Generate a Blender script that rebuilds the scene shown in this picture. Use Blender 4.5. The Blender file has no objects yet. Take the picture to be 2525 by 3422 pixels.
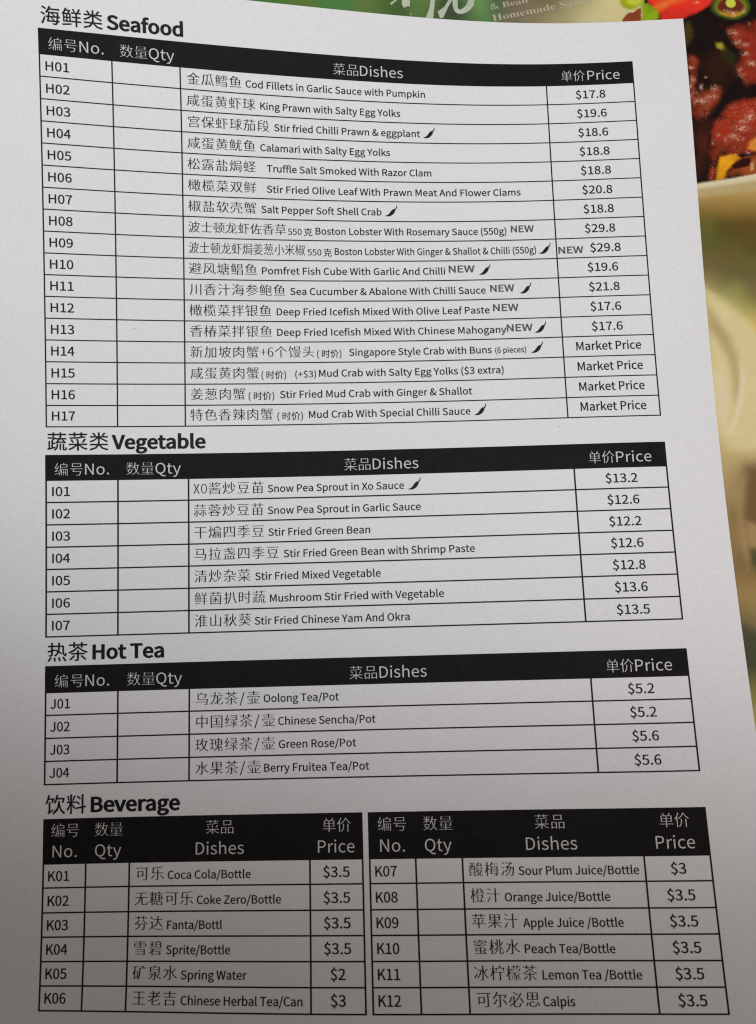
# A printed restaurant price sheet lying, slightly curled, on a glossy illustrated menu.
# One world unit = 1 metre; the print layout below is in centimetres on the sheet.
import bpy, math, os
import numpy as np
from mathutils import Matrix, Vector
from mathutils.geometry import tessellate_polygon, delaunay_2d_cdt

CM = 0.01
CAM = [[0.256583, -3.656574, 22.485543], [[0.9995835, 0.0270279, -0.0101195], [-0.0282097, 0.989049, -0.1448663], [0.0060933, 0.1450915, 0.9893995]], 2650.07]
H = [(0, 2, 0.41503), (0, 3, -0.15381), (0, 4, 0.13123), (0, 5, 0.21339), (0, 6, 0.27595), (1, 1, 1.21339), (1, 2, -0.22151), (1, 3, -0.1607), (1, 4, -0.19499), (1, 5, 0.1036), (2, 0, 0.32792), (2, 1, -0.45515), (2, 2, 0.22946), (2, 3, -0.02978), (2, 4, -0.73116), (3, 0, -0.00363), (3, 1, -0.08687), (3, 2, 0.4497), (3, 3, -0.0355), (4, 0, 0.14615), (4, 1, 0.06601), (4, 2, 0.35728), (5, 0, -0.16272), (5, 1, -0.04252), (6, 0, -0.24493)]
ROWS = {'B0': 24.752, 'B1': 25.355, 'B2': 25.992, 'B3': 26.608, 'B4': 27.219, 'B5': 27.82, 'B6': 28.421, 'Bh': 23.559, 'M0': 14.279, 'M1': 14.889, 'M2': 15.519, 'M3': 16.146, 'M4': 16.768, 'M5': 17.392, 'M6': 18.016, 'M7': 18.64, 'Mh': 13.543, 'P': 0.0, 'S0': 2.132, 'S1': 2.753, 'S10': 8.407, 'S11': 9.029, 'S12': 9.651, 'S13': 10.272, 'S14': 10.893, 'S15': 11.518, 'S16': 12.138, 'S17': 12.746, 'S2': 3.389, 'S3': 4.021, 'S4': 4.651, 'S5': 5.281, 'S6': 5.913, 'S7': 6.538, 'S8': 7.164, 'S9': 7.788, 'Sh': 1.388, 'T0': 20.185, 'T1': 20.787, 'T2': 21.408, 'T3': 22.027, 'T4': 22.646, 'Th': 19.442}
COLS = {'E': 21.0, 'V0': 1.65, 'V1': 3.608, 'V2': 5.509, 'V3': 16.601, 'V4': 19.302, 'W0': 1.639, 'W1': 2.797, 'W2': 3.989, 'W3': 8.896, 'W4': 10.309, 'W5': 10.499, 'W6': 11.724, 'W7': 12.957, 'W8': 17.674, 'W9': 19.365, 'X0': 1.633, 'X1': 3.611, 'X2': 5.59, 'X3': 16.669, 'X4': 19.337, 'Y0': 1.635, 'Y1': 3.62, 'Y2': 5.601, 'Y3': 16.682, 'Y4': 19.338}
TEXT = [
    ('seafood', 'C', '编号', 1.881, 0.416, 1.962, 0.405, 'wsong'),
    ('seafood', 'L', 'No.', 2.737, 3.391, 1.967, 0.31, 'white'),
    ('seafood', 'C', '数量', 3.817, 0.402, 1.962, 0.405, 'wsong'),
    ('seafood', 'L', 'Qty', 4.641, 5.353, 1.967, 0.31, 'white'),
    ('seafood', 'C', '菜品', 9.98, 0.405, 1.962, 0.405, 'wsong'),
    ('seafood', 'L', 'Dishes', 10.815, 12.127, 1.967, 0.31, 'white'),
    ('seafood', 'C', '单价', 17.062, 0.38, 1.962, 0.405, 'wsong'),
    ('seafood', 'L', 'Price', 17.896, 18.891, 1.967, 0.31, 'white'),
    ('vegetable', 'C', '编号', 1.85, 0.418, 14.109, 0.405, 'wsong'),
    ('vegetable', 'L', 'No.', 2.705, 3.365, 14.114, 0.31, 'white'),
    ('vegetable', 'C', '数量', 3.828, 0.405, 14.109, 0.405, 'wsong'),
    ('vegetable', 'L', 'Qty', 4.659, 5.373, 14.114, 0.31, 'white'),
    ('vegetable', 'C', '菜品', 10.032, 0.403, 14.109, 0.405, 'wsong'),
    ('vegetable', 'L', 'Dishes', 10.873, 12.193, 14.114, 0.31, 'white'),
    ('vegetable', 'C', '单价', 17.091, 0.388, 14.109, 0.405, 'wsong'),
    ('vegetable', 'L', 'Price', 17.9, 18.919, 14.114, 0.31, 'white'),
    ('tea', 'C', '编号', 1.862, 0.429, 20.015, 0.405, 'wsong'),
    ('tea', 'L', 'No.', 2.725, 3.375, 20.02, 0.31, 'white'),
    ('tea', 'C', '数量', 3.856, 0.408, 20.015, 0.405, 'wsong'),
    ('tea', 'L', 'Qty', 4.68, 5.397, 20.02, 0.31, 'white'),
    ('tea', 'C', '菜品', 10.048, 0.407, 20.015, 0.405, 'wsong'),
    ('tea', 'L', 'Dishes', 10.901, 12.205, 20.02, 0.31, 'white'),
    ('tea', 'C', '单价', 17.1, 0.392, 20.015, 0.405, 'wsong'),
    ('tea', 'L', 'Price', 17.912, 18.908, 20.02, 0.31, 'white'),
    ('beverage_left', 'C', '编号', 1.824, 0.402, 24.019, 0.405, 'wsong'),
    ('beverage_left', 'L', 'No.', 1.886, 2.546, 24.567, 0.31, 'white'),
    ('beverage_left', 'C', '数量', 3.011, 0.403, 24.019, 0.405, 'wsong'),
    ('beverage_left', 'L', 'Qty', 3.041, 3.759, 24.567, 0.31, 'white'),
    ('beverage_left', 'C', '菜品', 6.053, 0.401, 24.019, 0.405, 'wsong'),
    ('beverage_left', 'L', 'Dishes', 5.8, 7.111, 24.567, 0.31, 'white'),
    ('beverage_left', 'C', '单价', 9.224, 0.402, 24.019, 0.405, 'wsong'),
    ('beverage_left', 'L', 'Price', 9.118, 10.099, 24.567, 0.31, 'white'),
    ('beverage_right', 'C', '编号', 10.716, 0.409, 24.019, 0.405, 'wsong'),
    ('beverage_right', 'L', 'No.', 10.789, 11.446, 24.567, 0.31, 'white'),
    ('beverage_right', 'C', '数量', 11.938, 0.417, 24.019, 0.405, 'wsong'),
    ('beverage_right', 'L', 'Qty', 11.978, 12.688, 24.567, 0.31, 'white'),
    ('beverage_right', 'C', '菜品', 14.893, 0.419, 24.019, 0.405, 'wsong'),
    ('beverage_right', 'L', 'Dishes', 14.648, 15.979, 24.567, 0.31, 'white'),
    ('beverage_right', 'C', '单价', 18.13, 0.399, 24.019, 0.405, 'wsong'),
    ('beverage_right', 'L', 'Price', 18.01, 19.008, 24.567, 0.31, 'white'),
    ('heading', 'C', '海鲜类', 1.694, 0.575, 1.223, 0.56, 'hei'),
    ('heading', 'L', 'Seafood', 3.49, 5.63, 1.228, 0.385, 'bold'),
    ('heading', 'C', '蔬菜类', 1.657, 0.575, 13.378, 0.56, 'hei'),
    ('heading', 'L', 'Vegetable', 3.437, 6.083, 13.383, 0.385, 'bold'),
    ('heading', 'C', '热茶', 1.658, 0.575, 19.277, 0.56, 'hei'),
    ('heading', 'L', 'Hot Tea', 2.911, 4.899, 19.282, 0.385, 'bold'),
    ('heading', 'C', '饮料', 1.658, 0.575, 23.394, 0.56, 'hei'),
    ('heading', 'L', 'Beverage', 2.906, 5.361, 23.399, 0.385, 'bold'),
    ('seafood', 'L', 'H01', 1.805, 2.44, 2.573, 0.255, 'ink'),
    ('seafood', 'C', '金瓜鳕鱼', 5.69, 0.402, 2.573, 0.385, 'song'),
    ('seafood', 'L', 'Cod Fillets in Garlic Sauce with Pumpkin', 7.384, 12.794, 2.563, 0.208, 'ink'),
    ('seafood', 'L', '$17.8', 17.491, 18.411, 2.576, 0.255, 'ink'),
    ('seafood', 'L', 'H02', 1.805, 2.44, 3.209, 0.255, 'ink'),
    ('seafood', 'C', '咸蛋黄虾球', 5.666, 0.402, 3.209, 0.385, 'song'),
    ('seafood', 'L', 'King Prawn with Salty Egg Yolks', 7.799, 12.011, 3.199, 0.208, 'ink'),
    ('seafood', 'L', '$19.6', 17.491, 18.411, 3.212, 0.255, 'ink'),
    ('seafood', 'L', 'H03', 1.805, 2.44, 3.841, 0.255, 'ink'),
    ('seafood', 'C', '宫保虾球茄段', 5.673, 0.402, 3.841, 0.385, 'song'),
    ('seafood', 'L', 'Stir fried Chilli Prawn & eggplant', 8.194, 12.604, 3.831, 0.208, 'ink'),
    ('seafood', 'L', '$18.6', 17.491, 18.411, 3.844, 0.255, 'ink'),
    ('seafood', 'L', 'H04', 1.805, 2.44, 4.471, 0.255, 'ink'),
    ('seafood', 'C', '咸蛋黄鱿鱼', 5.66, 0.402, 4.471, 0.385, 'song'),
    ('seafood', 'L', 'Calamari with Salty Egg Yolks', 7.772, 11.662, 4.461, 0.208, 'ink'),
    ('seafood', 'L', '$18.8', 17.491, 18.411, 4.474, 0.255, 'ink'),
    ('seafood', 'L', 'H05', 1.805, 2.44, 5.101, 0.255, 'ink'),
    ('seafood', 'C', '松露盐焗蛏', 5.649, 0.402, 5.101, 0.385, 'song'),
    ('seafood', 'L', 'Truffle Salt Smoked With Razor Clam', 7.953, 12.905, 5.091, 0.208, 'ink'),
    ('seafood', 'L', '$18.8', 17.491, 18.411, 5.104, 0.255, 'ink'),
    ('seafood', 'L', 'H06', 1.805, 2.44, 5.733, 0.255, 'ink'),
    ('seafood', 'C', '橄榄菜双鲜', 5.654, 0.402, 5.733, 0.385, 'song'),
    ('seafood', 'L', 'Stir Fried Olive Leaf With Prawn Meat And Flower Clams', 7.941, 15.615, 5.723, 0.208, 'ink'),
    ('seafood', 'L', '$20.8', 17.491, 18.411, 5.736, 0.255, 'ink'),
    ('seafood', 'L', 'H07', 1.805, 2.44, 6.358, 0.255, 'ink'),
    ('seafood', 'C', '椒盐软壳蟹', 5.649, 0.402, 6.358, 0.385, 'song'),
    ('seafood', 'L', 'Salt Pepper Soft Shell Crab', 7.769, 11.351, 6.348, 0.208, 'ink'),
    ('seafood', 'L', '$18.8', 17.491, 18.411, 6.361, 0.255, 'ink'),
    ('seafood', 'L', 'H08', 1.805, 2.44, 6.984, 0.255, 'ink'),
    ('seafood', 'C', '波士顿龙虾佐香草', 5.639, 0.358, 6.984, 0.37, 'song'),
    ('seafood', 'L', 'Boston Lobster With Rosemary Sauce (550g)', 9.357, 15.117, 6.974, 0.208, 'ink'),
    ('seafood', 'L', '$29.8', 17.491, 18.411, 6.987, 0.255, 'ink'),
    ('seafood', 'L', 'H09', 1.805, 2.44, 7.608, 0.255, 'ink'),
    ('seafood', 'C', '波士顿龙虾焗姜葱小米椒', 5.647, 0.309, 7.608, 0.385, 'song'),
    ('seafood', 'L', 'Boston Lobster With Ginger & Shallot & Chilli (550g)', 9.913, 15.983, 7.598, 0.208, 'ink'),
    ('seafood', 'L', '$29.8', 17.611, 18.531, 7.611, 0.255, 'ink'),
    ('seafood', 'L', 'H10', 1.805, 2.44, 8.227, 0.255, 'ink'),
    ('seafood', 'C', '避风塘鲳鱼', 5.639, 0.402, 8.227, 0.385, 'song'),
    ('seafood', 'L', 'Pomfret Fish Cube With Garlic And Chilli', 7.758, 13.209, 8.217, 0.208, 'ink'),
    ('seafood', 'L', '$19.6', 17.491, 18.411, 8.23, 0.255, 'ink'),
    ('seafood', 'L', 'H11', 1.805, 2.44, 8.849, 0.255, 'ink'),
    ('seafood', 'C', '川香汁海参鲍鱼', 5.657, 0.402, 8.849, 0.385, 'song'),
    ('seafood', 'L', 'Sea Cucumber & Abalone With Chilli Sauce', 8.572, 14.402, 8.839, 0.208, 'ink'),
    ('seafood', 'L', '$21.8', 17.491, 18.411, 8.852, 0.255, 'ink'),
    ('seafood', 'L', 'H12', 1.805, 2.44, 9.471, 0.255, 'ink'),
    ('seafood', 'C', '橄榄菜拌银鱼', 5.642, 0.402, 9.471, 0.385, 'song'),
    ('seafood', 'L', 'Deep Fried Icefish Mixed With Olive Leaf Paste', 8.168, 14.488, 9.461, 0.208, 'ink'),
    ('seafood', 'L', '$17.6', 17.491, 18.411, 9.474, 0.255, 'ink'),
    ('seafood', 'L', 'H13', 1.805, 2.44, 10.092, 0.255, 'ink'),
    ('seafood', 'C', '香椿菜拌银鱼', 5.652, 0.402, 10.092, 0.385, 'song'),
    ('seafood', 'L', 'Deep Fried Icefish Mixed With Chinese Mahogany', 8.173, 14.956, 10.082, 0.208, 'ink'),
    ('seafood', 'L', '$17.6', 17.491, 18.411, 10.095, 0.255, 'ink'),
    ('seafood', 'L', 'H14', 1.805, 2.44, 10.713, 0.255, 'ink'),
    ('seafood', 'C', '新加坡肉蟹+6个馒头', 5.654, 0.402, 10.713, 0.385, 'song'),
    ('seafood', 'L', 'Singapore Style Crab with Buns', 10.267, 14.489, 10.703, 0.208, 'ink'),
    ('seafood', 'L', 'Market Price', 16.991, 18.911, 10.698, 0.255, 'ink'),
    ('seafood', 'L', 'H15', 1.805, 2.44, 11.338, 0.255, 'ink'),
    ('seafood', 'C', '咸蛋黄肉蟹', 5.653, 0.402, 11.338, 0.385, 'song'),
    ('seafood', 'L', 'Mud Crab with Salty Egg Yolks ($3 extra)', 9.374, 14.81, 11.328, 0.208, 'ink'),
    ('seafood', 'L', 'Market Price', 16.991, 18.911, 11.323, 0.255, 'ink'),
    ('seafood', 'L', 'H16', 1.805, 2.44, 11.958, 0.255, 'ink'),
    ('seafood', 'C', '姜葱肉蟹', 5.656, 0.402, 11.958, 0.385, 'song'),
    ('seafood', 'L', 'Stir Fried Mud Crab with Ginger & Shallot', 8.227, 13.854, 11.948, 0.208, 'ink'),
    ('seafood', 'L', 'Market Price', 16.991, 18.911, 11.943, 0.255, 'ink'),
    ('seafood', 'L', 'H17', 1.805, 2.44, 12.566, 0.255, 'ink'),
    ('seafood', 'C', '特色香辣肉蟹', 5.639, 0.402, 12.566, 0.385, 'song'),
    ('seafood', 'L', 'Mud Crab With Special Chilli Sauce', 9.059, 13.773, 12.556, 0.208, 'ink'),
    ('seafood', 'L', 'Market Price', 16.991, 18.911, 12.551, 0.255, 'ink'),
    ('seafood', 'L', '550', 8.534, 8.945, 6.999, 0.19, 'note'),
    ('seafood', 'C', '克', 9.002, 0.3, 7.009, 0.27, 'note'),
    ('seafood', 'L', '550', 9.105, 9.517, 7.623, 0.19, 'note'),
    ('seafood', 'C', '克', 9.566, 0.3, 7.633, 0.27, 'note'),
    ('seafood', 'L', 'NEW', 15.252, 15.956, 6.914, 0.21, 'grey'),
    ('seafood', 'L', 'NEW', 16.655, 17.408, 7.638, 0.21, 'grey'),
    ('seafood', 'L', 'NEW', 13.316, 14.1, 8.157, 0.21, 'grey'),
    ('seafood', 'L', 'NEW', 14.537, 15.263, 8.789, 0.21, 'grey'),
    ('seafood', 'L', 'NEW', 14.589, 15.358, 9.401, 0.21, 'grey'),
    ('seafood', 'L', 'NEW', 14.967, 15.741, 10.042, 0.21, 'grey'),
    ('seafood', 'L', '(6 pieces)', 14.59, 15.507, 10.703, 0.17, 'ink'),
    ('seafood', 'C', '(时价)', 9.318, 0.26, 10.733, 0.27, 'note'),
    ('seafood', 'C', '(时价)', 7.69, 0.26, 11.358, 0.27, 'note'),
    ('seafood', 'L', '(+$3)', 8.679, 9.289, 11.338, 0.19, 'note'),
    ('seafood', 'C', '(时价)', 7.311, 0.27, 11.978, 0.27, 'note'),
    ('seafood', 'C', '(时价)', 8.132, 0.27, 12.586, 0.27, 'note'),
    ('vegetable', 'L', 'I01', 1.798, 2.288, 14.709, 0.255, 'ink'),
    ('vegetable', 'C', 'XO酱炒豆苗', 5.713, 0.408, 14.709, 0.388, 'song'),
    ('vegetable', 'L', 'Snow Pea Sprout in Xo Sauce', 7.839, 11.759, 14.709, 0.208, 'ink'),
    ('vegetable', 'L', '$13.2', 17.543, 18.463, 14.712, 0.255, 'ink'),
    ('vegetable', 'L', 'I02', 1.798, 2.288, 15.339, 0.255, 'ink'),
    ('vegetable', 'C', '蒜蓉炒豆苗', 5.718, 0.408, 15.339, 0.388, 'song'),
    ('vegetable', 'L', 'Snow Pea Sprout in Garlic Sauce', 7.832, 12.218, 15.339, 0.208, 'ink'),
    ('vegetable', 'L', '$12.6', 17.543, 18.463, 15.342, 0.255, 'ink'),
    ('vegetable', 'L', 'I03', 1.798, 2.288, 15.966, 0.255, 'ink'),
    ('vegetable', 'C', '干煸四季豆', 5.728, 0.408, 15.966, 0.388, 'song'),
    ('vegetable', 'L', 'Stir Fried Green Bean', 7.842, 10.748, 15.966, 0.208, 'ink'),
    ('vegetable', 'L', '$12.2', 17.543, 18.463, 15.969, 0.255, 'ink'),
    ('vegetable', 'L', 'I04', 1.798, 2.288, 16.588, 0.255, 'ink'),
    ('vegetable', 'C', '马拉盏四季豆', 5.726, 0.408, 16.588, 0.388, 'song'),
    ('vegetable', 'L', 'Stir Fried Green Bean with Shrimp Paste', 8.273, 13.706, 16.588, 0.208, 'ink'),
    ('vegetable', 'L', '$12.6', 17.543, 18.463, 16.591, 0.255, 'ink'),
    ('vegetable', 'L', 'I05', 1.798, 2.288, 17.212, 0.255, 'ink'),
    ('vegetable', 'C', '清炒杂菜', 5.733, 0.408, 17.212, 0.388, 'song'),
    ('vegetable', 'L', 'Stir Fried Mixed Vegetable', 7.457, 11.015, 17.212, 0.208, 'ink'),
    ('vegetable', 'L', '$12.8', 17.543, 18.463, 17.215, 0.255, 'ink'),
    ('vegetable', 'L', 'I06', 1.798, 2.288, 17.836, 0.255, 'ink'),
    ('vegetable', 'C', '鲜菌扒时蔬', 5.74, 0.408, 17.836, 0.388, 'song'),
    ('vegetable', 'L', 'Mushroom Stir Fried with Vegetable', 7.871, 12.778, 17.836, 0.208, 'ink'),
    ('vegetable', 'L', '$13.6', 17.543, 18.463, 17.839, 0.255, 'ink'),
    ('vegetable', 'L', 'I07', 1.798, 2.288, 18.46, 0.255, 'ink'),
    ('vegetable', 'C', '淮山秋葵', 5.739, 0.408, 18.46, 0.388, 'song'),
    ('vegetable', 'L', 'Stir Fried Chinese Yam And Okra', 7.435, 11.791, 18.46, 0.208, 'ink'),
    ('vegetable', 'L', '$13.5', 17.543, 18.463, 18.463, 0.255, 'ink'),
    ('tea', 'L', 'J01', 1.765, 2.305, 20.607, 0.255, 'ink'),
    ('tea', 'C', '乌龙茶/壶', 5.76, 0.408, 20.607, 0.388, 'song'),
    ('tea', 'L', 'Oolong Tea/Pot', 7.67, 9.762, 20.597, 0.208, 'ink'),
    ('tea', 'L', '$5.2', 17.655, 18.365, 20.61, 0.255, 'ink'),
    ('tea', 'L', 'J02', 1.765, 2.305, 21.228, 0.255, 'ink'),
    ('tea', 'C', '中国绿茶/壶', 5.761, 0.408, 21.228, 0.388, 'song'),
    ('tea', 'L', 'Chinese Sencha/Pot', 8.067, 10.759, 21.218, 0.208, 'ink'),
    ('tea', 'L', '$5.2', 17.655, 18.365, 21.231, 0.255, 'ink'),
    ('tea', 'L', 'J03', 1.765, 2.305, 21.847, 0.255, 'ink'),
    ('tea', 'C', '玫瑰绿茶/壶', 5.755, 0.408, 21.847, 0.388, 'song'),
    ('tea', 'L', 'Green Rose/Pot', 8.078, 10.214, 21.837, 0.208, 'ink'),
    ('tea', 'L', '$5.6', 17.655, 18.365, 21.85, 0.255, 'ink'),
    ('tea', 'L', 'J04', 1.765, 2.305, 22.466, 0.255, 'ink'),
    ('tea', 'C', '水果茶/壶', 5.765, 0.408, 22.466, 0.388, 'song'),
    ('tea', 'L', 'Berry Fruitea Tea/Pot', 7.67, 10.553, 22.456, 0.208, 'ink'),
    ('tea', 'L', '$5.6', 17.655, 18.365, 22.469, 0.255, 'ink'),
    ('beverage_left', 'L', 'K01', 1.779, 2.354, 25.18, 0.255, 'ink'),
    ('beverage_left', 'C', '可乐', 4.158, 0.412, 25.175, 0.388, 'song'),
    ('beverage_left', 'L', 'Coca Cola/Bottle', 5.044, 7.3, 25.18, 0.208, 'ink'),
    ('beverage_left', 'L', '$3.5', 9.248, 9.958, 25.178, 0.255, 'ink'),
    ('beverage_left', 'L', 'K02', 1.779, 2.354, 25.817, 0.255, 'ink'),
    ('beverage_left', 'C', '无糖可乐', 4.14, 0.412, 25.812, 0.388, 'song'),
    ('beverage_left', 'L', 'Coke Zero/Bottle', 5.843, 8.115, 25.817, 0.208, 'ink'),
    ('beverage_left', 'L', '$3.5', 9.248, 9.958, 25.815, 0.255, 'ink'),
    ('beverage_left', 'L', 'K03', 1.779, 2.354, 26.433, 0.255, 'ink'),
    ('beverage_left', 'C', '芬达', 4.147, 0.412, 26.428, 0.388, 'song'),
    ('beverage_left', 'L', 'Fanta/Bottl', 5.049, 6.535, 26.433, 0.208, 'ink'),
    ('beverage_left', 'L', '$3.5', 9.248, 9.958, 26.431, 0.255, 'ink'),
    ('beverage_left', 'L', 'K04', 1.779, 2.354, 27.044, 0.255, 'ink'),
    ('beverage_left', 'C', '雪碧', 4.141, 0.412, 27.039, 0.388, 'song'),
    ('beverage_left', 'L', 'Sprite/Bottle', 5.034, 6.763, 27.044, 0.208, 'ink'),
    ('beverage_left', 'L', '$3.5', 9.248, 9.958, 27.042, 0.255, 'ink'),
    ('beverage_left', 'L', 'K05', 1.779, 2.354, 27.645, 0.255, 'ink'),
    ('beverage_left', 'C', '矿泉水', 4.142, 0.412, 27.64, 0.388, 'song'),
    ('beverage_left', 'L', 'Spring Water', 5.451, 7.209, 27.645, 0.208, 'ink'),
    ('beverage_left', 'L', '$2', 9.408, 9.798, 27.643, 0.255, 'ink'),
    ('beverage_left', 'L', 'K06', 1.779, 2.354, 28.246, 0.255, 'ink'),
    ('beverage_left', 'C', '王老吉', 4.15, 0.412, 28.241, 0.388, 'song'),
    ('beverage_left', 'L', 'Chinese Herbal Tea/Can', 5.462, 8.675, 28.246, 0.208, 'ink'),
    ('beverage_left', 'L', '$3', 9.408, 9.798, 28.244, 0.255, 'ink'),
    ('beverage_right', 'L', 'K07', 10.639, 11.214, 25.18, 0.255, 'ink'),
    ('beverage_right', 'C', '酸梅汤', 13.108, 0.412, 25.175, 0.388, 'song'),
    ('beverage_right', 'L', 'Sour Plum Juice/Bottle', 14.411, 17.512, 25.18, 0.208, 'ink'),
    ('beverage_right', 'L', '$3', 18.324, 18.714, 25.178, 0.255, 'ink'),
    ('beverage_right', 'L', 'K08', 10.639, 11.214, 25.817, 0.255, 'ink'),
    ('beverage_right', 'C', '橙汁', 13.112, 0.412, 25.812, 0.388, 'song'),
    ('beverage_right', 'L', 'Orange Juice/Bottle', 14.012, 16.722, 25.817, 0.208, 'ink'),
    ('beverage_right', 'L', '$3.5', 18.164, 18.874, 25.815, 0.255, 'ink'),
    ('beverage_right', 'L', 'K09', 10.639, 11.214, 26.433, 0.255, 'ink'),
    ('beverage_right', 'C', '苹果汁', 13.111, 0.412, 26.428, 0.388, 'song'),
    ('beverage_right', 'L', 'Apple Juice /Bottle', 14.444, 17.004, 26.433, 0.208, 'ink'),
    ('beverage_right', 'L', '$3.5', 18.164, 18.874, 26.431, 0.255, 'ink'),
    ('beverage_right', 'L', 'K10', 10.639, 11.214, 27.044, 0.255, 'ink'),
    ('beverage_right', 'C', '蜜桃水', 13.114, 0.412, 27.039, 0.388, 'song'),
    ('beverage_right', 'L', 'Peach Tea/Bottle', 14.443, 16.734, 27.044, 0.208, 'ink'),
    ('beverage_right', 'L', '$3.5', 18.164, 18.874, 27.042, 0.255, 'ink'),
    ('beverage_right', 'L', 'K11', 10.639, 11.214, 27.645, 0.255, 'ink'),
    ('beverage_right', 'C', '冰柠檬茶', 13.1, 0.412, 27.64, 0.388, 'song'),
    ('beverage_right', 'L', 'Lemon Tea /Bottle', 14.849, 17.342, 27.645, 0.208, 'ink'),
    ('beverage_right', 'L', '$3.5', 18.164, 18.874, 27.643, 0.255, 'ink'),
    ('beverage_right', 'L', 'K12', 10.639, 11.214, 28.246, 0.255, 'ink'),
    ('beverage_right', 'C', '可尔必思', 13.125, 0.412, 28.241, 0.388, 'song'),
    ('beverage_right', 'L', 'Calpis', 14.815, 15.614, 28.246, 0.208, 'ink'),
    ('beverage_right', 'L', '$3.5', 18.164, 18.874, 28.244, 0.255, 'ink'),
]
CHILLI = [
    ('seafood', 12.69, 13.059, 3.851),
    ('seafood', 11.443, 11.829, 6.368),
    ('seafood', 16.061, 16.431, 7.618),
    ('seafood', 14.214, 14.584, 8.237),
    ('seafood', 15.411, 15.781, 8.859),
    ('seafood', 15.782, 16.151, 10.102),
    ('seafood', 15.639, 16.015, 10.723),
    ('seafood', 13.877, 14.244, 12.576),
    ('vegetable', 11.866, 12.241, 14.729),
]
BACKDROP_TOP = [
    (-3.5, 16.452, 75, 110, 45),
    (-2.537, 16.398, 65, 112, 50),
    (-1.574, 16.3, 85, 110, 50),
    (-0.417, 16.274, 70, 116, 60),
    (0.644, 16.25, 88, 112, 55),
    (1.318, 16.18, 75, 100, 50),
    (1.701, 16.064, 58, 82, 45),
    (2.28, 16.051, 98, 128, 70),
    (2.467, 15.885, 70, 90, 45),
    (3.236, 15.814, 60, 72, 50),
    (3.815, 15.8, 55, 72, 52),
    (4.329, 16.057, 118, 155, 88),
    (4.64, 15.889, 58, 100, 65),
    (4.194, 15.663, 88, 124, 70),
    (4.801, 16.208, 50, 85, 55),
    (5.069, 15.772, 112, 98, 80),
    (5.381, 16.195, 112, 102, 72),
    (5.557, 15.868, 118, 106, 84),
    (6.156, 16.177, 112, 100, 70),
    (6.028, 15.642, 132, 124, 92),
    (6.633, 16.058, 112, 100, 72),
    (6.701, 15.573, 160, 152, 112),
    (7.1, 15.778, 160, 150, 108),
    (7.411, 16.094, 150, 138, 95),
    (7.573, 15.606, 192, 185, 138),
    (7.888, 15.976, 180, 168, 120),
    (8.063, 15.703, 196, 188, 138),
    (8.473, 16.016, 203, 186, 130),
    (8.64, 15.636, 198, 186, 134),
]
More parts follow.
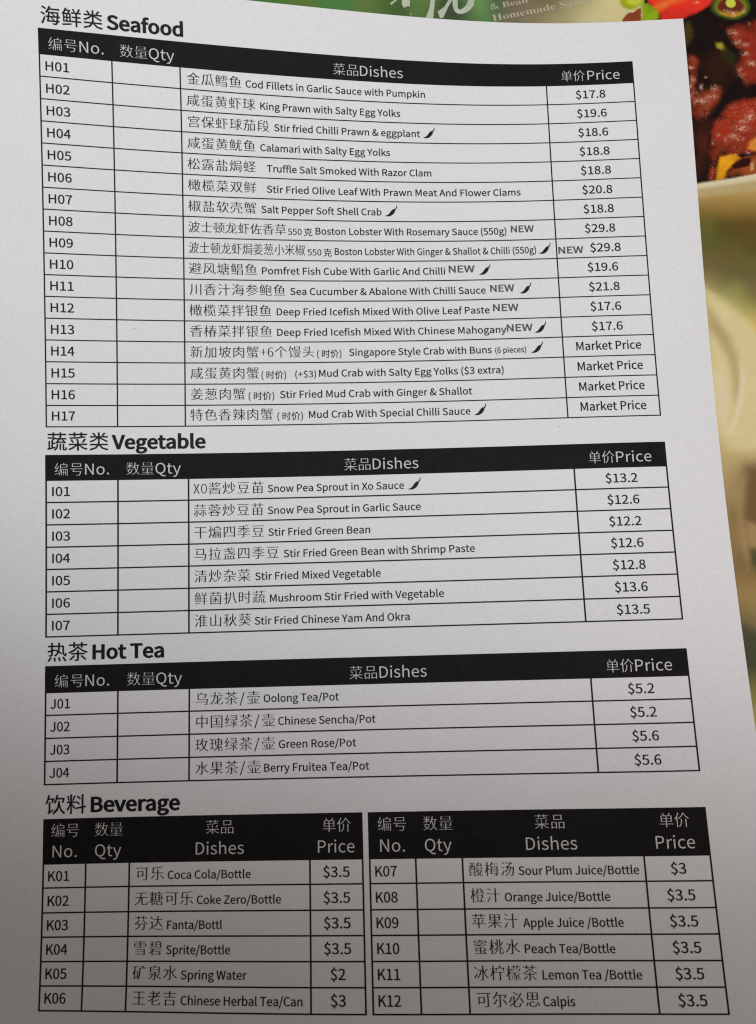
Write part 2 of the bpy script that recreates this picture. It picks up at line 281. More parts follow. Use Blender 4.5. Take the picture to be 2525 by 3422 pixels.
BACKDROP_SIDE = [
    (10.805, 9.365, 175, 148, 95),
    (11.65, 9.395, 175, 143, 85),
    (12.501, 9.474, 176, 147, 90),
    (10.821, 9.016, 129, 102, 42),
    (11.613, 8.996, 133, 104, 47),
    (12.453, 8.975, 136, 109, 53),
    (10.824, 8.519, 97, 93, 40),
    (11.549, 8.303, 83, 72, 29),
    (12.395, 8.381, 91, 70, 29),
    (10.772, 7.928, 89, 89, 40),
    (11.486, 7.616, 89, 81, 36),
    (12.328, 7.693, 87, 75, 34),
    (10.758, 7.243, 104, 91, 51),
    (11.45, 7.226, 104, 87, 49),
    (12.077, 7.015, 96, 91, 45),
    (10.711, 6.709, 117, 102, 64),
    (11.313, 6.743, 98, 94, 55),
    (12.223, 6.623, 105, 94, 59),
    (10.768, 6.321, 179, 160, 101),
    (11.094, 6.361, 117, 105, 62),
    (11.535, 6.157, 137, 137, 77),
    (12.075, 6.047, 116, 99, 59),
    (11.773, 5.766, 150, 146, 81),
    (11.05, 5.881, 198, 184, 123),
    (11.472, 5.487, 202, 185, 123),
    (11.892, 5.095, 207, 188, 131),
    (12.102, 5.375, 162, 151, 86),
    (12.039, 4.92, 221, 173, 51),
    (10.677, 5.603, 169, 148, 100),
    (10.853, 5.217, 172, 148, 98),
    (10.701, 4.841, 172, 161, 107),
    (11.001, 4.833, 177, 156, 102),
    (10.813, 4.271, 192, 178, 120),
    (11.455, 4.821, 209, 194, 138),
    (11.81, 4.245, 214, 192, 136),
    (11.15, 3.98, 181, 164, 106),
    (10.762, 3.71, 201, 186, 140),
    (10.892, 3.147, 208, 191, 151),
    (11.261, 3.23, 182, 171, 117),
    (11.503, 3.41, 204, 189, 157),
    (11.81, 3.309, 211, 191, 137),
    (11.299, 2.673, 198, 185, 147),
    (11.613, 2.205, 209, 192, 131),
    (10.825, 2.409, 201, 182, 136),
    (11.076, 2.219, 191, 176, 125),
    (10.722, 1.771, 194, 170, 133),
    (11.106, 1.578, 192, 172, 120),
    (11.579, 1.383, 195, 173, 122),
    (10.869, 0.949, 184, 162, 111),
    (11.473, 0.752, 164, 140, 96),
    (10.908, 0.407, 170, 146, 101),
    (11.342, 0.306, 137, 110, 77),
    (11.519, -0.146, 116, 88, 64),
    (10.858, -0.128, 154, 130, 90),
    (11.123, -0.135, 165, 141, 99),
    (10.808, -0.66, 145, 119, 79),
    (11.248, -0.672, 101, 73, 42),
    (11.468, -0.678, 121, 94, 60),
    (10.951, -1.018, 141, 119, 75),
    (11.469, -1.12, 153, 124, 83),
    (10.866, -1.455, 135, 108, 68),
    (11.172, -1.464, 153, 124, 83),
    (11.392, -1.907, 94, 80, 46),
    (11.301, -2.122, 69, 66, 33),
    (11.027, -2.071, 144, 118, 78),
    (10.958, -2.33, 125, 95, 58),
    (11.163, -2.466, 145, 116, 64),
    (11.039, -2.851, 151, 121, 76),
    (11.223, -3.201, 148, 126, 78),
    (10.974, -3.536, 135, 112, 70),
    (10.898, -3.875, 93, 84, 52),
    (11.156, -3.882, 134, 113, 77),
    (11.076, -4.262, 70, 70, 43),
    (10.935, -4.385, 59, 71, 41),
    (11.082, -4.642, 53, 64, 39),
    (11.05, -4.978, 60, 58, 37),
    (11.052, -5.396, 103, 93, 49),
    (11.02, -5.894, 131, 125, 57),
    (10.981, -6.472, 155, 148, 72),
]
SHAPES = [
    ('dark', [(9.493, 15.401), (9.539, 15.992), (10.232, 19.835), (12.315, 20.354), (16.086, 19.706), (15.07, 10.623), (12.606, 10.065), (11.697, 9.895), (10.747, 9.778), (9.99, 9.686), (9.542, 9.948)], (20, 10, 7), 0.05, 0.5),
    ('brown', [(8.803, 15.492), (9.034, 15.734), (9.456, 15.929), (9.441, 15.349), (8.806, 15.257)], (128, 58, 30), 0.03, 0.4),
    ('tomato', [(9.396, 17.958), (9.694, 16.118), (9.918, 15.875), (10.038, 15.55), (10.012, 15.229), (10.858, 15.509), (10.959, 15.561), (11.415, 15.776), (11.864, 16.133), (12.237, 16.798), (11.975, 18.232), (10.635, 18.706)], (226, 50, 34), 0.05, 0.3),
    ('orange', [(9.825, 15.931), (10.332, 16.189), (10.933, 16.392), (10.919, 16.23), (10.416, 16.025), (10.011, 15.819)], (222, 110, 40), 0.14, 0.3),
    ('leaf', [(8.772, 16.659), (8.771, 16.117), (8.877, 15.964), (9.045, 15.884), (9.24, 15.891), (9.447, 16.058), (9.547, 16.099), (9.686, 16.638)], (150, 158, 26), 0.08, 0.5),
    ('leaf', [(9.431, 16.102), (9.464, 15.778), (9.455, 15.402), (9.882, 15.424), (10.01, 15.572), (10.03, 15.7), (9.92, 15.897), (9.691, 16.074)], (134, 160, 24), 0.06, 0.5),
    ('leaf', [(9.005, 16.653), (9.061, 16.089), (9.298, 16.019), (9.455, 16.166), (9.54, 16.641)], (185, 190, 60), 0.08, 0.3),
    ('green', [(10.768, 15.257), (10.946, 15.406), (11.036, 15.159), (11.04, 14.884), (10.849, 14.584), (10.739, 14.587)], (62, 50, 16), 0.12, 0.5),
    ('sauce', [(10.723, 11.837), (11.221, 11.943), (11.412, 11.644), (11.264, 11.208), (11.092, 10.485), (10.813, 10.059), (10.743, 10.494)], (62, 24, 12), 0.3, 0.8),
    ('sauce', [(11.422, 14.207), (11.993, 14.436), (12.229, 14.007), (12.239, 13.525), (11.878, 13.174), (11.555, 13.241), (11.28, 13.848)], (48, 20, 11), 0.3, 0.8),
    ('meat', [(12.033, 15.166), (12.457, 15.264), (14.169, 15.731), (15.093, 15.279), (14.608, 13.349), (13.329, 12.901), (12.805, 13.137), (12.629, 13.022), (12.473, 13.25), (12.307, 13.523), (12.322, 13.824), (12.435, 14.002), (12.526, 14.242), (12.379, 14.427), (12.252, 14.551), (12.148, 14.919)], (140, 42, 24), 0.09, 1),
    ('meat', [(10.708, 14.224), (11.036, 14.201), (11.236, 13.97), (11.107, 13.432), (10.996, 13.105), (11.116, 12.908), (11.435, 13.125), (11.693, 13.253), (11.886, 12.965), (11.777, 12.67), (11.478, 12.38), (11.216, 11.884), (10.987, 11.743), (10.708, 11.661)], (134, 48, 24), 0.11, 1),
    ('meat', [(11.801, 12.343), (12.208, 12.615), (12.624, 12.679), (13.853, 12.68), (14.753, 12.154), (14.49, 10.984), (13.122, 10.842), (12.025, 10.665), (11.535, 10.619), (11.426, 10.303), (11.306, 9.874), (11.121, 9.907), (11.264, 11.355), (11.433, 11.879)], (150, 44, 22), 0.08, 1),
    ('orange', [(12.503, 11.149), (12.764, 11.318), (13.198, 11.601), (13.14, 11.017), (12.683, 10.853), (12.457, 10.946)], (200, 125, 45), 0.08, 0.5),
    ('brown', [(11.526, 9.926), (11.688, 10.225), (12.127, 10.605), (12.674, 10.766), (13.119, 10.813), (13.035, 9.975), (11.954, 9.915)], (150, 70, 30), 0.04, 1),
    ('orange', [(11.545, 10.663), (12.033, 10.752), (12.141, 10.605), (11.892, 10.393), (11.712, 10.195), (11.578, 9.91), (11.318, 9.859), (11.426, 10.303)], (222, 148, 24), 0.06, 0.5),
    ('cavity', [(11.876, 10.365), (12.263, 10.616), (12.517, 10.595), (12.426, 10.351), (12.149, 10.271), (11.932, 10.248)], (48, 10, 8), 0.03, 0.2),
    ('bone', [(12.476, 10.451), (12.573, 10.478), (12.559, 10.189), (12.449, 10.163)], (190, 150, 95), 0.03, 0.3),
    ('bits', [(11.787, 14.593), (11.955, 14.619), (12.021, 14.435), (11.918, 14.362), (11.787, 14.441)], (140, 128, 34), 0.09, 0.8),
    ('bits', [(11.941, 14.316), (12.095, 14.343), (12.353, 14.155), (12.267, 13.825), (12.053, 13.89), (11.938, 14.135)], (42, 44, 16), 0.14, 0.8),
    ('plate', [(9.99, 9.686), (10.748, 9.783), (11.697, 9.905), (12.606, 10.07), (15.079, 10.704), (15.038, 10.339), (12.575, 9.753), (11.671, 9.615), (10.769, 9.486), (9.967, 9.416)], (205, 194, 160), 0.035, 0.05),
    ('plate', [(9.977, 9.536), (10.78, 9.616), (11.682, 9.735), (12.585, 9.853), (15.05, 10.44), (15.011, 10.097), (12.554, 9.533), (11.652, 9.415), (10.754, 9.317), (9.954, 9.257)], (175, 155, 108), 0.1, 0.05),
    ('cream', [(10.652, 6.353), (11.062, 6.015), (11.484, 5.621), (11.899, 5.171), (12.482, 4.605), (12.167, 1.458), (11.521, 1.249), (10.992, 1.308), (10.685, 1.863), (10.664, 3.619), (10.625, 5.223)], (205, 190, 140), 0.2, 0.06),
    ('shade', [(10.711, 5.775), (10.998, 5.308), (11.313, 4.768), (11.475, 4.16), (11.459, 3.225), (11.262, 2.767), (11.269, 3.51), (11.167, 4.168), (10.897, 4.694), (10.635, 5.127)], (172, 154, 108), 0.2, 0.06),
    ('pale', [(10.708, 3.711), (11.014, 3.498), (11.118, 2.863), (10.987, 2.221), (10.809, 2.043), (10.742, 2.688)], (208, 195, 158), 0.18, 0.04),
    ('rim', [(11.57, 4.016), (11.621, 3.5), (11.523, 2.852), (11.28, 2.195), (11.032, 1.744), (10.943, 1.746), (11.219, 2.307), (11.415, 2.855), (11.503, 3.41)], (211, 200, 167), 0.09, 0.03),
    ('brown', [(11.402, 0.754), (12.112, 0.916), (11.881, -1.395), (11.271, -1.343), (11.213, -0.671), (11.298, 0.039)], (110, 84, 53), 0.26, 0.2),
    ('band', [(11.173, 0.4), (11.315, 0.396), (11.151, -0.669), (11.206, -1.289), (11.314, -2.166), (11.181, -2.284), (11.04, -1.372), (11.027, -0.489)], (155, 129, 88), 0.16, 0.06),
    ('fold', [(11.284, -0.85), (11.907, -1.132), (11.854, -1.658), (11.295, -1.642), (11.215, -1.201)], (153, 125, 84), 0.12, 0.1),
    ('dark green', [(11.302, -1.747), (11.854, -1.658), (11.797, -2.232), (11.26, -2.191)], (75, 73, 42), 0.2, 0.1),
    ('dark green', [(10.732, -3.802), (11.021, -3.947), (11.588, -4.319), (11.508, -5.117), (10.912, -5.074)], (62, 66, 41), 0.24, 0.2),
]
GLINTS = [
    (12.347, 14.976, 0.077, 0.043, 0.8),
    (12.454, 14.638, 0.068, 0.034, 0.7),
    (12.72, 14.541, 0.06, 0.034, 0.6),
    (12.662, 14.223, 0.068, 0.034, 0.8),
    (12.849, 13.872, 0.068, 0.043, 0.8),
    (12.442, 13.64, 0.043, 0.043, 0.6),
    (12.446, 13.4, 0.034, 0.034, 0.5),
    (10.875, 13.767, 0.051, 0.026, 0.9),
    (10.908, 13.346, 0.043, 0.06, 0.5),
    (10.833, 13.109, 0.034, 0.043, 0.6),
    (10.862, 12.81, 0.06, 0.043, 0.7),
    (11.004, 12.569, 0.077, 0.043, 0.7),
    (11.197, 12.594, 0.068, 0.043, 0.7),
    (11.455, 12.737, 0.085, 0.043, 0.8),
    (11.561, 13.002, 0.06, 0.051, 0.5),
    (11.545, 13.122, 0.043, 0.017, 0.7),
    (11.16, 13.101, 0.034, 0.051, 0.8),
    (11.338, 13.411, 0.026, 0.017, 0.8),
    (12.278, 11.623, 0.12, 0.043, 0.95),
    (12.612, 11.998, 0.085, 0.051, 0.95),
    (12.01, 11.366, 0.077, 0.043, 0.6),
    (12.217, 11.273, 0.077, 0.034, 0.7),
    (12.381, 11.856, 0.085, 0.026, 0.7),
    (11.753, 11.226, 0.026, 0.051, 0.5),
    (11.367, 11.147, 0.026, 0.034, 0.5),
    (11.553, 11.406, 0.034, 0.026, 0.4),
    (12.66, 12.204, 0.051, 0.034, 0.6),
    (12.443, 10.801, 0.051, 0.026, 0.8),
    (11.254, 16.076, 0.043, 0.026, 0.9),
    (12.753, 15.748, 0.026, 0.034, 0.9),
    (12.436, 15.632, 0.034, 0.043, 0.8),
    (12.28, 15.744, 0.043, 0.026, 0.6),
    (12.144, 15.778, 0.034, 0.017, 0.6),
]
STROKES = [
    [(1.349, 16.281), (1.514, 16.391), (1.648, 16.486), (1.587, 16.39), (1.391, 16.215)],
    [(1.735, 16.452), (2.004, 16.445), (1.982, 16.136), (1.901, 16.161), (1.856, 16.123), (1.782, 16.108), (1.728, 16.223)],
    [(2.709, 16.626), (2.84, 16.623), (2.801, 16.362), (2.738, 15.875), (2.72, 15.713), (2.47, 15.718), (2.54, 15.879), (2.614, 16.073), (2.655, 16.365)],
    [(3.351, 16.546), (3.439, 16.544), (3.372, 16.349), (3.215, 16.091), (3.038, 15.705), (2.936, 15.708), (2.872, 15.936), (3.098, 16.11), (3.24, 16.352)],
    [(3.38, 16.545), (3.541, 16.541), (3.533, 16.345), (3.522, 16.084), (3.576, 15.985), (3.68, 16.032), (3.802, 16.143), (3.884, 16.337), (3.922, 16.532), (4.113, 16.528), (4.075, 16.333), (4.042, 16.138), (3.927, 15.977), (3.791, 15.883), (3.642, 15.831), (3.497, 15.857), (3.4, 15.973), (3.364, 16.153)],
    [(1.998, 15.908), (2.021, 15.907), (2.027, 15.826), (1.992, 15.827)],
]
MENU_TEXT = [
    ('& Bean', (4.605, 15.965), (5.818, 16.196), 0.188),
    ('Homemade Sauce', (4.652, 15.551), (7.882, 16.165), 0.222),
]
RING = [(12.369, 15.905), 0.641, 0.453]
# outlines of the printed characters, in thousandths of an em: advance, then rings of x, y pairs
TYPE_OUTLINES = {
'个':(1000,[[460,546,460,-79,538,-79,538,546],[506,841,304,612,35,446,66,413,91,377,314,518,501,706,702,512,914,376,938,413,969,444,748,576,545,766,573,810]]),
'中':(1000,[[458,840,458,661,96,661,96,186,171,186,171,248,458,248,458,-79,537,-79,537,248,825,248,825,191,902,191,902,661,537,661,537,840],[171,322,171,588,458,588,458,322],[825,322,537,322,537,588,825,588]]),
'乌':(1000,[[57,195,57,128,757,128,757,195],[461,737,511,833,432,845,412,792,387,737,192,737,192,309,845,309,826,90,799,4,782,-5,700,-6,613,-1,630,-36,638,-72,723,-76,786,-74,830,-65,862,-41,898,68,921,343,921,377,264,377,264,669,744,669,730,568,712,524,698,516,677,514,630,514,558,519,569,488,575,456,650,452,706,453,744,459,774,477,803,546,826,737]]),
'乐':(1000,[[236,278,146,145,38,32,70,8,100,-17,210,108,309,254],[692,247,804,112,891,-14,960,22,870,146,757,277],[129,351,166,361,247,364,482,364,482,18,476,2,458,-4,318,-3,334,-40,345,-78,450,-76,515,-64,548,-36,558,18,558,364,924,364,925,440,558,440,558,641,482,641,482,440,201,440,227,564,245,698,582,718,875,763,832,829,530,784,171,764,156,594,135,486,121,442,104,422]]),
'价':(1000,[[723,451,723,-78,800,-78,800,451],[440,450,440,313,416,141,284,-36,314,-60,339,-88,486,113,515,312,515,450],[597,842,475,644,257,464,284,436,304,406,489,550,618,716,757,546,918,419,942,451,970,479,796,610,655,784,676,829],[268,839,168,620,37,440,62,404,81,366,124,418,166,475,166,-80,241,-80,241,599,294,707,340,818]]),
'佐':(1000,[[534,832,518,732,500,636,299,636,299,564,484,564,390,287,247,73,280,45,307,16,412,162,493,337,493,305,662,305,662,23,410,23,410,-48,961,-48,961,23,735,23,735,305,940,305,940,376,507,376,536,468,561,564,963,564,963,636,577,636,594,728,610,824],[277,837,164,618,20,441,43,404,62,367,118,429,173,499,173,-77,245,-77,245,609,300,710,347,815]]),
'保':(1000,[[452,726,824,726,824,542,452,542],[380,793,380,474,598,474,598,350,306,350,306,281,554,281,428,132,277,23,305,-5,329,-36,474,78,598,232,598,-80,673,-80,673,235,791,79,928,-38,953,-6,981,22,837,132,718,281,954,281,954,350,673,350,673,474,899,474,899,793],[277,837,166,618,23,441,46,404,65,367,120,428,173,496,173,-77,245,-77,245,607,300,709,347,815]]),
'克':(1000,[[253,492,748,492,748,331,253,331],[459,841,459,740,70,740,70,671,459,671,459,559,180,559,180,263,337,263,265,89,43,-13,68,-46,87,-82,334,46,417,263,566,263,566,35,590,-48,685,-70,844,-70,930,-32,959,118,922,131,889,149,878,27,838,2,693,2,652,8,643,36,643,263,825,263,825,559,535,559,535,671,934,671,934,740,535,740,535,841]]),
'冰':(1000,[[40,714,138,646,218,578,265,639,184,704,85,768],[40,88,105,41,190,190,271,348,214,394,126,228],[279,581,279,507,459,507,370,258,231,94,258,64,280,33,444,245,540,571,496,583,483,581],[877,642,798,548,708,455,676,556,650,662,650,839,573,839,573,21,568,4,552,-1,427,0,445,-39,457,-78,550,-76,609,-62,640,-34,650,21,650,454,759,208,923,37,948,72,976,101,836,220,734,390,840,490,941,601]]),
'加':(1000,[[572,716,572,-65,644,-65,644,9,838,9,838,-57,913,-57,913,716],[644,81,644,643,838,643,838,81],[195,827,194,650,53,650,53,577,192,577,154,229,28,-29,60,-53,86,-81,223,202,265,577,417,577,403,168,379,26,364,13,345,10,237,14,252,-23,259,-61,325,-64,378,-61,415,-50,444,-22,476,144,490,650,267,650,269,827]]),
'单':(1000,[[221,437,459,437,459,329,221,329],[536,437,785,437,785,329,536,329],[221,603,459,603,459,497,221,497],[536,603,785,603,785,497,536,497],[709,836,664,750,609,667,366,667,407,687,361,760,299,836,236,806,290,736,333,667,148,667,148,265,459,265,459,170,54,170,54,100,459,100,459,-79,536,-79,536,100,949,100,949,170,536,170,536,265,861,265,861,667,693,667,742,736,790,809]]),
'参':(1000,[[548,401,412,334,254,284,280,258,302,231,464,288,610,368],[635,284,458,198,239,140,262,112,282,82,509,150,698,253],[761,177,519,49,176,-17,197,-48,213,-82,570,-4,829,144],[179,591,236,600,404,611,382,563,356,517,53,517,53,450,307,450,186,337,39,253,70,224,96,194,264,302,401,450,606,450,746,304,915,199,938,232,966,261,818,340,691,450,950,450,950,517,443,517,468,565,489,615,769,628,805,594,833,564,895,609,780,712,637,810,579,771,638,731,699,686,312,672,406,735,499,808,431,845,314,749,228,693,190,672,157,663]]),
'双':(1000,[[836,691,782,468,700,281,634,472,589,691],[493,763,493,691,518,691,572,428,653,206,537,76,402,-15,430,-46,452,-79,582,12,695,131,789,10,908,-82,933,-48,962,-18,838,74,742,200,853,442,919,752,870,766,857,763],[73,544,170,422,264,290,161,108,35,-20,65,-48,90,-79,212,46,313,214,365,128,404,51,468,102,417,194,349,298,412,506,451,752,403,766,390,763,64,763,64,691,371,691,340,524,297,373,214,483,129,586]]),
'可':(1000,[[56,769,56,694,747,694,747,29,741,8,718,0,532,3,550,-38,563,-78,690,-76,772,-65,813,-34,825,28,825,694,948,694,948,769],[231,475,494,475,494,245,231,245],[158,547,158,93,231,93,231,173,568,173,568,547]]),
'号':(1000,[[260,732,736,732,736,596,260,596],[185,799,185,530,815,530,815,799],[63,440,63,371,269,371,236,276,203,191,727,191,698,59,663,-1,644,-8,615,-10,546,-8,444,-2,462,-38,470,-74,568,-78,639,-77,688,-70,726,-50,774,36,812,225,816,259,315,259,352,371,933,371,933,440]]),
'吉':(1000,[[459,840,459,699,63,699,63,629,459,629,459,481,125,481,125,409,885,409,885,481,537,481,537,629,935,629,935,699,537,699,537,840],[179,296,179,-89,256,-89,256,-40,750,-40,750,-89,830,-89,830,296],[256,29,256,228,750,228,750,29]]),
'咸':(1000,[[254,515,254,451,558,451,558,515],[595,839,598,676,126,676,126,402,112,182,34,-36,65,-58,93,-83,180,156,199,402,199,603,601,603,621,368,657,171,554,62,429,-23,458,-51,484,-80,590,-4,682,88,754,-37,852,-82,930,-37,962,131,932,147,902,169,888,30,858,-11,790,32,735,155,825,312,892,496,819,512,773,374,712,251,688,413,673,603,951,603,951,676,869,676,915,719,840,778,748,834,701,793,790,736,863,676,670,676,669,839],[263,367,263,38,326,38,326,98,554,98,554,367],[326,306,491,306,491,159,326,159]]),
'品':(1000,[[302,726,701,726,701,536,302,536],[229,797,229,464,778,464,778,797],[83,357,83,-80,155,-80,155,-26,364,-26,364,-71,439,-71,439,357],[155,47,155,286,364,286,364,47],[549,357,549,-80,621,-80,621,-26,849,-26,849,-74,925,-74,925,357],[621,47,621,286,849,286,849,47]]),
'四':(1000,[[88,753,88,-47,164,-47,164,29,832,29,832,-39,909,-39,909,753],[164,102,164,681,352,681,320,393,176,235,202,208,222,176,386,359,425,681,565,681,565,367,582,283,652,257,796,258,822,262,816,326,788,322,661,321,640,331,636,365,636,681,832,681,832,102]]),
'国':(1000,[[592,320,648,262,691,206,743,237,698,292,641,347],[228,196,228,132,777,132,777,196,530,196,530,365,732,365,732,430,530,430,530,573,756,573,756,640,242,640,242,573,459,573,459,430,270,430,270,365,459,365,459,196],[86,795,86,-80,162,-80,162,-30,835,-30,835,-80,914,-80,914,795],[162,40,162,725,835,725,835,40]]),
'坡':(1000,[[398,692,398,432,374,200,255,-22,285,-44,312,-71,434,147,469,381,480,381,546,232,636,106,530,33,415,-18,440,-48,459,-79,578,-22,686,55,792,-22,917,-77,939,-44,965,-14,843,35,738,105,841,250,911,433,864,450,851,447,700,447,700,622,865,622,846,554,827,495,893,480,926,574,958,682,904,695,891,692,700,692,700,840,627,840,627,692],[627,622,627,447,470,447,470,622],[822,381,765,258,686,154,608,259,549,381],[34,163,64,89,364,225,347,291,242,246,242,528,352,528,352,599,242,599,242,828,171,828,171,599,47,599,47,528,171,528,171,217]]),
'塘':(1000,[[479,207,479,-80,546,-80,546,-44,828,-44,828,-79,896,-79,896,207,711,207,711,279,889,279,889,403,954,403,954,466,889,466,889,588,711,588,711,653,644,653,644,588,490,588,490,532,644,532,644,462,457,462,457,407,644,407,644,335,486,335,486,279,644,279,644,207],[711,407,824,407,824,335,711,335],[711,462,711,532,824,532,824,462],[546,18,546,146,828,146,828,18],[581,828,629,736,380,736,380,449,362,204,271,-37,302,-55,328,-76,426,184,447,449,447,670,954,670,954,736,710,736,684,791,650,848],[34,129,58,53,353,181,338,249,231,206,231,525,349,525,349,596,231,596,231,828,162,828,162,596,42,596,42,525,162,525,162,178]]),
'士':(1000,[[458,837,458,522,53,522,53,448,458,448,458,50,109,50,109,-24,896,-24,896,50,538,50,538,448,950,448,950,522,538,522,538,837]]),
'壳':(1000,[[80,454,80,252,150,252,150,389,847,389,847,252,920,252,920,454],[460,841,460,753,63,753,63,685,460,685,460,593,139,593,139,528,863,528,863,593,538,593,538,685,940,685,940,753,538,753,538,841],[299,312,299,188,252,71,33,-21,54,-52,70,-86,314,30,373,185,373,244,631,244,631,28,652,-50,735,-70,865,-70,936,-40,961,78,926,90,895,106,886,16,857,-2,744,-2,712,4,705,29,705,312]]),
'壶':(1000,[[805,312,740,211,668,117,721,85,794,176,865,279],[150,283,211,180,258,87,318,115,269,206,206,307],[61,481,61,326,129,326,129,416,870,416,870,327,940,327,940,481],[566,364,566,21,433,21,433,363,360,363,360,21,45,21,45,-49,955,-49,955,21,638,21,638,364],[158,610,158,548,852,548,852,610,539,610,539,696,930,696,930,757,539,757,539,843,462,843,462,757,78,757,78,696,462,696,462,610]]),
'头':(1000,[[537,165,736,54,893,-66,943,-8,781,108,577,219],[192,741,318,684,420,618,464,679,360,742,233,795],[102,559,228,498,329,431,377,490,274,555,147,612],[57,382,57,311,483,311,346,115,56,-13,81,-44,100,-76,418,76,563,311,946,311,946,382,580,382,602,591,606,830,529,830,526,588,502,382]]),
'姜':(1000,[[669,232,609,156,529,96,311,144,380,232],[183,103,309,78,430,50,262,8,54,-14,71,-46,84,-81,340,-44,539,23,718,-30,861,-81,939,-25,796,24,622,73,697,144,754,232,955,232,955,295,423,295,460,357,384,377,361,337,334,295,46,295,46,232,290,232,236,162],[243,818,284,768,316,715,89,715,89,653,459,653,459,580,136,580,136,519,459,519,459,446,55,446,55,383,946,383,946,446,534,446,534,519,863,519,863,580,534,580,534,653,914,653,914,715,682,715,720,765,757,818,683,841,646,778,601,715,362,715,391,728,356,786,307,844]]),
'季':(1000,[[466,252,466,191,59,191,59,124,466,124,466,7,462,-8,444,-12,287,-11,304,-44,315,-77,424,-76,495,-68,530,-43,540,5,540,124,944,124,944,191,540,191,540,219,660,272,765,337,717,377,701,373,226,373,226,311,609,311,538,278],[777,836,482,794,124,773,135,742,141,711,298,718,460,728,460,631,59,631,59,566,380,566,220,452,38,373,64,345,86,315,286,416,460,556,460,400,534,400,534,563,708,420,914,319,936,350,962,378,778,455,619,566,943,566,943,631,534,631,534,735,698,755,839,782]]),
'宫':(1000,[[290,503,710,503,710,388,290,388],[219,566,219,325,783,325,783,566],[161,238,161,-79,232,-79,232,-42,776,-42,776,-77,850,-77,850,238],[232,24,232,172,776,172,776,24],[421,824,446,776,469,727,83,727,83,515,158,515,158,653,841,653,841,515,919,515,919,727,558,727,530,786,496,846]]),
'小':(1000,[[464,826,464,24,458,4,436,-3,372,-4,270,-2,288,-41,301,-80,419,-78,494,-66,533,-37,545,24,545,826],[705,571,824,336,895,121,976,154,900,368,777,598],[202,591,141,374,32,178,69,160,103,138,216,344,286,577]]),
'尔':(1000,[[262,416,172,250,53,116,120,67,242,214,341,395],[672,380,787,218,873,67,946,103,856,252,739,411],[295,841,183,622,35,446,74,423,107,397,186,486,259,592,469,592,469,19,464,2,445,-3,386,-4,292,-2,309,-42,320,-80,430,-78,500,-66,536,-38,547,18,547,592,843,592,802,510,758,440,824,415,892,522,951,649,894,670,881,666,302,666,341,742,375,819]]),
'山':(1000,[[108,632,108,-2,816,-2,816,-76,893,-76,893,633,816,633,816,74,538,74,538,829,460,829,460,74,185,74,185,632]]),
'川':(1000,[[159,785,159,445,138,191,28,-36,61,-60,90,-88,212,162,236,445,236,785],[477,744,477,8,553,8,553,744],[813,788,813,-79,891,-79,891,788]]),
'干':(1000,[[54,434,54,356,455,356,455,-79,538,-79,538,356,947,356,947,434,538,434,538,692,901,692,901,769,105,769,105,692,455,692,455,434]]),
'必':(1000,[[310,784,446,686,562,592,612,652,496,741,359,837],[147,538,104,363,31,206,103,177,174,339,218,519],[739,473,834,307,899,149,971,184,904,340,806,503],[791,781,620,509,386,264,386,597,308,597,308,202,176,114,32,39,58,10,81,-21,198,41,308,111,308,61,337,-44,448,-71,651,-71,760,-22,796,162,758,176,722,196,704,40,647,3,454,3,398,14,386,60,386,169,661,439,866,750]]),
'思':(1000,[[288,241,288,43,316,-38,424,-59,627,-59,721,-26,753,111,717,122,684,140,668,32,621,10,430,10,375,16,363,43,363,241],[380,280,497,207,589,132,642,184,547,258,430,326],[742,230,824,101,878,-20,951,11,893,132,808,258],[158,247,114,120,49,7,115,-29,180,91,225,223],[145,796,145,344,847,344,847,796],[216,539,460,539,460,411,216,411],[534,539,773,539,773,411,534,411],[216,729,460,729,460,602,216,602],[534,729,773,729,773,602,534,602]]),
'扒':(1000,[[772,786,699,782,753,266,911,-84,939,-50,971,-19,823,304],[495,773,450,300,310,-22,340,-52,367,-87,521,260,571,770],[185,840,185,638,44,638,44,567,185,567,185,353,28,310,50,237,185,277,185,8,181,-6,167,-10,70,-10,84,-46,93,-79,173,-77,224,-65,250,-40,258,8,258,299,396,342,386,412,258,374,258,567,385,567,385,638,258,638,258,840]]),
'拉':(1000,[[400,658,400,587,939,587,939,658],[469,509,512,282,537,80,610,101,581,298,535,524],[586,828,614,746,633,669,707,691,686,766,657,847],[353,34,353,-37,966,-37,966,34,763,34,819,268,867,519,788,532,748,277,693,34],[179,840,179,638,55,638,55,568,179,568,179,346,43,311,65,238,179,272,179,7,176,-6,162,-10,73,-10,86,-45,95,-78,171,-76,218,-65,245,-40,253,7,253,294,367,328,358,397,253,367,253,568,358,568,358,638,253,638,253,840]]),
'拌':(1000,[[391,761,441,652,474,553,542,582,508,679,455,785],[850,797,808,682,759,573,820,553,874,658,925,776],[619,839,619,518,404,518,404,448,619,448,619,284,356,284,356,213,619,213,619,-80,694,-80,694,213,962,213,962,284,694,284,694,448,927,448,927,518,694,518,694,839],[181,840,181,639,42,639,42,568,181,568,181,350,28,308,49,235,181,276,181,7,176,-8,162,-12,62,-12,76,-47,85,-80,166,-78,218,-67,246,-42,253,7,253,298,376,337,366,404,253,371,253,568,365,568,365,639,253,639,253,840]]),
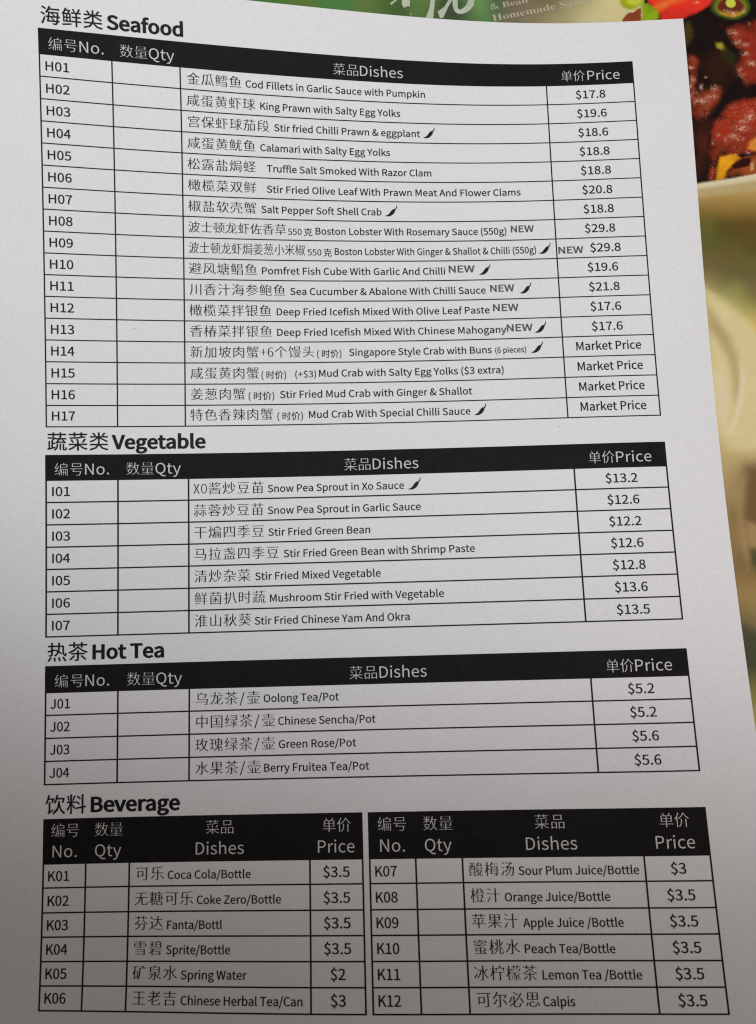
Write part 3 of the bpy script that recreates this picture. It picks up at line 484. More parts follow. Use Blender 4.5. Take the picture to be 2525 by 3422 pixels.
'数':(1000,[[443,821,408,753,368,688,417,664,460,724,506,793],[88,793,126,724,150,661,207,686,182,750,143,815],[410,260,369,188,317,126,203,180,247,260],[110,153,186,120,264,83,160,24,41,-14,62,-42,77,-72,209,-24,326,50,412,-6,460,43,422,68,375,95,446,190,495,309,454,326,442,323,278,323,300,375,233,387,206,323,70,323,70,260,175,260,142,203],[257,841,257,654,50,654,50,592,234,592,145,500,39,435,62,408,80,378,172,442,257,526,257,404,327,404,327,540,402,483,461,435,503,489,342,592,531,592,531,654,327,654,327,841],[629,832,575,581,481,383,511,361,538,337,574,398,606,467,644,326,694,199,592,73,451,-22,474,-52,493,-83,628,10,731,129,816,15,921,-71,944,-40,972,-12,859,76,771,198,837,370,880,576,948,576,948,646,663,646,682,732,698,821],[809,576,778,415,733,276,684,420,648,576]]),
'料':(1000,[[54,762,90,648,108,540,168,555,147,662,109,777],[377,780,348,664,311,553,360,537,402,644,443,763],[516,717,605,654,674,589,714,646,644,709,554,769],[465,465,558,406,632,345,669,405,594,464,500,518],[47,504,47,434,188,434,118,262,31,121,52,86,70,48,143,175,208,333,208,-79,278,-79,278,334,336,240,379,162,429,221,356,321,278,420,278,434,442,434,442,504,278,504,278,837,208,837,208,504],[440,203,453,134,765,191,765,-79,837,-79,837,204,966,227,954,296,837,275,837,840,765,840,765,262]]),
'新':(1000,[[360,213,406,130,442,51,495,83,460,158,411,240],[135,235,96,145,41,68,94,30,151,116,196,220],[553,744,553,400,538,182,460,-25,490,-46,518,-71,605,160,623,400,623,432,775,432,775,-75,848,-75,848,432,958,432,958,502,623,502,623,694,784,725,927,767,866,822,724,778],[214,827,238,782,258,735,61,735,61,672,503,672,503,735,336,735,312,790,282,844],[377,667,352,587,323,507,46,507,46,443,251,443,251,339,50,339,50,273,251,273,251,18,249,8,239,5,162,5,176,-27,184,-59,247,-57,290,-47,314,-24,320,17,320,273,507,273,507,339,320,339,320,443,519,443,519,507,391,507,420,577,447,652],[126,651,152,577,165,507,230,525,214,593,187,665]]),
'无':(1000,[[114,773,114,699,446,699,440,590,428,477,52,477,52,404,414,404,300,162,39,-19,68,-48,90,-80,371,127,490,404,511,404,511,60,538,-32,643,-57,830,-57,928,-16,960,145,922,158,887,177,872,46,825,17,650,17,600,25,589,60,589,404,951,404,951,477,503,477,516,589,521,699,894,699,894,773]]),
'时':(1000,[[474,452,558,324,627,208,693,246,622,360,536,485],[324,402,324,174,153,174,153,402],[324,469,153,469,153,688,324,688],[81,756,81,25,153,25,153,106,394,106,394,756],[764,835,764,640,440,640,440,566,764,566,764,33,758,12,736,6,670,4,562,7,578,-32,590,-70,714,-68,790,-56,828,-28,840,33,840,566,962,566,962,640,840,640,840,835]]),
'杂':(1000,[[263,211,176,108,64,28,96,2,125,-26,240,69,338,188],[637,179,746,80,830,-17,896,21,808,116,700,213],[386,840,378,779,366,722,102,722,102,650,342,650,242,526,47,441,71,412,89,379,313,488,422,650,647,650,647,508,668,431,746,411,858,411,927,442,952,567,916,579,885,596,876,500,850,481,755,481,728,486,722,509,722,722,443,722,454,780,462,840],[70,337,70,266,456,266,456,11,452,-2,435,-7,307,-6,322,-42,333,-78,430,-76,493,-66,526,-40,535,10,535,266,926,266,926,337,535,337,535,430,456,430,456,337]]),
'松':(1000,[[542,807,478,597,379,430,414,408,446,385,548,566,620,793],[786,818,715,802,791,574,898,388,924,422,956,450,858,613],[199,840,199,628,46,628,46,558,192,558,124,348,32,178,54,142,72,106,140,232,199,394,199,-79,272,-79,272,416,320,330,357,257,409,318,346,412,272,517,272,558,398,558,398,628,272,628,272,840],[735,245,776,166,815,82,520,48,618,259,699,490,620,519,540,272,470,116,436,55,406,26,421,-12,432,-48,521,-28,842,16,868,-58,938,-26,880,116,798,271]]),
'果':(1000,[[159,792,159,394,461,394,461,309,62,309,62,240,400,240,234,108,36,15,64,-15,88,-47,288,58,461,208,461,-80,540,-80,540,213,716,64,914,-42,938,-10,965,21,770,112,601,240,939,240,939,309,540,309,540,394,848,394,848,792],[236,563,461,563,461,459,236,459],[540,563,767,563,767,459,540,459],[236,727,461,727,461,625,236,625],[540,727,767,727,767,625,540,625]]),
'柠':(1000,[[401,450,401,382,648,382,648,9,644,-4,630,-8,514,-7,530,-42,541,-76,626,-74,684,-65,715,-40,723,8,723,382,957,382,957,450],[612,823,644,755,666,691,404,691,404,496,473,496,473,625,881,625,881,496,953,496,953,691,673,691,738,712,714,774,679,842],[193,840,193,647,53,647,53,577,192,577,124,367,32,197,54,162,72,124,136,244,193,394,193,-79,264,-79,264,441,305,365,335,302,383,358,326,446,264,537,264,577,367,577,367,647,264,647,264,840]]),
'桃':(1000,[[372,667,424,560,460,458,520,484,482,584,428,690],[883,697,836,590,781,487,836,461,894,558,952,668],[172,840,172,647,44,647,44,577,168,577,110,368,29,197,50,162,69,123,124,236,172,380,172,-79,245,-79,245,451,288,376,321,315,368,372,245,543,245,577,342,577,342,647,245,647,245,840],[698,840,698,48,716,-43,785,-66,884,-66,948,-30,971,96,938,108,907,126,900,28,879,3,796,3,773,11,768,47,768,333,854,248,921,169,969,216,892,300,797,389,768,363,768,840],[532,839,531,363,428,287,341,228,379,160,526,285,474,108,323,-28,348,-55,370,-83,564,147,601,426,601,839]]),
'梅':(1000,[[579,455,650,407,711,360,753,402,692,446,620,492],[564,239,633,188,694,138,736,180,676,226,605,276],[494,841,434,684,349,556,379,535,405,512,456,582,501,664,939,664,939,731,530,731,562,826],[828,505,822,351,507,351,524,505],[462,568,439,351,357,351,357,285,431,285,414,162,397,58,800,58,792,22,782,3,768,-10,749,-12,651,-8,664,-40,670,-73,730,-74,777,-72,814,-63,841,-37,857,-3,869,58,947,58,947,121,876,121,882,194,887,285,960,285,960,351,890,351,897,568],[819,285,808,121,477,121,499,285],[169,840,169,628,52,628,52,558,165,558,110,346,33,172,53,142,71,108,124,216,169,353,169,-79,238,-79,238,419,277,340,306,275,348,336,296,427,238,521,238,558,334,558,334,628,238,628,238,840]]),
'椒':(1000,[[357,325,326,202,277,100,330,68,381,180,417,313],[542,300,589,208,622,120,679,146,644,232,596,323],[627,751,627,687,658,687,694,433,749,210,658,74,547,-24,575,-48,598,-76,696,12,780,128,841,12,918,-81,941,-52,968,-28,884,72,819,204,899,442,945,743,904,753,891,751],[720,687,875,687,842,475,788,298,747,484],[444,821,444,475,298,475,298,408,447,408,447,18,444,8,434,5,353,6,367,-24,376,-55,441,-54,484,-44,507,-22,513,18,513,408,664,408,664,475,512,475,512,613,639,613,639,675,512,675,512,821],[161,840,161,647,50,647,50,577,153,577,101,374,29,209,48,174,63,136,116,255,161,405,161,-79,226,-79,226,426,262,350,289,286,327,343,226,517,226,577,322,577,322,647,226,647,226,840]]),
'椿':(1000,[[364,471,364,408,507,408,426,308,321,227,350,200,375,171,422,206,465,243,465,-89,532,-89,532,-35,761,-35,761,-86,831,-86,831,256,876,211,924,176,946,206,973,232,880,306,808,408,946,408,946,471,621,471,651,548,901,548,901,607,670,607,689,682,926,682,926,744,702,744,717,833,644,841,628,744,390,744,390,682,615,682,596,607,415,607,415,548,576,548,560,508,542,471],[590,408,736,408,774,334,543,334,568,370],[171,840,171,628,53,628,53,558,165,558,111,346,34,172,54,142,73,108,126,218,171,356,171,-79,239,-79,239,423,282,343,313,277,360,326,304,418,239,516,239,558,334,558,334,628,239,628,239,840],[532,123,761,123,761,25,532,25],[532,180,532,273,761,273,761,180]]),
'榄':(1000,[[710,588,791,530,855,471,900,518,835,572,751,627],[370,802,370,502,434,502,434,802],[401,430,401,107,467,107,467,367,799,367,799,113,868,113,868,430],[515,840,515,471,580,471,580,840],[697,837,660,702,596,580,623,562,648,543,686,604,718,675,939,675,939,737,741,737,765,825],[597,323,541,82,303,-22,323,-48,338,-77,547,-3,640,131,640,19,660,-46,739,-63,873,-63,936,-41,960,49,928,58,901,73,893,8,865,-4,746,-4,712,0,705,20,705,138,642,138,658,222,665,323],[169,840,169,628,52,628,52,558,165,558,110,346,33,172,53,142,71,108,124,216,169,353,169,-79,238,-79,238,419,277,340,306,275,348,336,296,427,238,521,238,558,334,558,334,628,238,628,238,840]]),
'橄':(1000,[[555,555,555,453,421,453,421,555],[341,784,341,721,547,721,497,620,309,620,309,555,360,555,360,105,288,95,301,28,555,72,555,-81,618,-81,618,83,674,93,671,153,618,144,618,555,662,555,662,620,570,620,604,697,636,773,592,787,581,784],[555,396,555,290,421,290,421,396],[555,233,555,134,421,114,421,233],[758,576,864,576,844,395,808,237,770,390,749,540],[734,839,700,604,629,381,654,360,676,336,696,378,714,424,738,290,779,157,719,52,639,-35,666,-57,688,-80,756,-5,811,81,862,-6,928,-80,949,-52,972,-28,898,51,842,149,896,344,928,576,962,576,962,644,772,644,790,738,802,828],[149,840,149,646,39,646,39,576,142,576,94,379,28,210,49,175,67,135,110,252,149,392,149,-79,213,-79,213,458,256,380,288,315,331,364,274,452,213,541,213,576,296,576,296,646,213,646,213,840]]),
'橙':(1000,[[497,369,790,369,790,260,497,260],[428,430,428,199,863,199,863,430],[181,840,181,647,56,647,56,577,176,577,114,368,27,197,48,164,64,129,126,250,181,405,181,-79,249,-79,249,423,290,345,320,280,365,337,312,424,249,518,249,577,346,577,346,647,249,647,249,840],[354,649,403,612,449,574,388,505,320,455,344,430,363,402,440,462,508,541,508,497,769,497,769,561,522,561,578,666,617,788,574,804,562,801,380,801,380,736,535,736,512,680,485,628,393,695],[464,165,496,89,515,17,584,39,564,110,529,184],[751,191,715,103,671,17,330,17,330,-49,953,-49,953,17,748,17,788,90,829,168],[720,836,659,821,774,554,926,401,947,432,974,457,908,506,849,568,902,604,956,643,907,692,866,654,816,613,780,677,832,716,884,758,836,806,800,769,756,730]]),
'檬':(1000,[[471,512,471,463,818,463,818,512],[362,623,362,475,423,475,423,569,872,569,872,475,935,475,935,623],[349,409,349,355,563,355,458,307,344,272,362,248,376,225,463,256,549,295,570,276,587,257,470,196,337,152,355,128,368,101,496,152,614,219,635,175,482,81,299,15,318,-10,332,-37,500,30,651,122,651,46,626,-2,603,-15,575,-17,543,-16,504,-13,517,-45,522,-75,588,-77,634,-72,673,-49,716,40,703,172,755,195,816,54,913,-44,934,-14,959,11,865,94,808,220,866,250,918,282,874,331,784,276,682,222,648,275,600,324,644,355,951,355,951,409],[716,841,716,764,561,764,561,841,494,841,494,764,351,764,351,707,494,707,494,642,561,642,561,707,716,707,716,642,784,642,784,707,954,707,954,764,784,764,784,841],[166,840,166,628,53,628,53,558,163,558,110,346,33,172,54,142,72,108,122,214,166,346,166,-79,233,-79,233,422,270,351,298,291,341,352,290,436,233,522,233,558,327,558,327,628,233,628,233,840]]),
'段':(1000,[[538,803,538,682,518,566,423,454,452,432,476,406,583,537,608,680,608,738,748,738,748,550,763,478,828,456,932,457,954,461,949,519,902,515,834,515,820,522,817,549,817,803],[467,386,467,321,540,321,501,310,558,192,634,91,522,24,393,-20,416,-50,433,-84,568,-33,687,41,791,-28,913,-77,935,-44,961,-13,842,28,739,90,828,212,887,372,840,389,827,386],[563,321,797,321,750,220,685,137,614,222],[118,751,118,168,33,157,46,85,118,97,118,-66,191,-66,191,109,435,150,431,215,191,179,191,324,415,324,415,392,191,392,191,529,416,529,416,596,191,596,191,705,324,744,445,790,383,846,264,795,120,750]]),
'水':(1000,[[71,584,71,508,317,508,208,249,39,76,72,50,100,18,288,232,407,568,358,587,344,584],[817,652,726,540,623,433,579,513,542,596,542,838,462,838,462,22,457,5,440,0,314,1,332,-40,343,-81,439,-78,500,-65,532,-36,542,23,542,445,706,198,919,24,945,61,975,93,804,210,660,377,774,484,885,604]]),
'汁':(1000,[[93,777,200,718,290,661,334,723,242,778,135,832],[38,504,147,454,239,402,279,466,186,514,78,561],[76,-16,139,-67,232,90,321,257,266,306,169,132],[600,837,600,495,324,495,324,417,600,417,600,-80,679,-80,679,417,962,417,962,495,679,495,679,837]]),
'汤':(1000,[[96,774,193,720,272,662,317,722,236,776,138,827],[46,499,144,446,223,388,267,449,186,504,88,553],[74,-16,141,-60,220,96,295,261,235,305,154,131],[381,434,412,443,471,446,521,446,432,295,305,183,336,161,363,138,498,269,595,446,712,446,573,162,352,-35,384,-57,411,-80,636,136,784,446,862,446,832,128,794,10,779,-2,759,-4,663,0,677,-35,683,-71,744,-73,791,-71,828,-62,859,-36,904,106,940,517,522,517,684,624,851,756,795,799,781,793,344,793,344,722,695,722,556,616,460,555,400,522,350,505,368,469]]),
'泉':(1000,[[237,540,762,540,762,444,237,444],[237,692,762,692,762,597,237,597],[72,312,72,246,306,246,191,102,34,11,58,-19,78,-51,272,81,402,296,355,316,342,312],[457,845,440,800,415,752,163,752,163,383,461,383,461,7,457,-8,440,-12,390,-12,306,-10,321,-46,331,-80,430,-78,494,-69,527,-44,536,6,536,241,700,64,918,-47,940,-12,967,19,808,80,676,176,789,247,898,327,834,374,740,296,633,220,579,292,536,371,536,383,839,383,839,752,498,752,545,830]]),
'波':(1000,[[92,777,186,720,265,662,309,722,230,778,135,830],[38,506,135,454,215,398,258,460,177,512,80,562],[62,-21,128,-67,209,90,285,256,226,301,144,126],[597,625,597,448,426,448,426,625],[354,695,354,442,335,198,234,-42,267,-58,296,-79,396,144,425,381,451,381,520,236,611,112,497,35,368,-20,395,-49,417,-82,546,-22,663,60,780,-22,918,-80,940,-46,967,-16,832,36,715,112,816,252,886,430,839,451,825,448,670,448,670,625,859,625,834,558,807,501,872,480,916,574,957,684,903,698,890,695,670,695,670,841,597,841,597,695],[522,381,793,381,738,261,662,161,582,263]]),
'海':(1000,[[95,775,190,723,268,668,312,725,234,778,138,826],[42,484,132,433,206,379,249,437,174,488,83,536],[72,-22,137,-63,205,96,268,263,210,304,140,128],[557,469,620,414,668,356,458,356,475,497,821,497,814,356,672,356,713,386,664,442,600,497],[285,356,285,287,378,287,360,168,341,67,786,67,776,27,763,5,748,-7,726,-10,680,-9,608,-4,622,-36,629,-69,700,-72,755,-70,794,-60,826,-34,844,2,859,67,935,67,935,132,868,132,880,287,963,287,963,356,884,356,893,562,412,562,387,356],[448,287,810,287,797,132,426,132],[532,257,598,194,651,132,696,164,644,224,575,284],[442,841,370,671,273,532,307,512,338,490,394,566,446,658,938,658,938,727,479,727,515,822]]),
'淮':(1000,[[97,772,187,720,262,668,305,729,228,779,139,827],[36,501,125,452,200,403,242,466,166,512,78,557],[66,-12,133,-62,210,95,281,261,222,309,144,134],[475,394,665,394,665,262,475,262],[475,461,475,592,665,592,665,461],[629,807,669,732,698,661,494,661,528,736,557,813,484,833,392,620,270,446,300,420,327,392,365,440,402,494,402,-80,475,-80,475,-11,960,-11,960,59,737,59,737,195,914,195,914,262,737,262,737,394,915,394,915,461,737,461,737,592,938,592,938,661,708,661,770,688,739,758,695,833],[475,195,665,195,665,59,475,59]]),
'清':(1000,[[82,772,170,718,241,662,287,721,214,774,126,823],[35,506,126,451,201,394,246,453,170,508,78,559],[66,-21,134,-66,210,92,282,261,222,305,144,128],[431,212,793,212,793,134,431,134],[431,268,431,342,793,342,793,268],[575,840,575,762,319,762,319,704,575,704,575,640,343,640,343,585,575,585,575,516,281,516,281,458,950,458,950,516,649,516,649,585,888,585,888,640,649,640,649,704,913,704,913,762,649,762,649,840],[361,400,361,-79,431,-79,431,77,793,77,793,5,789,-8,774,-12,662,-11,675,-43,684,-76,772,-74,828,-64,856,-40,864,4,864,400]]),
'炒':(1000,[[82,635,68,506,38,391,96,368,126,494,139,628],[356,665,323,558,283,456,329,435,374,532,418,640],[493,670,462,507,416,368,448,354,479,337,528,484,563,657],[775,662,842,520,887,387,955,412,908,544,839,684],[839,351,666,116,360,-11,384,-43,401,-77,724,68,909,329],[633,840,633,221,705,221,705,840],[195,835,195,493,170,218,41,-30,70,-55,94,-84,190,52,241,202,306,126,357,59,407,115,335,195,255,279,264,386,266,493,266,835]]),
'热':(1000,[[343,111,358,14,363,-74,437,-63,429,22,412,118],[549,113,586,16,610,-72,684,-56,658,31,619,126],[756,118,832,14,887,-84,958,-51,898,45,822,146],[174,140,113,35,43,-53,113,-82,183,13,244,121],[216,839,216,700,66,700,66,630,216,630,216,476,46,432,64,360,216,403,216,251,212,238,198,235,98,235,112,202,120,168,200,170,251,181,278,206,286,251,286,423,414,459,405,527,286,495,286,630,403,630,403,700,286,700,286,839],[566,841,564,696,428,696,428,631,561,631,554,538,541,457,458,506,421,454,522,392,464,293,368,219,394,194,416,165,518,246,583,352,649,305,701,264,740,323,680,368,604,418,622,516,632,631,767,631,779,284,882,161,946,192,972,308,942,320,913,337,904,252,885,227,839,344,839,696,635,696,638,841]]),
'焗':(1000,[[79,635,66,506,40,391,91,367,118,494,130,627],[318,665,289,558,252,456,294,434,334,531,374,639],[409,799,409,437,395,193,319,-43,349,-60,375,-82,454,147,475,392,878,392,864,100,842,-5,828,-15,809,-17,701,-13,714,-46,720,-79,786,-80,836,-79,872,-70,899,-46,930,81,946,457,475,457,475,543,914,543,914,799],[475,734,845,734,845,608,475,608],[526,313,526,17,583,17,583,71,790,71,790,313],[583,255,733,255,733,129,583,129],[180,835,180,493,158,218,42,-30,68,-54,88,-83,169,45,215,186,264,110,301,44,346,99,292,179,229,268,239,380,241,493,241,835]]),
'煸':(1000,[[305,668,283,562,254,460,299,439,331,535,364,643],[88,637,72,510,42,395,94,374,126,498,139,630],[173,833,173,493,150,223,33,-21,61,-44,84,-71,164,52,211,185,250,120,278,67,330,116,282,188,226,267,236,380,239,493,239,833],[624,350,624,202,541,202,541,350],[675,350,746,350,746,202,675,202],[481,412,481,-72,541,-72,541,143,624,143,624,-47,675,-47,675,143,746,143,746,-46,797,-46,797,143,871,143,871,-7,868,-14,861,-17,814,-16,825,-44,831,-73,876,-71,908,-62,926,-42,930,-8,930,413],[797,350,871,350,871,202,797,202],[605,826,628,780,648,732,414,732,414,515,398,250,314,-21,344,-40,372,-63,462,217,483,498,920,498,920,732,729,732,706,788,675,846],[483,668,850,668,850,561,483,561]]),
'特':(1000,[[457,212,529,129,580,48,640,87,586,166,513,246],[642,841,642,732,447,732,447,662,642,662,642,536,389,536,389,465,764,465,764,346,405,346,405,275,764,275,764,13,760,-1,744,-5,694,-6,613,-5,627,-42,636,-80,732,-78,795,-67,828,-40,836,13,836,275,952,275,952,346,836,346,836,465,958,465,958,536,713,536,713,662,912,662,912,732,713,732,713,841],[97,763,76,578,39,424,69,410,97,392,118,470,136,562,212,562,212,317,47,270,63,194,212,242,212,-80,284,-80,284,265,387,299,381,369,284,339,284,562,379,562,379,634,284,634,284,839,212,839,212,634,147,634,160,752]]),
'王':(1000,[[52,39,52,-35,949,-35,949,39,538,39,538,348,863,348,863,422,538,422,538,699,897,699,897,773,103,773,103,699,460,699,460,422,147,422,147,348,460,348,460,39]]),
'玫':(1000,[[546,581,789,581,737,394,659,242,590,396,543,575],[541,840,472,601,364,411,392,378,416,344,458,402,495,468,544,312,609,178,480,69,313,-12,338,-48,357,-83,523,2,654,112,770,-1,920,-81,944,-46,972,-14,821,62,705,174,804,354,871,581,960,581,960,653,571,653,597,738,618,826],[32,111,47,38,400,132,393,200,252,164,252,391,362,391,362,461,252,461,252,674,388,674,388,744,47,744,47,674,179,674,179,461,59,461,59,391,179,391,179,146]]),
'球':(1000,[[392,507,455,409,498,318,561,348,516,438,450,533],[743,790,810,735,862,679,907,724,854,777,787,829],[879,539,817,446,744,350,716,447,695,560,695,597,958,597,958,666,695,666,695,839,622,839,622,666,377,666,377,597,622,597,622,334,468,196,338,85,385,21,498,128,622,250,622,13,617,-4,600,-9,475,-8,491,-45,502,-81,598,-78,655,-65,686,-38,695,14,695,294,786,128,927,-8,948,23,975,49,854,157,769,288,858,390,944,504],[34,97,51,25,372,128,361,196,237,157,237,413,337,413,337,483,237,483,237,702,353,702,353,772,46,772,46,702,166,702,166,483,54,483,54,413,166,413,166,136]]),
'瑰':(1000,[[399,739,399,327,579,327,486,130,306,-22,334,-47,356,-76,526,63,625,242,625,26,646,-45,730,-63,873,-63,940,-40,964,49,932,60,903,74,894,11,866,-2,736,-2,700,3,693,27,693,292,642,292,651,327,903,327,903,739,662,739,706,831,624,842,608,792,587,739],[470,505,612,505,595,390,470,390],[682,505,829,505,829,390,665,390],[470,677,623,677,617,564,470,564],[693,677,829,677,829,564,687,564],[723,71,760,83,877,106,887,71,933,90,908,162,869,242,827,228,861,150,776,137,809,208,836,287,781,305,756,213,732,155,719,134,704,124],[31,100,48,27,364,122,354,191,230,155,230,413,339,413,339,483,230,483,230,702,349,702,349,772,43,772,43,702,160,702,160,483,53,483,53,413,160,413,160,135]]),
'瓜':(1000,[[362,-34,424,-12,647,41,683,-65,748,-41,694,106,621,271,561,252,594,178,625,100,427,59,504,310,517,551,517,711,707,738,764,252,912,-82,938,-49,968,-20,830,292,776,750,860,767,797,827,514,777,176,740,176,543,154,258,37,-32,69,-54,97,-80,224,232,251,543,251,683,444,702,444,554,428,289,314,31,340,0]]),
'盏':(1000,[[543,811,604,776,656,739,455,721,444,779,438,839,366,839,372,776,383,714,83,688,89,625,398,653,428,570,73,536,80,474,457,511,492,455,531,405,312,356,86,325,108,293,124,260,356,298,582,355,692,288,816,264,900,292,935,405,904,418,874,436,858,354,818,334,738,346,663,383,783,436,883,501,823,538,726,478,606,429,570,471,536,518,920,556,913,616,504,577,486,618,471,660,894,699,886,759,663,739,708,773,654,810,590,843],[168,229,168,10,50,10,50,-56,950,-56,950,10,834,10,834,229],[239,10,239,168,369,168,369,10],[434,10,434,168,564,168,564,10],[629,10,629,168,761,168,761,10]]),
'盐':(1000,[[135,291,135,15,52,15,52,-51,944,-51,944,15,870,15,870,291],[206,15,206,223,356,223,356,15],[424,15,424,223,576,223,576,15],[643,15,643,223,796,223,796,15],[600,839,600,329,677,329,677,622,803,538,906,459,953,522,839,604,707,686,677,651,677,839],[268,840,268,690,78,690,78,623,268,623,268,443,53,416,63,345,536,413,534,480,343,453,343,623,514,623,514,690,343,690,343,840]]),
'矿':(1000,[[634,816,670,762,700,707,478,707,478,441,460,202,364,-33,398,-53,428,-77,531,178,553,441,553,635,953,635,953,707,751,707,778,720,744,780,700,845],[49,787,49,718,175,718,119,502,30,328,50,286,65,246,93,286,119,330,119,-34,183,-34,183,46,394,46,394,479,184,479,220,596,247,718,420,718,420,787],[183,411,328,411,328,113,183,113]]),
'碧':(1000,[[576,554,829,554,829,455,576,455],[576,708,829,708,829,610,576,610],[57,448,63,385,466,428,466,489,301,472,301,572,438,572,438,631,301,631,301,724,456,724,456,784,75,784,75,724,230,724,230,631,84,631,84,572,230,572,230,465],[56,336,56,274,305,274,182,152,30,62,56,32,78,1,158,49,236,106,236,-82,312,-82,312,-44,772,-44,772,-77,851,-77,851,187,322,187,358,229,389,274,946,274,946,336],[312,16,312,127,772,127,772,16],[507,768,507,395,901,395,901,768,731,768,758,829,677,840,657,768]]),
'秋':(1000,[[866,620,820,484,762,356,825,336,884,460,940,599],[504,618,478,476,428,360,492,333,545,460,569,608],[652,839,620,320,382,-28,410,-52,433,-81,597,75,682,283,773,68,922,-78,944,-46,970,-19,796,168,710,464,720,645,722,839],[377,831,230,786,53,750,66,721,75,692,222,717,222,553,49,553,49,483,209,483,128,306,27,163,49,128,67,92,148,212,222,364,222,-80,296,-80,296,379,341,306,375,247,419,308,360,384,296,462,296,483,445,483,445,553,296,553,296,733,366,752,429,773]]),
'米':(1000,[[813,791,746,660,667,539,731,509,814,625,894,758],[116,753,198,631,253,516,327,549,268,664,184,782],[459,839,459,455,58,455,58,380,400,380,235,178,35,29,64,-2,91,-34,290,128,459,343,459,-80,538,-80,538,346,711,134,911,-25,938,10,968,39,767,184,598,380,941,380,941,455,538,455,538,839]]),
'类':(1000,[[746,822,700,750,645,680,706,657,764,722,824,797],[181,789,242,719,287,650,354,683,308,750,244,818],[460,839,460,645,72,645,72,576,400,576,246,464,53,391,79,362,101,329,298,416,460,547,460,379,535,379,535,529,731,426,892,332,929,394,772,480,582,576,933,576,933,645,535,645,535,839],[463,357,454,301,443,249,67,249,67,179,416,179,294,62,46,-11,68,-44,85,-80,365,16,498,172,660,4,916,-80,936,-44,963,-10,728,53,574,179,936,179,936,249,523,249,534,302,542,357]]),
'糖':(1000,[[48,758,76,646,91,542,147,555,130,658,99,769],[315,779,288,666,254,560,302,545,340,646,379,762],[507,204,507,-79,573,-79,573,-44,844,-44,844,-78,912,-78,912,204,731,204,731,281,909,281,909,404,963,404,963,468,909,468,909,589,731,589,731,654,663,654,663,589,517,589,517,534,663,534,663,463,474,463,474,409,663,409,663,337,513,337,513,281,663,281,663,204],[731,409,844,409,844,337,731,337],[731,463,731,534,844,534,844,463],[573,18,573,142,844,142,844,18],[605,825,634,782,658,736,404,736,404,449,387,204,296,-37,326,-55,353,-76,450,184,471,449,471,670,948,670,948,736,742,736,712,790,675,844],[44,496,44,426,161,426,102,262,28,129,47,95,64,59,122,163,174,295,174,-80,240,-80,240,294,280,227,310,171,355,231,302,307,240,384,240,426,362,426,362,496,240,496,240,839,174,839,174,496]]),
'绿':(1000,[[418,347,488,281,542,216,594,257,540,321,468,384],[42,53,58,-19,357,75,345,138],[441,800,441,735,815,735,811,648,462,648,462,588,808,588,803,494,409,494,409,427,641,427,641,237,496,142,374,67,416,8,641,167,641,2,638,-9,626,-12,535,-11,548,-45,557,-78,630,-76,679,-66,704,-42,711,2,711,186,807,76,925,-1,946,30,972,56,862,115,770,202,862,270,949,345,890,382,820,314,739,246,711,296,711,427,959,427,959,494,875,494,883,650,888,799,835,803,826,800],[60,423,98,434,209,451,154,368,115,317,76,272,43,251,66,182,128,203,347,249,348,313,167,280,275,428,372,590,309,628,250,517,135,506,218,650,289,807,215,839,146,666,90,558,61,516,34,496]]),
'编':(1000,[[40,54,58,-15,346,103,332,163,173,102],[61,423,98,434,205,450,152,366,116,316,78,270,45,248,68,182,128,204,339,255,335,285,334,317,167,282,271,432,364,597,303,632,275,574,245,517,133,505,216,652,287,815,215,840,148,664,91,554,64,512,38,491],[624,350,624,202,541,202,541,350],[675,350,746,350,746,202,675,202],[481,412,481,-72,541,-72,541,143,624,143,624,-47,675,-47,675,143,746,143,746,-46,797,-46,797,143,871,143,871,-7,868,-14,861,-17,814,-16,825,-44,831,-73,876,-71,908,-62,926,-42,930,-8,930,413],[797,350,871,350,871,202,797,202],[605,826,628,780,648,732,414,732,414,515,398,250,314,-21,344,-40,372,-63,462,217,483,498,920,498,920,732,729,732,706,788,675,846],[483,668,850,668,850,561,483,561]]),
'老':(1000,[[837,801,781,728,719,656,719,704,471,704,471,840,394,840,394,704,139,704,139,634,394,634,394,498,52,498,52,427,451,427,250,306,33,210,62,178,86,147,205,200,321,261,321,48,356,-42,488,-65,762,-65,876,-29,915,113,878,124,843,142,823,28,758,3,490,3,415,12,398,49,398,138,624,200,825,275,759,330,598,263,398,202,398,306,488,364,573,427,949,427,949,498,659,498,790,626,905,766],[471,498,471,634,698,634,625,564,547,498]]),
'肉':(1000,[[96,692,96,-80,171,-80,171,619,444,619,366,484,213,390,238,364,258,334,396,412,483,517,620,430,730,346,780,405,658,491,511,580,524,619,830,619,830,17,826,-2,807,-7,752,-8,661,-5,676,-44,685,-82,792,-80,861,-68,895,-40,904,15,904,692,540,692,550,762,557,837,478,837,472,762,462,692],[472,405,400,232,209,101,234,74,254,45,398,125,487,230,616,134,718,44,773,99,657,194,518,294,536,348,549,405]]),
'色':(1000,[[474,492,474,319,243,319,243,492],[547,492,786,492,786,319,547,319],[598,685,549,621,494,563,229,563,286,622,337,685],[354,843,216,655,39,511,62,476,81,441,126,473,170,509,170,81,214,-35,378,-63,765,-63,913,-21,963,138,926,149,890,166,860,36,764,6,373,6,267,20,243,80,243,247,786,247,786,202,861,202,861,563,585,563,654,640,712,722,663,757,648,752,383,752,422,818]]),
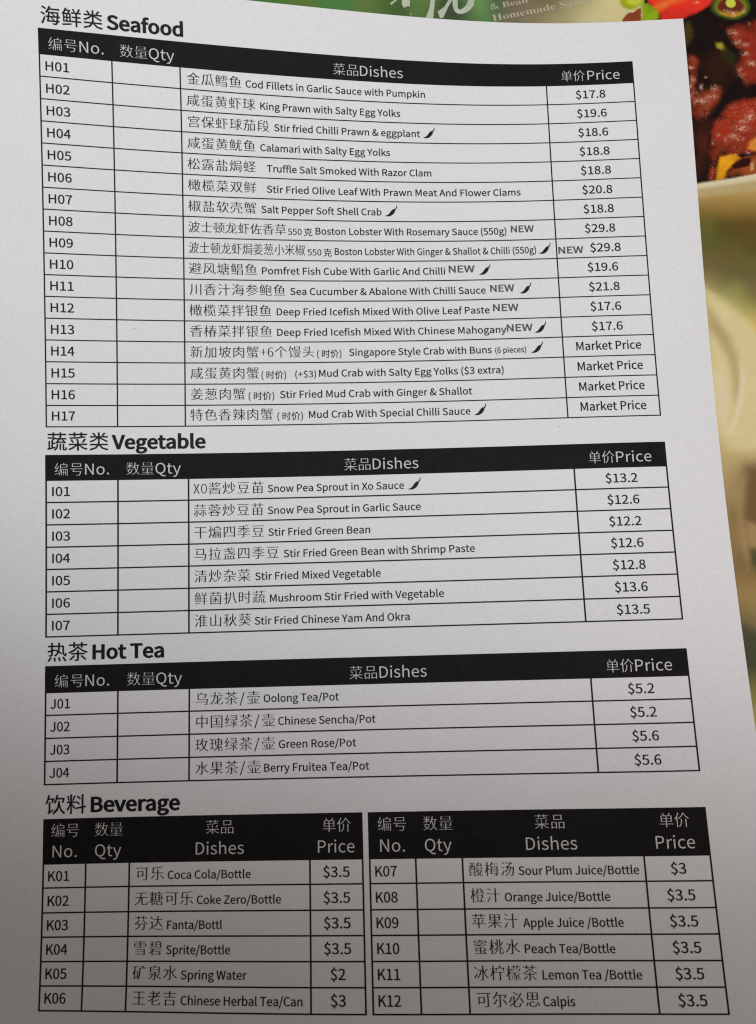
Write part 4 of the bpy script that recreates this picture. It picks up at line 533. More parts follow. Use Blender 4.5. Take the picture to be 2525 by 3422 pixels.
'芬':(1000,[[650,596,587,568,735,406,911,283,936,316,966,346,791,453],[339,592,210,448,36,345,66,314,91,282,146,312,201,347,201,282,379,282,300,101,75,-21,100,-50,118,-83,366,63,458,282,698,282,680,86,655,10,640,1,617,-1,494,4,510,-31,517,-67,594,-70,651,-69,689,-60,719,-38,753,64,777,351,207,351,324,449,414,567],[62,758,62,690,289,690,289,617,363,617,363,690,632,690,632,617,707,617,707,690,942,690,942,758,707,758,707,840,632,840,632,758,363,758,363,840,289,840,289,758]]),
'苗':(1000,[[460,33,225,33,225,206,460,206],[533,33,533,206,777,206,777,33],[153,502,153,-80,225,-80,225,-36,777,-36,777,-80,851,-80,851,502],[460,274,225,274,225,433,460,433],[533,274,533,433,777,433,777,274],[635,840,635,725,362,725,362,840,287,840,287,725,56,725,56,655,287,655,287,541,362,541,362,655,635,655,635,541,709,541,709,655,944,655,944,725,709,725,709,840]]),
'苹':(1000,[[162,452,228,352,276,260,345,288,296,380,226,477],[761,477,707,378,643,285,706,263,772,352,836,454],[112,569,112,499,459,499,459,251,52,251,52,181,459,181,459,-82,535,-82,535,181,949,181,949,251,535,251,535,499,891,499,891,569],[639,840,639,755,356,755,356,840,282,840,282,755,62,755,62,687,282,687,282,600,356,600,356,687,639,687,639,600,714,600,714,687,941,687,941,755,714,755,714,840]]),
'茄':(1000,[[558,509,558,-72,629,-72,629,-6,834,-6,834,-59,908,-59,908,509],[629,64,629,439,834,439,834,64],[202,605,199,471,58,471,58,401,195,401,151,154,32,-32,62,-56,86,-84,218,125,267,401,414,401,398,108,375,3,362,-8,343,-11,249,-7,263,-41,269,-76,330,-78,376,-75,410,-66,437,-43,468,86,487,471,271,471,276,605],[635,840,635,749,361,749,361,840,287,840,287,749,62,749,62,680,287,680,287,575,361,575,361,680,635,680,635,575,709,575,709,680,941,680,941,749,709,749,709,840]]),
'茶':(1000,[[276,197,192,90,82,5,114,-19,143,-44,256,54,350,176],[632,162,751,59,844,-41,906,3,810,102,691,202],[463,440,463,312,176,312,176,241,463,241,463,3,460,-10,446,-13,340,-13,354,-48,364,-83,446,-81,502,-71,533,-46,541,2,541,241,823,241,823,312,541,312,541,440],[646,840,646,740,350,740,350,840,274,840,274,740,62,740,62,670,274,670,274,575,350,575,350,670,646,670,646,575,723,575,723,670,941,670,941,740,723,740,723,840],[488,651,306,480,39,356,65,326,87,293,322,402,503,550,700,404,918,298,941,332,969,363,738,462,543,600,559,623]]),
'草':(1000,[[244,399,754,399,754,311,244,311],[244,542,754,542,754,456,244,456],[172,602,172,251,459,251,459,154,56,154,56,86,459,86,459,-78,534,-78,534,86,947,86,947,154,534,154,534,251,830,251,830,602],[62,766,62,698,291,698,291,621,364,621,364,698,634,698,634,621,707,621,707,698,941,698,941,766,707,766,707,840,634,840,634,766,364,766,364,840,291,840,291,766]]),
'菌':(1000,[[664,499,484,466,266,447,276,422,283,399,372,404,464,412,464,334,235,334,235,276,432,276,331,183,215,115,238,92,258,65,366,135,464,230,464,55,531,55,531,241,639,150,723,66,767,105,682,187,573,276,766,276,766,334,531,334,531,419,630,434,715,454],[632,840,632,775,364,775,364,840,290,840,290,775,58,775,58,706,290,706,290,625,364,625,364,706,632,706,632,625,706,625,706,706,942,706,942,775,706,775,706,840],[119,593,119,-81,193,-81,193,-42,809,-42,809,-81,886,-81,886,593],[193,24,193,528,809,528,809,24]]),
'菜':(1000,[[811,645,484,600,91,579,102,547,108,514,512,535,871,586],[136,462,190,386,225,312,292,341,254,414,199,489],[412,489,450,416,471,347,542,371,518,439,478,510],[807,526,755,426,694,332,752,305,817,395,883,498],[629,840,629,770,370,770,370,840,294,840,294,770,61,770,61,703,294,703,294,623,370,623,370,703,629,703,629,634,705,634,705,703,942,703,942,770,705,770,705,840],[459,341,459,264,58,264,58,196,391,196,226,82,34,4,62,-26,86,-61,286,34,459,171,459,-80,537,-80,537,173,708,38,911,-55,934,-20,962,11,765,85,601,196,946,196,946,264,537,264,537,341]]),
'葱':(1000,[[164,181,115,74,44,-20,107,-57,177,44,227,156],[744,159,820,52,873,-48,940,-18,886,82,808,185],[432,186,500,128,553,70,609,113,554,170,485,225],[289,195,289,30,316,-48,423,-68,626,-68,714,-39,744,81,710,92,678,108,665,18,620,0,427,0,372,6,360,30,360,195],[273,660,190,544,53,439,80,416,102,388,200,462,277,543,407,543,382,503,354,464,269,481,226,429,309,411,234,342,153,284,182,260,207,236,297,306,381,393,496,358,451,309,402,267,432,244,459,221,514,274,564,335,658,296,699,354,602,392,642,464,675,543,795,543,775,370,751,302,738,293,720,291,637,296,650,263,656,229,712,227,753,229,786,236,811,255,846,347,874,604,322,604,347,647],[484,543,601,543,571,476,536,414,423,446,455,494],[62,773,62,708,288,708,288,663,360,663,360,708,633,708,633,646,706,646,706,708,941,708,941,773,706,773,706,840,633,840,633,773,360,773,360,840,288,840,288,773]]),
'葵':(1000,[[874,543,812,490,741,436,706,468,674,501,748,553,821,611,766,647,708,595,641,542,606,597,578,656,516,638,591,499,694,385,317,385,403,480,465,597,420,618,408,615,109,615,109,555,372,555,332,494,281,439,226,488,163,531,118,494,179,449,232,399,136,342,35,303,57,276,74,246,188,296,294,365,294,320,461,320,460,223,146,223,146,158,439,158,329,63,66,-21,92,-52,111,-83,370,4,498,106,696,13,857,-79,904,-23,735,69,534,158,859,158,859,223,539,223,540,320,701,320,701,379,804,309,924,259,945,292,971,320,874,354,786,403,860,453,931,507],[61,768,61,704,282,704,282,641,355,641,355,704,643,704,643,641,716,641,716,704,941,704,941,768,716,768,716,840,643,840,643,768,355,768,355,840,282,840,282,768]]),
'蒜':(1000,[[98,573,98,506,446,506,446,573],[117,271,84,144,33,37,64,22,93,6,144,120,184,258],[357,254,396,164,420,79,482,104,454,186,413,275],[540,572,540,504,906,504,906,572],[561,269,522,142,462,38,492,22,521,5,583,118,628,256],[814,251,868,131,904,18,969,43,932,154,875,273],[52,396,52,329,242,329,242,-2,240,-12,229,-14,148,-14,162,-46,170,-78,238,-76,283,-67,307,-44,313,-2,313,329,472,329,472,396],[501,394,501,326,687,326,687,-3,684,-14,673,-17,588,-16,602,-48,610,-81,681,-79,728,-69,753,-46,759,-4,759,326,952,326,952,394],[62,757,62,690,288,690,288,611,361,611,361,690,633,690,633,611,706,611,706,690,941,690,941,757,706,757,706,840,633,840,633,757,361,757,361,840,288,840,288,757]]),
'蓉':(1000,[[327,512,234,432,119,368,146,343,170,317,290,394,393,490],[608,475,728,399,827,321,883,365,783,440,663,514],[492,473,296,294,38,168,64,138,85,108,157,138,227,171,227,-80,299,-80,299,-46,708,-46,708,-80,782,-80,782,174,846,144,914,117,936,152,963,182,733,277,537,418,556,444],[299,17,299,165,708,165,708,17],[323,227,414,294,493,368,584,291,681,227],[432,672,468,600,92,600,92,431,162,431,162,539,841,539,841,431,914,431,914,600,552,600,530,645,506,688],[62,777,62,712,284,712,284,639,357,639,357,712,636,712,636,639,710,639,710,712,941,712,941,777,710,777,710,840,636,840,636,777,357,777,357,840,284,840,284,777]]),
'蔬':(1000,[[633,267,633,-49,694,-49,694,267],[783,274,783,32,787,-26,801,-52,824,-64,852,-68,918,-66,938,-60,954,-48,965,-27,972,12,974,70,948,82,923,97,920,12,916,-2,909,-10,902,-13,857,-12,851,-9,847,2,846,274],[486,274,486,166,462,60,352,-39,377,-58,399,-80,522,36,548,165,548,274],[633,840,633,770,362,770,362,840,288,840,288,770,58,770,58,703,288,703,288,632,362,632,362,703,633,703,633,634,707,634,707,703,945,703,945,770,707,770,707,840],[37,31,54,-39,425,58,418,122,301,93,301,264,418,264,418,328,301,328,301,426,366,494,424,570,380,602,367,598,68,598,68,534,318,534,278,484,235,442,235,77,156,58,156,412,95,412,95,44],[459,301,542,312,856,327,883,285,939,319,876,404,792,488,738,457,776,422,812,382,547,372,602,428,656,490,947,490,947,554,725,554,702,594,674,633,610,617,631,586,650,554,425,554,425,490,571,490,520,430,484,395,460,376,437,367]]),
'虾':(1000,[[411,771,411,698,619,698,619,-79,693,-79,693,456,804,368,891,289,942,345,828,440,693,541,693,698,956,698,956,771],[333,218,354,162,373,102,287,89,287,294,428,294,428,653,287,653,287,832,218,832,218,653,80,653,80,241,143,241,143,294,219,294,219,78,32,51,44,-21,391,37,405,-32,468,-13,440,106,393,236],[143,591,223,591,223,356,143,356],[282,591,365,591,365,356,282,356]]),
'蛋':(1000,[[254,704,168,545,35,435,56,399,71,362,180,449,268,562,418,461,651,438,933,438,944,474,959,506,651,505,537,508,537,595,775,595,775,650,537,650,537,731,828,731,804,676,780,630,845,613,886,691,925,782,871,797,858,794,102,794,102,731,462,731,462,518,365,552,296,617,311,652,324,687],[225,293,464,293,464,193,225,193],[538,293,775,293,775,193,538,193],[67,23,72,-50,818,-19,905,-92,955,-44,846,42,718,134,850,134,850,351,538,351,538,417,464,417,464,351,154,351,154,134,464,134,464,31],[665,95,744,39,538,33,538,134,710,134]]),
'蛏':(1000,[[821,725,761,636,684,561,611,638,555,725],[424,791,424,725,479,724,543,614,626,520,518,462,401,422,424,394,442,363,568,410,682,474,798,406,929,360,950,392,976,422,851,462,742,519,846,630,921,773,872,794,859,791],[320,216,353,105,262,89,262,284,391,284,391,661,266,661,266,835,202,835,202,661,72,661,72,231,131,231,131,284,201,284,201,79,44,54,56,-16,368,42,376,1,396,6,396,-40,960,-40,960,27,721,27,721,199,925,199,925,266,721,266,721,394,648,394,648,266,453,266,453,199,648,199,648,27,431,27,406,125,374,227],[131,597,206,597,206,348,131,348],[258,597,330,597,330,348,258,348]]),
'蜜':(1000,[[200,623,157,550,100,487,154,449,210,518,254,596],[708,583,800,514,871,443,926,478,853,549,760,615],[246,271,462,271,462,178,246,178],[536,271,766,271,766,178,536,178],[87,12,94,-54,823,-28,882,-83,939,-41,845,39,727,119,843,119,843,330,536,330,536,386,462,386,462,330,172,330,172,119,462,119,462,21],[668,86,751,30,536,23,536,119,721,119],[687,684,550,574,371,490,371,629,306,629,307,468,190,435,71,409,94,383,113,355,224,383,333,417,373,404,436,401,649,401,727,422,754,508,724,516,696,528,684,469,642,456,437,456,608,544,744,657],[440,826,473,765,77,765,77,608,146,608,146,704,413,704,375,670,458,626,526,576,569,619,505,662,426,704,853,704,853,608,924,608,924,765,556,765,534,804,510,844]]),
'蟹':(1000,[[245,225,462,225,462,141,245,141],[536,225,757,225,757,141,536,141],[187,842,128,751,35,665,60,646,79,621,114,650,114,572,101,456,38,340,64,323,89,302,133,366,159,436,270,436,270,351,327,351,327,436,422,436,422,389,420,380,411,378,349,379,360,352,367,325,422,326,462,335,462,279,172,279,172,87,462,87,462,7,81,-1,88,-61,820,-34,866,-86,916,-51,851,16,770,87,834,87,834,279,536,279,536,336,464,336,482,356,486,389,486,691,361,691,398,728,429,767,390,796,378,793,231,793,251,831],[719,59,768,17,536,9,536,87,761,87],[521,443,521,389,711,389,711,317,777,317,777,389,957,389,957,443,777,443,777,511,936,511,936,564,777,564,777,614,814,612,842,614,870,618,890,631,914,678,933,805,521,805,521,751,657,751,599,684,507,642,526,619,541,595,592,616,560,548,511,489,539,476,564,461,585,484,604,511,711,511,711,443],[711,621,711,564,634,564,651,608,596,618,672,674,720,751,860,751,850,695,838,669,828,664,790,664,754,666,763,644,768,621],[270,642,270,587,175,587,175,642],[327,642,422,642,422,587,327,587],[270,541,270,481,168,481,174,541],[327,541,422,541,422,481,327,481],[336,744,310,717,283,691,155,691,199,744]]),
'豆':(1000,[[78,788,78,719,917,719,917,788],[243,244,288,138,319,42,392,64,360,160,312,263],[247,541,734,541,734,355,247,355],[170,612,170,285,815,285,815,612],[676,262,628,143,567,25,56,25,56,-44,943,-44,943,25,644,25,703,130,759,241]]),
'软':(1000,[[591,841,544,620,461,444,494,424,523,402,576,500,619,618,876,618,854,513,831,424,891,406,926,531,959,675,909,689,900,687,637,687,652,758,664,830],[664,523,664,477,630,230,435,-30,466,-54,492,-81,634,70,707,228,790,46,915,-79,938,-46,966,-18,816,140,734,384,737,523],[94,332,122,342,172,346,278,346,278,201,39,168,56,92,278,127,278,-76,346,-76,346,139,482,161,479,231,346,211,346,346,472,346,472,414,346,414,346,563,278,563,278,414,168,414,217,526,263,650,478,650,478,722,287,722,316,822,242,838,228,780,212,722,50,722,50,650,190,650,152,544,124,479,97,424,70,398]]),
'辣':(1000,[[94,617,134,530,162,449,221,475,191,554,150,639],[470,560,470,290,630,290,514,134,367,20,394,-7,418,-36,546,68,656,208,656,-81,729,-81,729,222,823,82,927,-27,951,3,978,30,858,143,757,290,925,290,925,560,729,560,729,656,951,656,951,723,729,723,729,841,656,841,656,723,450,723,450,656,656,656,656,560],[537,500,656,500,656,349,537,349],[729,500,855,500,855,349,729,349],[181,820,218,765,248,710,57,710,57,646,432,646,432,710,274,710,315,731,283,787,241,846],[68,265,68,201,210,201,180,78,79,-31,106,-56,127,-82,245,52,281,201,423,201,423,265,283,265,283,375,442,375,442,438,329,438,372,525,413,617,343,634,308,536,265,438,44,438,44,375,211,375,211,265]]),
'达':(1000,[[80,787,151,687,202,593,270,630,217,722,144,819],[585,837,582,738,577,643,323,643,323,570,569,570,498,332,317,160,344,134,367,102,528,238,615,419,762,256,876,109,939,157,805,322,635,501,645,570,942,570,942,643,653,643,662,837],[262,467,47,467,47,395,187,395,187,130,114,84,36,5,87,-64,162,30,222,70,264,48,319,7,438,-40,599,-51,780,-48,941,-41,950,0,964,38,792,24,601,19,450,28,336,69,262,124]]),
'避':(1000,[[654,627,676,558,689,492,746,508,732,572,707,640],[58,768,134,676,190,588,253,626,195,713,117,802],[420,341,531,341,531,137,420,137],[394,567,395,731,513,731,513,567],[329,792,329,620,314,406,234,191,261,170,285,143,333,235,365,336,365,79,587,79,587,400,378,400,391,506,578,506,578,792],[705,828,730,773,750,716,610,716,610,655,949,655,949,716,819,716,796,779,765,844],[851,643,824,563,790,483,600,483,600,420,743,420,743,310,613,310,613,249,743,249,743,70,810,70,810,249,945,249,945,310,810,310,810,420,956,420,956,483,850,483,884,554,915,628],[232,454,46,454,46,385,162,385,162,102,97,60,28,-2,75,-66,148,16,210,50,252,32,308,-4,430,-44,590,-54,778,-51,948,-44,956,-6,969,31,789,18,592,12,442,20,325,55,271,89,232,110]]),
'酱':(1000,[[88,772,150,703,197,636,250,672,202,736,138,802],[124,299,124,-80,192,-80,192,-38,808,-38,808,-80,880,-80,880,299,619,299,619,351,940,351,940,408,62,408,62,351,373,351,373,299],[192,9,192,50,808,50,808,9],[192,94,192,246,369,246,326,199,207,165,226,142,241,119,383,173,430,246,558,246,558,203,577,151,652,139,808,140,808,94],[433,351,558,351,558,299,433,299],[808,184,800,180,658,180,626,184,619,203,619,246,808,246],[604,843,519,734,402,642,424,618,445,593,515,644,580,705,854,705,789,622,699,563,652,616,597,666,546,636,596,589,639,539,528,512,402,497,422,468,438,436,757,522,945,748,905,766,891,764,631,764,670,821],[57,522,85,460,314,567,314,437,384,437,384,839,314,839,314,632,174,570]]),
'酸':(1000,[[748,532,838,435,910,345,964,384,890,472,798,566],[621,557,546,464,459,381,508,331,598,426,683,533],[511,562,588,576,852,602,883,544,943,579,882,683,801,795,746,765,782,716,816,662,605,647,670,726,731,814,655,838,589,734,538,670,512,645,489,633,511,570],[632,266,821,266,778,191,720,126,668,190,628,261],[648,421,566,290,459,183,488,160,513,135,584,206,623,142,669,83,564,20,448,-22,470,-50,487,-81,608,-33,718,35,814,-30,926,-76,946,-44,971,-15,864,24,771,81,853,182,912,309,866,328,854,325,672,325,694,362,714,400],[119,158,382,158,382,54,119,54],[119,214,119,300,134,288,146,274,207,372,222,473,222,553,277,553,277,364,288,318,327,307,382,307,382,214],[46,801,46,737,168,737,168,618,63,618,63,-76,119,-76,119,-7,382,-7,382,-62,440,-62,440,618,332,618,332,737,453,737,453,801],[220,618,220,737,279,737,279,618],[119,309,119,553,180,553,180,474,170,391],[319,553,382,553,382,352,368,350,331,350,321,352,319,365]]),
'量':(1000,[[250,665,747,665,747,610,250,610],[250,763,747,763,747,709,250,709],[177,808,177,565,822,565,822,808],[52,522,52,465,949,465,949,522],[230,273,462,273,462,215,230,215],[535,273,777,273,777,215,535,215],[230,373,462,373,462,317,230,317],[535,373,777,373,777,317,535,317],[47,3,47,-55,955,-55,955,3,535,3,535,61,873,61,873,114,535,114,535,169,851,169,851,420,159,420,159,169,462,169,462,114,131,114,131,61,462,61,462,3]]),
'金':(1000,[[198,218,253,122,291,34,356,62,316,150,260,242],[733,243,684,148,628,57,685,33,744,118,804,215],[499,849,300,652,30,522,59,489,82,453,162,486,241,526,241,470,458,470,458,334,113,334,113,265,458,265,458,18,68,18,68,-51,934,-51,934,18,537,18,537,265,888,265,888,334,537,334,537,470,758,470,758,533,840,490,919,457,944,491,972,522,738,630,544,782,569,818],[746,540,266,540,392,626,501,729,614,628]]),
'银':(1000,[[829,546,829,424,536,424,536,546],[829,609,536,609,536,730,829,730],[460,-80,518,-56,717,0,714,32,713,68,536,25,536,358,627,358,734,96,920,-73,942,-38,969,-8,864,58,780,152,868,208,951,271,903,324,831,263,749,204,716,278,689,358,898,358,898,796,463,796,463,53,450,5,426,-18,445,-48],[178,837,118,704,34,595,56,560,73,525,124,584,170,654,405,654,405,726,208,726,228,772,246,818],[191,-73,244,-38,425,58,418,88,412,122,270,53,270,275,414,275,414,344,270,344,270,479,392,479,392,547,110,547,110,479,198,479,198,344,58,344,58,275,198,275,198,56,185,12,160,-8,178,-40]]),
'雪':(1000,[[193,546,193,493,410,493,410,546],[171,431,171,377,411,377,411,431],[584,431,584,377,831,377,831,431],[584,546,584,493,806,493,806,546],[76,670,76,453,144,453,144,609,460,609,460,350,534,350,534,609,855,609,855,453,925,453,925,670,534,670,534,738,865,738,865,799,134,799,134,738,460,738,460,670],[164,307,164,245,753,245,753,164,187,164,187,105,753,105,753,20,147,20,147,-42,753,-42,753,-82,827,-82,827,307]]),
'露':(1000,[[200,599,200,555,404,555,404,599],[182,511,182,467,403,467,403,511],[591,511,591,467,815,467,815,511],[591,599,591,555,798,555,798,599],[180,369,371,369,371,280,180,280],[77,692,77,523,146,523,146,640,460,640,460,450,534,450,534,640,852,640,852,523,922,523,922,692,534,692,534,744,865,744,865,800,136,800,136,744,460,744,460,692],[111,195,111,-7,54,-12,61,-73,468,-30,467,28,311,12,311,108,442,108,442,156,459,134,471,112,534,131,534,-80,599,-80,599,-55,801,-55,801,-78,868,-78,868,134,931,119,950,147,972,173,858,200,755,241,832,309,890,390,849,413,838,409,656,409,684,450,622,460,552,374,441,295,464,278,484,256,528,286,568,316,606,276,649,241,545,194,437,162,311,162,311,228,436,228,436,421,118,421,118,228,247,228,247,6,169,-2,169,195],[599,-4,599,93,801,93,801,-4],[844,142,566,142,636,171,701,206,770,170],[607,352,613,359,799,359,754,313,701,271,649,310]]),
'顿':(1000,[[688,501,646,150,429,-25,452,-52,468,-80,706,118,755,501],[723,90,830,3,918,-80,962,-28,872,52,765,135],[222,-53,278,-16,470,79,463,110,458,144,294,70,294,244,449,244,449,572,387,572,387,309,294,309,294,650,460,650,460,716,294,716,294,839,226,839,226,716,46,716,46,650,226,650,226,309,132,309,132,572,72,572,72,244,226,244,226,87,212,38,185,12,206,-19],[523,617,523,158,590,158,590,556,846,556,846,160,914,160,914,617,718,617,758,724,949,724,949,789,486,789,486,724,686,724,668,669,649,617]]),
'风':(1000,[[159,792,159,495,140,230,40,-31,72,-54,102,-81,212,204,236,495,236,720,760,720,778,130,893,-70,950,-32,971,107,946,131,922,159,916,53,899,8,841,223,835,792],[610,649,564,528,507,411,425,513,344,608,282,575,374,463,467,343,360,199,239,92,269,64,296,34,411,142,513,280,600,155,665,48,735,88,657,210,554,350,622,486,676,630]]),
'饮':(1000,[[557,839,508,632,424,467,488,424,539,513,581,620,861,620,842,538,821,467,884,447,919,554,948,677,897,691,883,689,601,689,618,758,631,828],[641,544,641,485,600,231,370,-34,400,-58,424,-86,600,76,685,250,779,50,930,-83,952,-50,978,-21,803,142,712,405,714,544],[156,838,104,622,23,449,53,427,80,403,132,500,175,614,353,614,328,542,301,482,361,461,404,558,443,671,393,687,380,683,195,683,212,753,226,824],[166,-67,218,-24,407,100,397,130,388,163,253,79,253,494,182,494,182,87,162,29,126,-4,148,-34]]),
'馒':(1000,[[534,655,819,655,819,591,534,591],[534,763,819,763,819,701,534,701],[465,811,465,543,890,543,890,811],[773,446,873,446,873,358,773,358],[622,446,720,446,720,358,622,358],[474,446,569,446,569,358,474,358],[415,497,415,308,935,308,935,497],[808,196,749,134,675,83,604,134,548,196],[425,256,425,196,471,196,532,117,608,50,479,8,337,-20,360,-50,378,-82,532,-46,673,8,790,-45,922,-81,942,-48,967,-20,848,6,742,47,840,128,913,234,867,259,854,256],[152,838,106,624,30,449,60,428,86,404,134,502,175,619,327,619,302,545,275,482,333,461,376,558,414,671,366,687,354,683,192,683,208,754,221,825],[170,-71,170,-67,222,-22,389,104,377,133,366,166,239,76,239,483,170,483,170,79,156,16,129,-19,152,-44]]),
'香':(1000,[[279,110,733,110,733,16,279,16],[279,166,279,255,733,255,733,166],[205,316,205,-80,279,-80,279,-44,733,-44,733,-78,810,-78,810,316],[778,833,488,784,138,757,150,726,157,693,306,702,460,714,460,610,57,610,57,542,380,542,222,412,37,321,64,292,87,260,289,375,460,538,460,343,538,343,538,537,714,382,916,272,938,304,965,332,782,420,620,542,944,542,944,610,538,610,538,722,698,744,835,773]]),
'马':(1000,[[57,201,57,129,711,129,711,201],[226,633,212,472,194,324,837,323,806,94,767,1,748,-8,722,-10,660,-10,567,-4,584,-40,592,-76,682,-79,750,-78,796,-70,831,-46,879,72,919,394,744,394,766,593,784,778,729,784,716,780,133,780,133,707,703,707,688,555,668,394,278,394,301,628]]),
'鱼':(1000,[[61,36,61,-35,940,-35,940,36],[239,325,465,325,465,195,239,195],[538,325,774,325,774,195,538,195],[239,515,465,515,465,386,239,386],[538,515,774,515,774,386,538,386],[342,844,229,688,54,538,81,510,104,479,166,526,166,130,849,130,849,580,602,580,659,654,705,729,655,761,643,758,380,758,425,827],[228,580,282,635,330,691,597,691,556,634,511,580]]),
'鱿':(1000,[[761,787,820,702,863,622,923,653,878,731,818,813],[714,453,714,38,730,-40,797,-60,882,-60,944,-25,966,111,933,123,903,141,896,30,876,6,808,6,788,12,784,38,784,453],[47,37,59,-31,470,23,468,84,238,57],[641,841,641,576,478,576,478,506,638,506,592,230,442,-34,474,-56,502,-81,660,206,708,506,956,506,956,576,711,576,711,841],[340,694,312,636,281,583,143,583,176,638,204,694],[192,841,132,694,35,547,63,528,87,506,90,510,90,148,451,148,451,583,347,583,391,654,430,727,388,757,374,753,230,753,259,831],[149,338,242,338,242,208,149,208],[296,338,390,338,390,208,296,208],[149,523,242,523,242,395,149,395],[296,523,390,523,390,395,296,395]]),
'鲍':(1000,[[48,37,58,-31,459,17,458,78],[331,694,302,636,272,583,147,583,180,638,208,694],[582,838,522,682,436,555,436,583,336,583,380,654,420,727,378,757,365,753,233,753,261,832,193,841,135,693,36,547,63,528,87,505,89,507,89,148,436,148,436,549,462,524,484,500,517,542,517,49,543,-40,644,-63,847,-63,933,-31,963,88,930,98,900,115,886,22,843,1,648,1,594,10,583,50,583,248,778,248,778,556,526,556,557,606,586,659,856,659,852,346,837,238,825,226,808,224,707,228,720,198,726,167,786,164,834,166,870,176,896,199,916,326,921,726,615,726,649,822],[146,338,236,338,236,208,146,208],[286,338,378,338,378,208,286,208],[146,523,236,523,236,395,146,395],[286,523,378,523,378,395,286,395],[583,496,715,496,715,308,583,308]]),
'鲜':(1000,[[48,37,59,-33,473,16,472,79],[536,800,574,728,600,660,657,684,629,750,590,820],[352,694,324,636,295,583,147,583,180,638,208,694],[193,841,135,693,36,547,63,528,87,505,90,508,90,148,453,148,453,583,360,583,403,654,441,727,399,757,386,753,233,753,261,832],[150,338,243,338,243,208,150,208],[297,338,392,338,392,208,297,208],[150,523,243,523,243,395,150,395],[297,523,392,523,392,395,297,395],[482,219,482,151,689,151,689,-83,760,-83,760,151,961,151,961,219,760,219,760,363,925,363,925,428,760,428,760,576,943,576,943,642,821,642,865,723,906,808,836,825,798,733,752,642,496,642,496,576,689,576,689,428,517,428,517,363,689,363,689,219]]),
'鲳':(1000,[[48,37,59,-32,454,29,451,91,231,60],[582,586,825,586,825,490,582,490],[582,738,825,738,825,643,582,643],[512,798,512,430,897,430,897,798],[314,692,288,635,258,583,141,583,174,637,201,692],[187,841,129,692,30,547,57,528,81,504,91,516,91,148,421,148,421,583,326,583,368,654,406,726,364,757,349,753,227,753,255,831],[151,338,230,338,230,208,151,208],[284,338,360,338,360,208,284,208],[151,523,230,523,230,395,151,395],[284,523,360,523,360,395,284,395],[551,139,858,139,858,28,551,28],[551,203,551,296,858,296,858,203],[480,361,480,-79,551,-79,551,-36,858,-36,858,-75,931,-75,931,361]]),
'鳕':(1000,[[46,37,58,-31,431,31,428,92,220,61],[744,552,744,498,872,498,872,552],[478,431,478,377,620,377,620,431],[745,431,745,377,892,377,892,431],[312,694,284,636,254,583,141,583,174,638,202,694],[191,841,131,694,33,547,61,528,86,506,88,509,88,148,411,148,411,583,318,583,362,654,400,727,359,757,346,753,228,753,258,831],[148,338,221,338,221,208,148,208],[274,338,349,338,349,208,274,208],[148,523,221,523,221,395,148,395],[274,523,349,523,349,395,274,395],[439,671,439,514,498,514,498,498,621,498,621,552,502,552,502,616,650,616,650,376,716,376,716,616,874,616,874,514,938,514,938,671,716,671,716,736,922,736,922,796,456,796,456,736,650,736,650,671],[472,301,472,241,834,241,834,158,495,158,495,98,834,98,834,12,464,12,464,-48,834,-48,834,-90,903,-90,903,301]]),
'黄':(1000,[[592,40,756,-22,887,-80,942,-30,803,28,636,87],[352,87,220,24,59,-29,86,-56,110,-83,273,-28,420,43],[163,446,163,104,844,104,844,446,538,446,538,519,948,519,948,588,700,588,700,684,882,684,882,752,700,752,700,840,624,840,624,752,379,752,379,840,304,840,304,752,127,752,127,684,304,684,304,588,55,588,55,519,461,519,461,446],[379,588,379,684,624,684,624,588],[236,249,461,249,461,160,236,160],[538,249,769,249,769,160,538,160],[236,391,461,391,461,303,236,303],[538,391,769,391,769,303,538,303]]),
'龙':(1000,[[596,777,696,701,778,628,829,675,745,746,644,818],[810,476,719,338,602,215,602,530,944,530,944,601,423,601,432,714,438,837,359,840,354,716,346,601,54,601,54,530,338,530,247,210,34,-1,66,-32,92,-65,316,176,415,530,526,530,526,153,421,83,308,26,337,-3,360,-33,445,12,526,63,553,-28,654,-51,844,-51,931,-18,961,104,926,116,892,134,880,40,840,18,660,18,612,27,602,65,602,120,758,272,879,447]]),
' ':(224,[]),
'$':(555,[[249,-123,315,-123,315,-10,407,24,466,90,488,184,407,348,256,430,175,542,189,599,228,636,288,650,342,642,384,621,424,587,473,641,430,680,378,708,315,724,315,836,249,836,249,723,164,691,108,627,87,537,168,388,318,304,399,178,385,117,342,78,273,63,208,73,152,100,101,137,58,74,112,34,178,4,249,-12]]),
'&':(680,[[259,-13,340,-2,410,26,470,71,529,34,586,5,639,-13,663,63,620,78,574,102,526,133,578,213,622,301,654,395,569,395,542,315,508,243,466,179,398,241,334,310,280,385,359,446,420,516,445,602,428,677,379,728,301,746,212,723,154,662,133,574,139,519,155,462,181,402,110,346,56,278,36,190,64,85,142,14],[410,119,366,88,319,68,270,60,196,77,144,124,125,195,138,248,171,296,218,338,274,260,340,186],[246,445,227,490,215,534,211,575,222,630,254,668,302,682,342,670,364,640,371,600,354,541,308,491]]),
'(':(338,[[239,-196,295,-171,224,-20,182,142,168,311,182,479,224,642,295,792,239,818,160,664,110,496,92,311,110,125,160,-42]]),
')':(338,[[99,-196,178,-42,228,125,246,311,228,496,178,664,99,818,42,792,114,642,156,479,171,311,156,142,114,-20,42,-171]]),
'+':(555,[[241,116,314,116,314,335,518,335,518,403,314,403,314,622,241,622,241,403,38,403,38,335,241,335]]),
'.':(278,[[139,-13,172,-4,196,20,205,56,196,93,172,117,139,126,106,117,82,93,73,56,82,20,106,-4]]),
'/':(392,[[11,-179,78,-179,377,794,311,794]]),
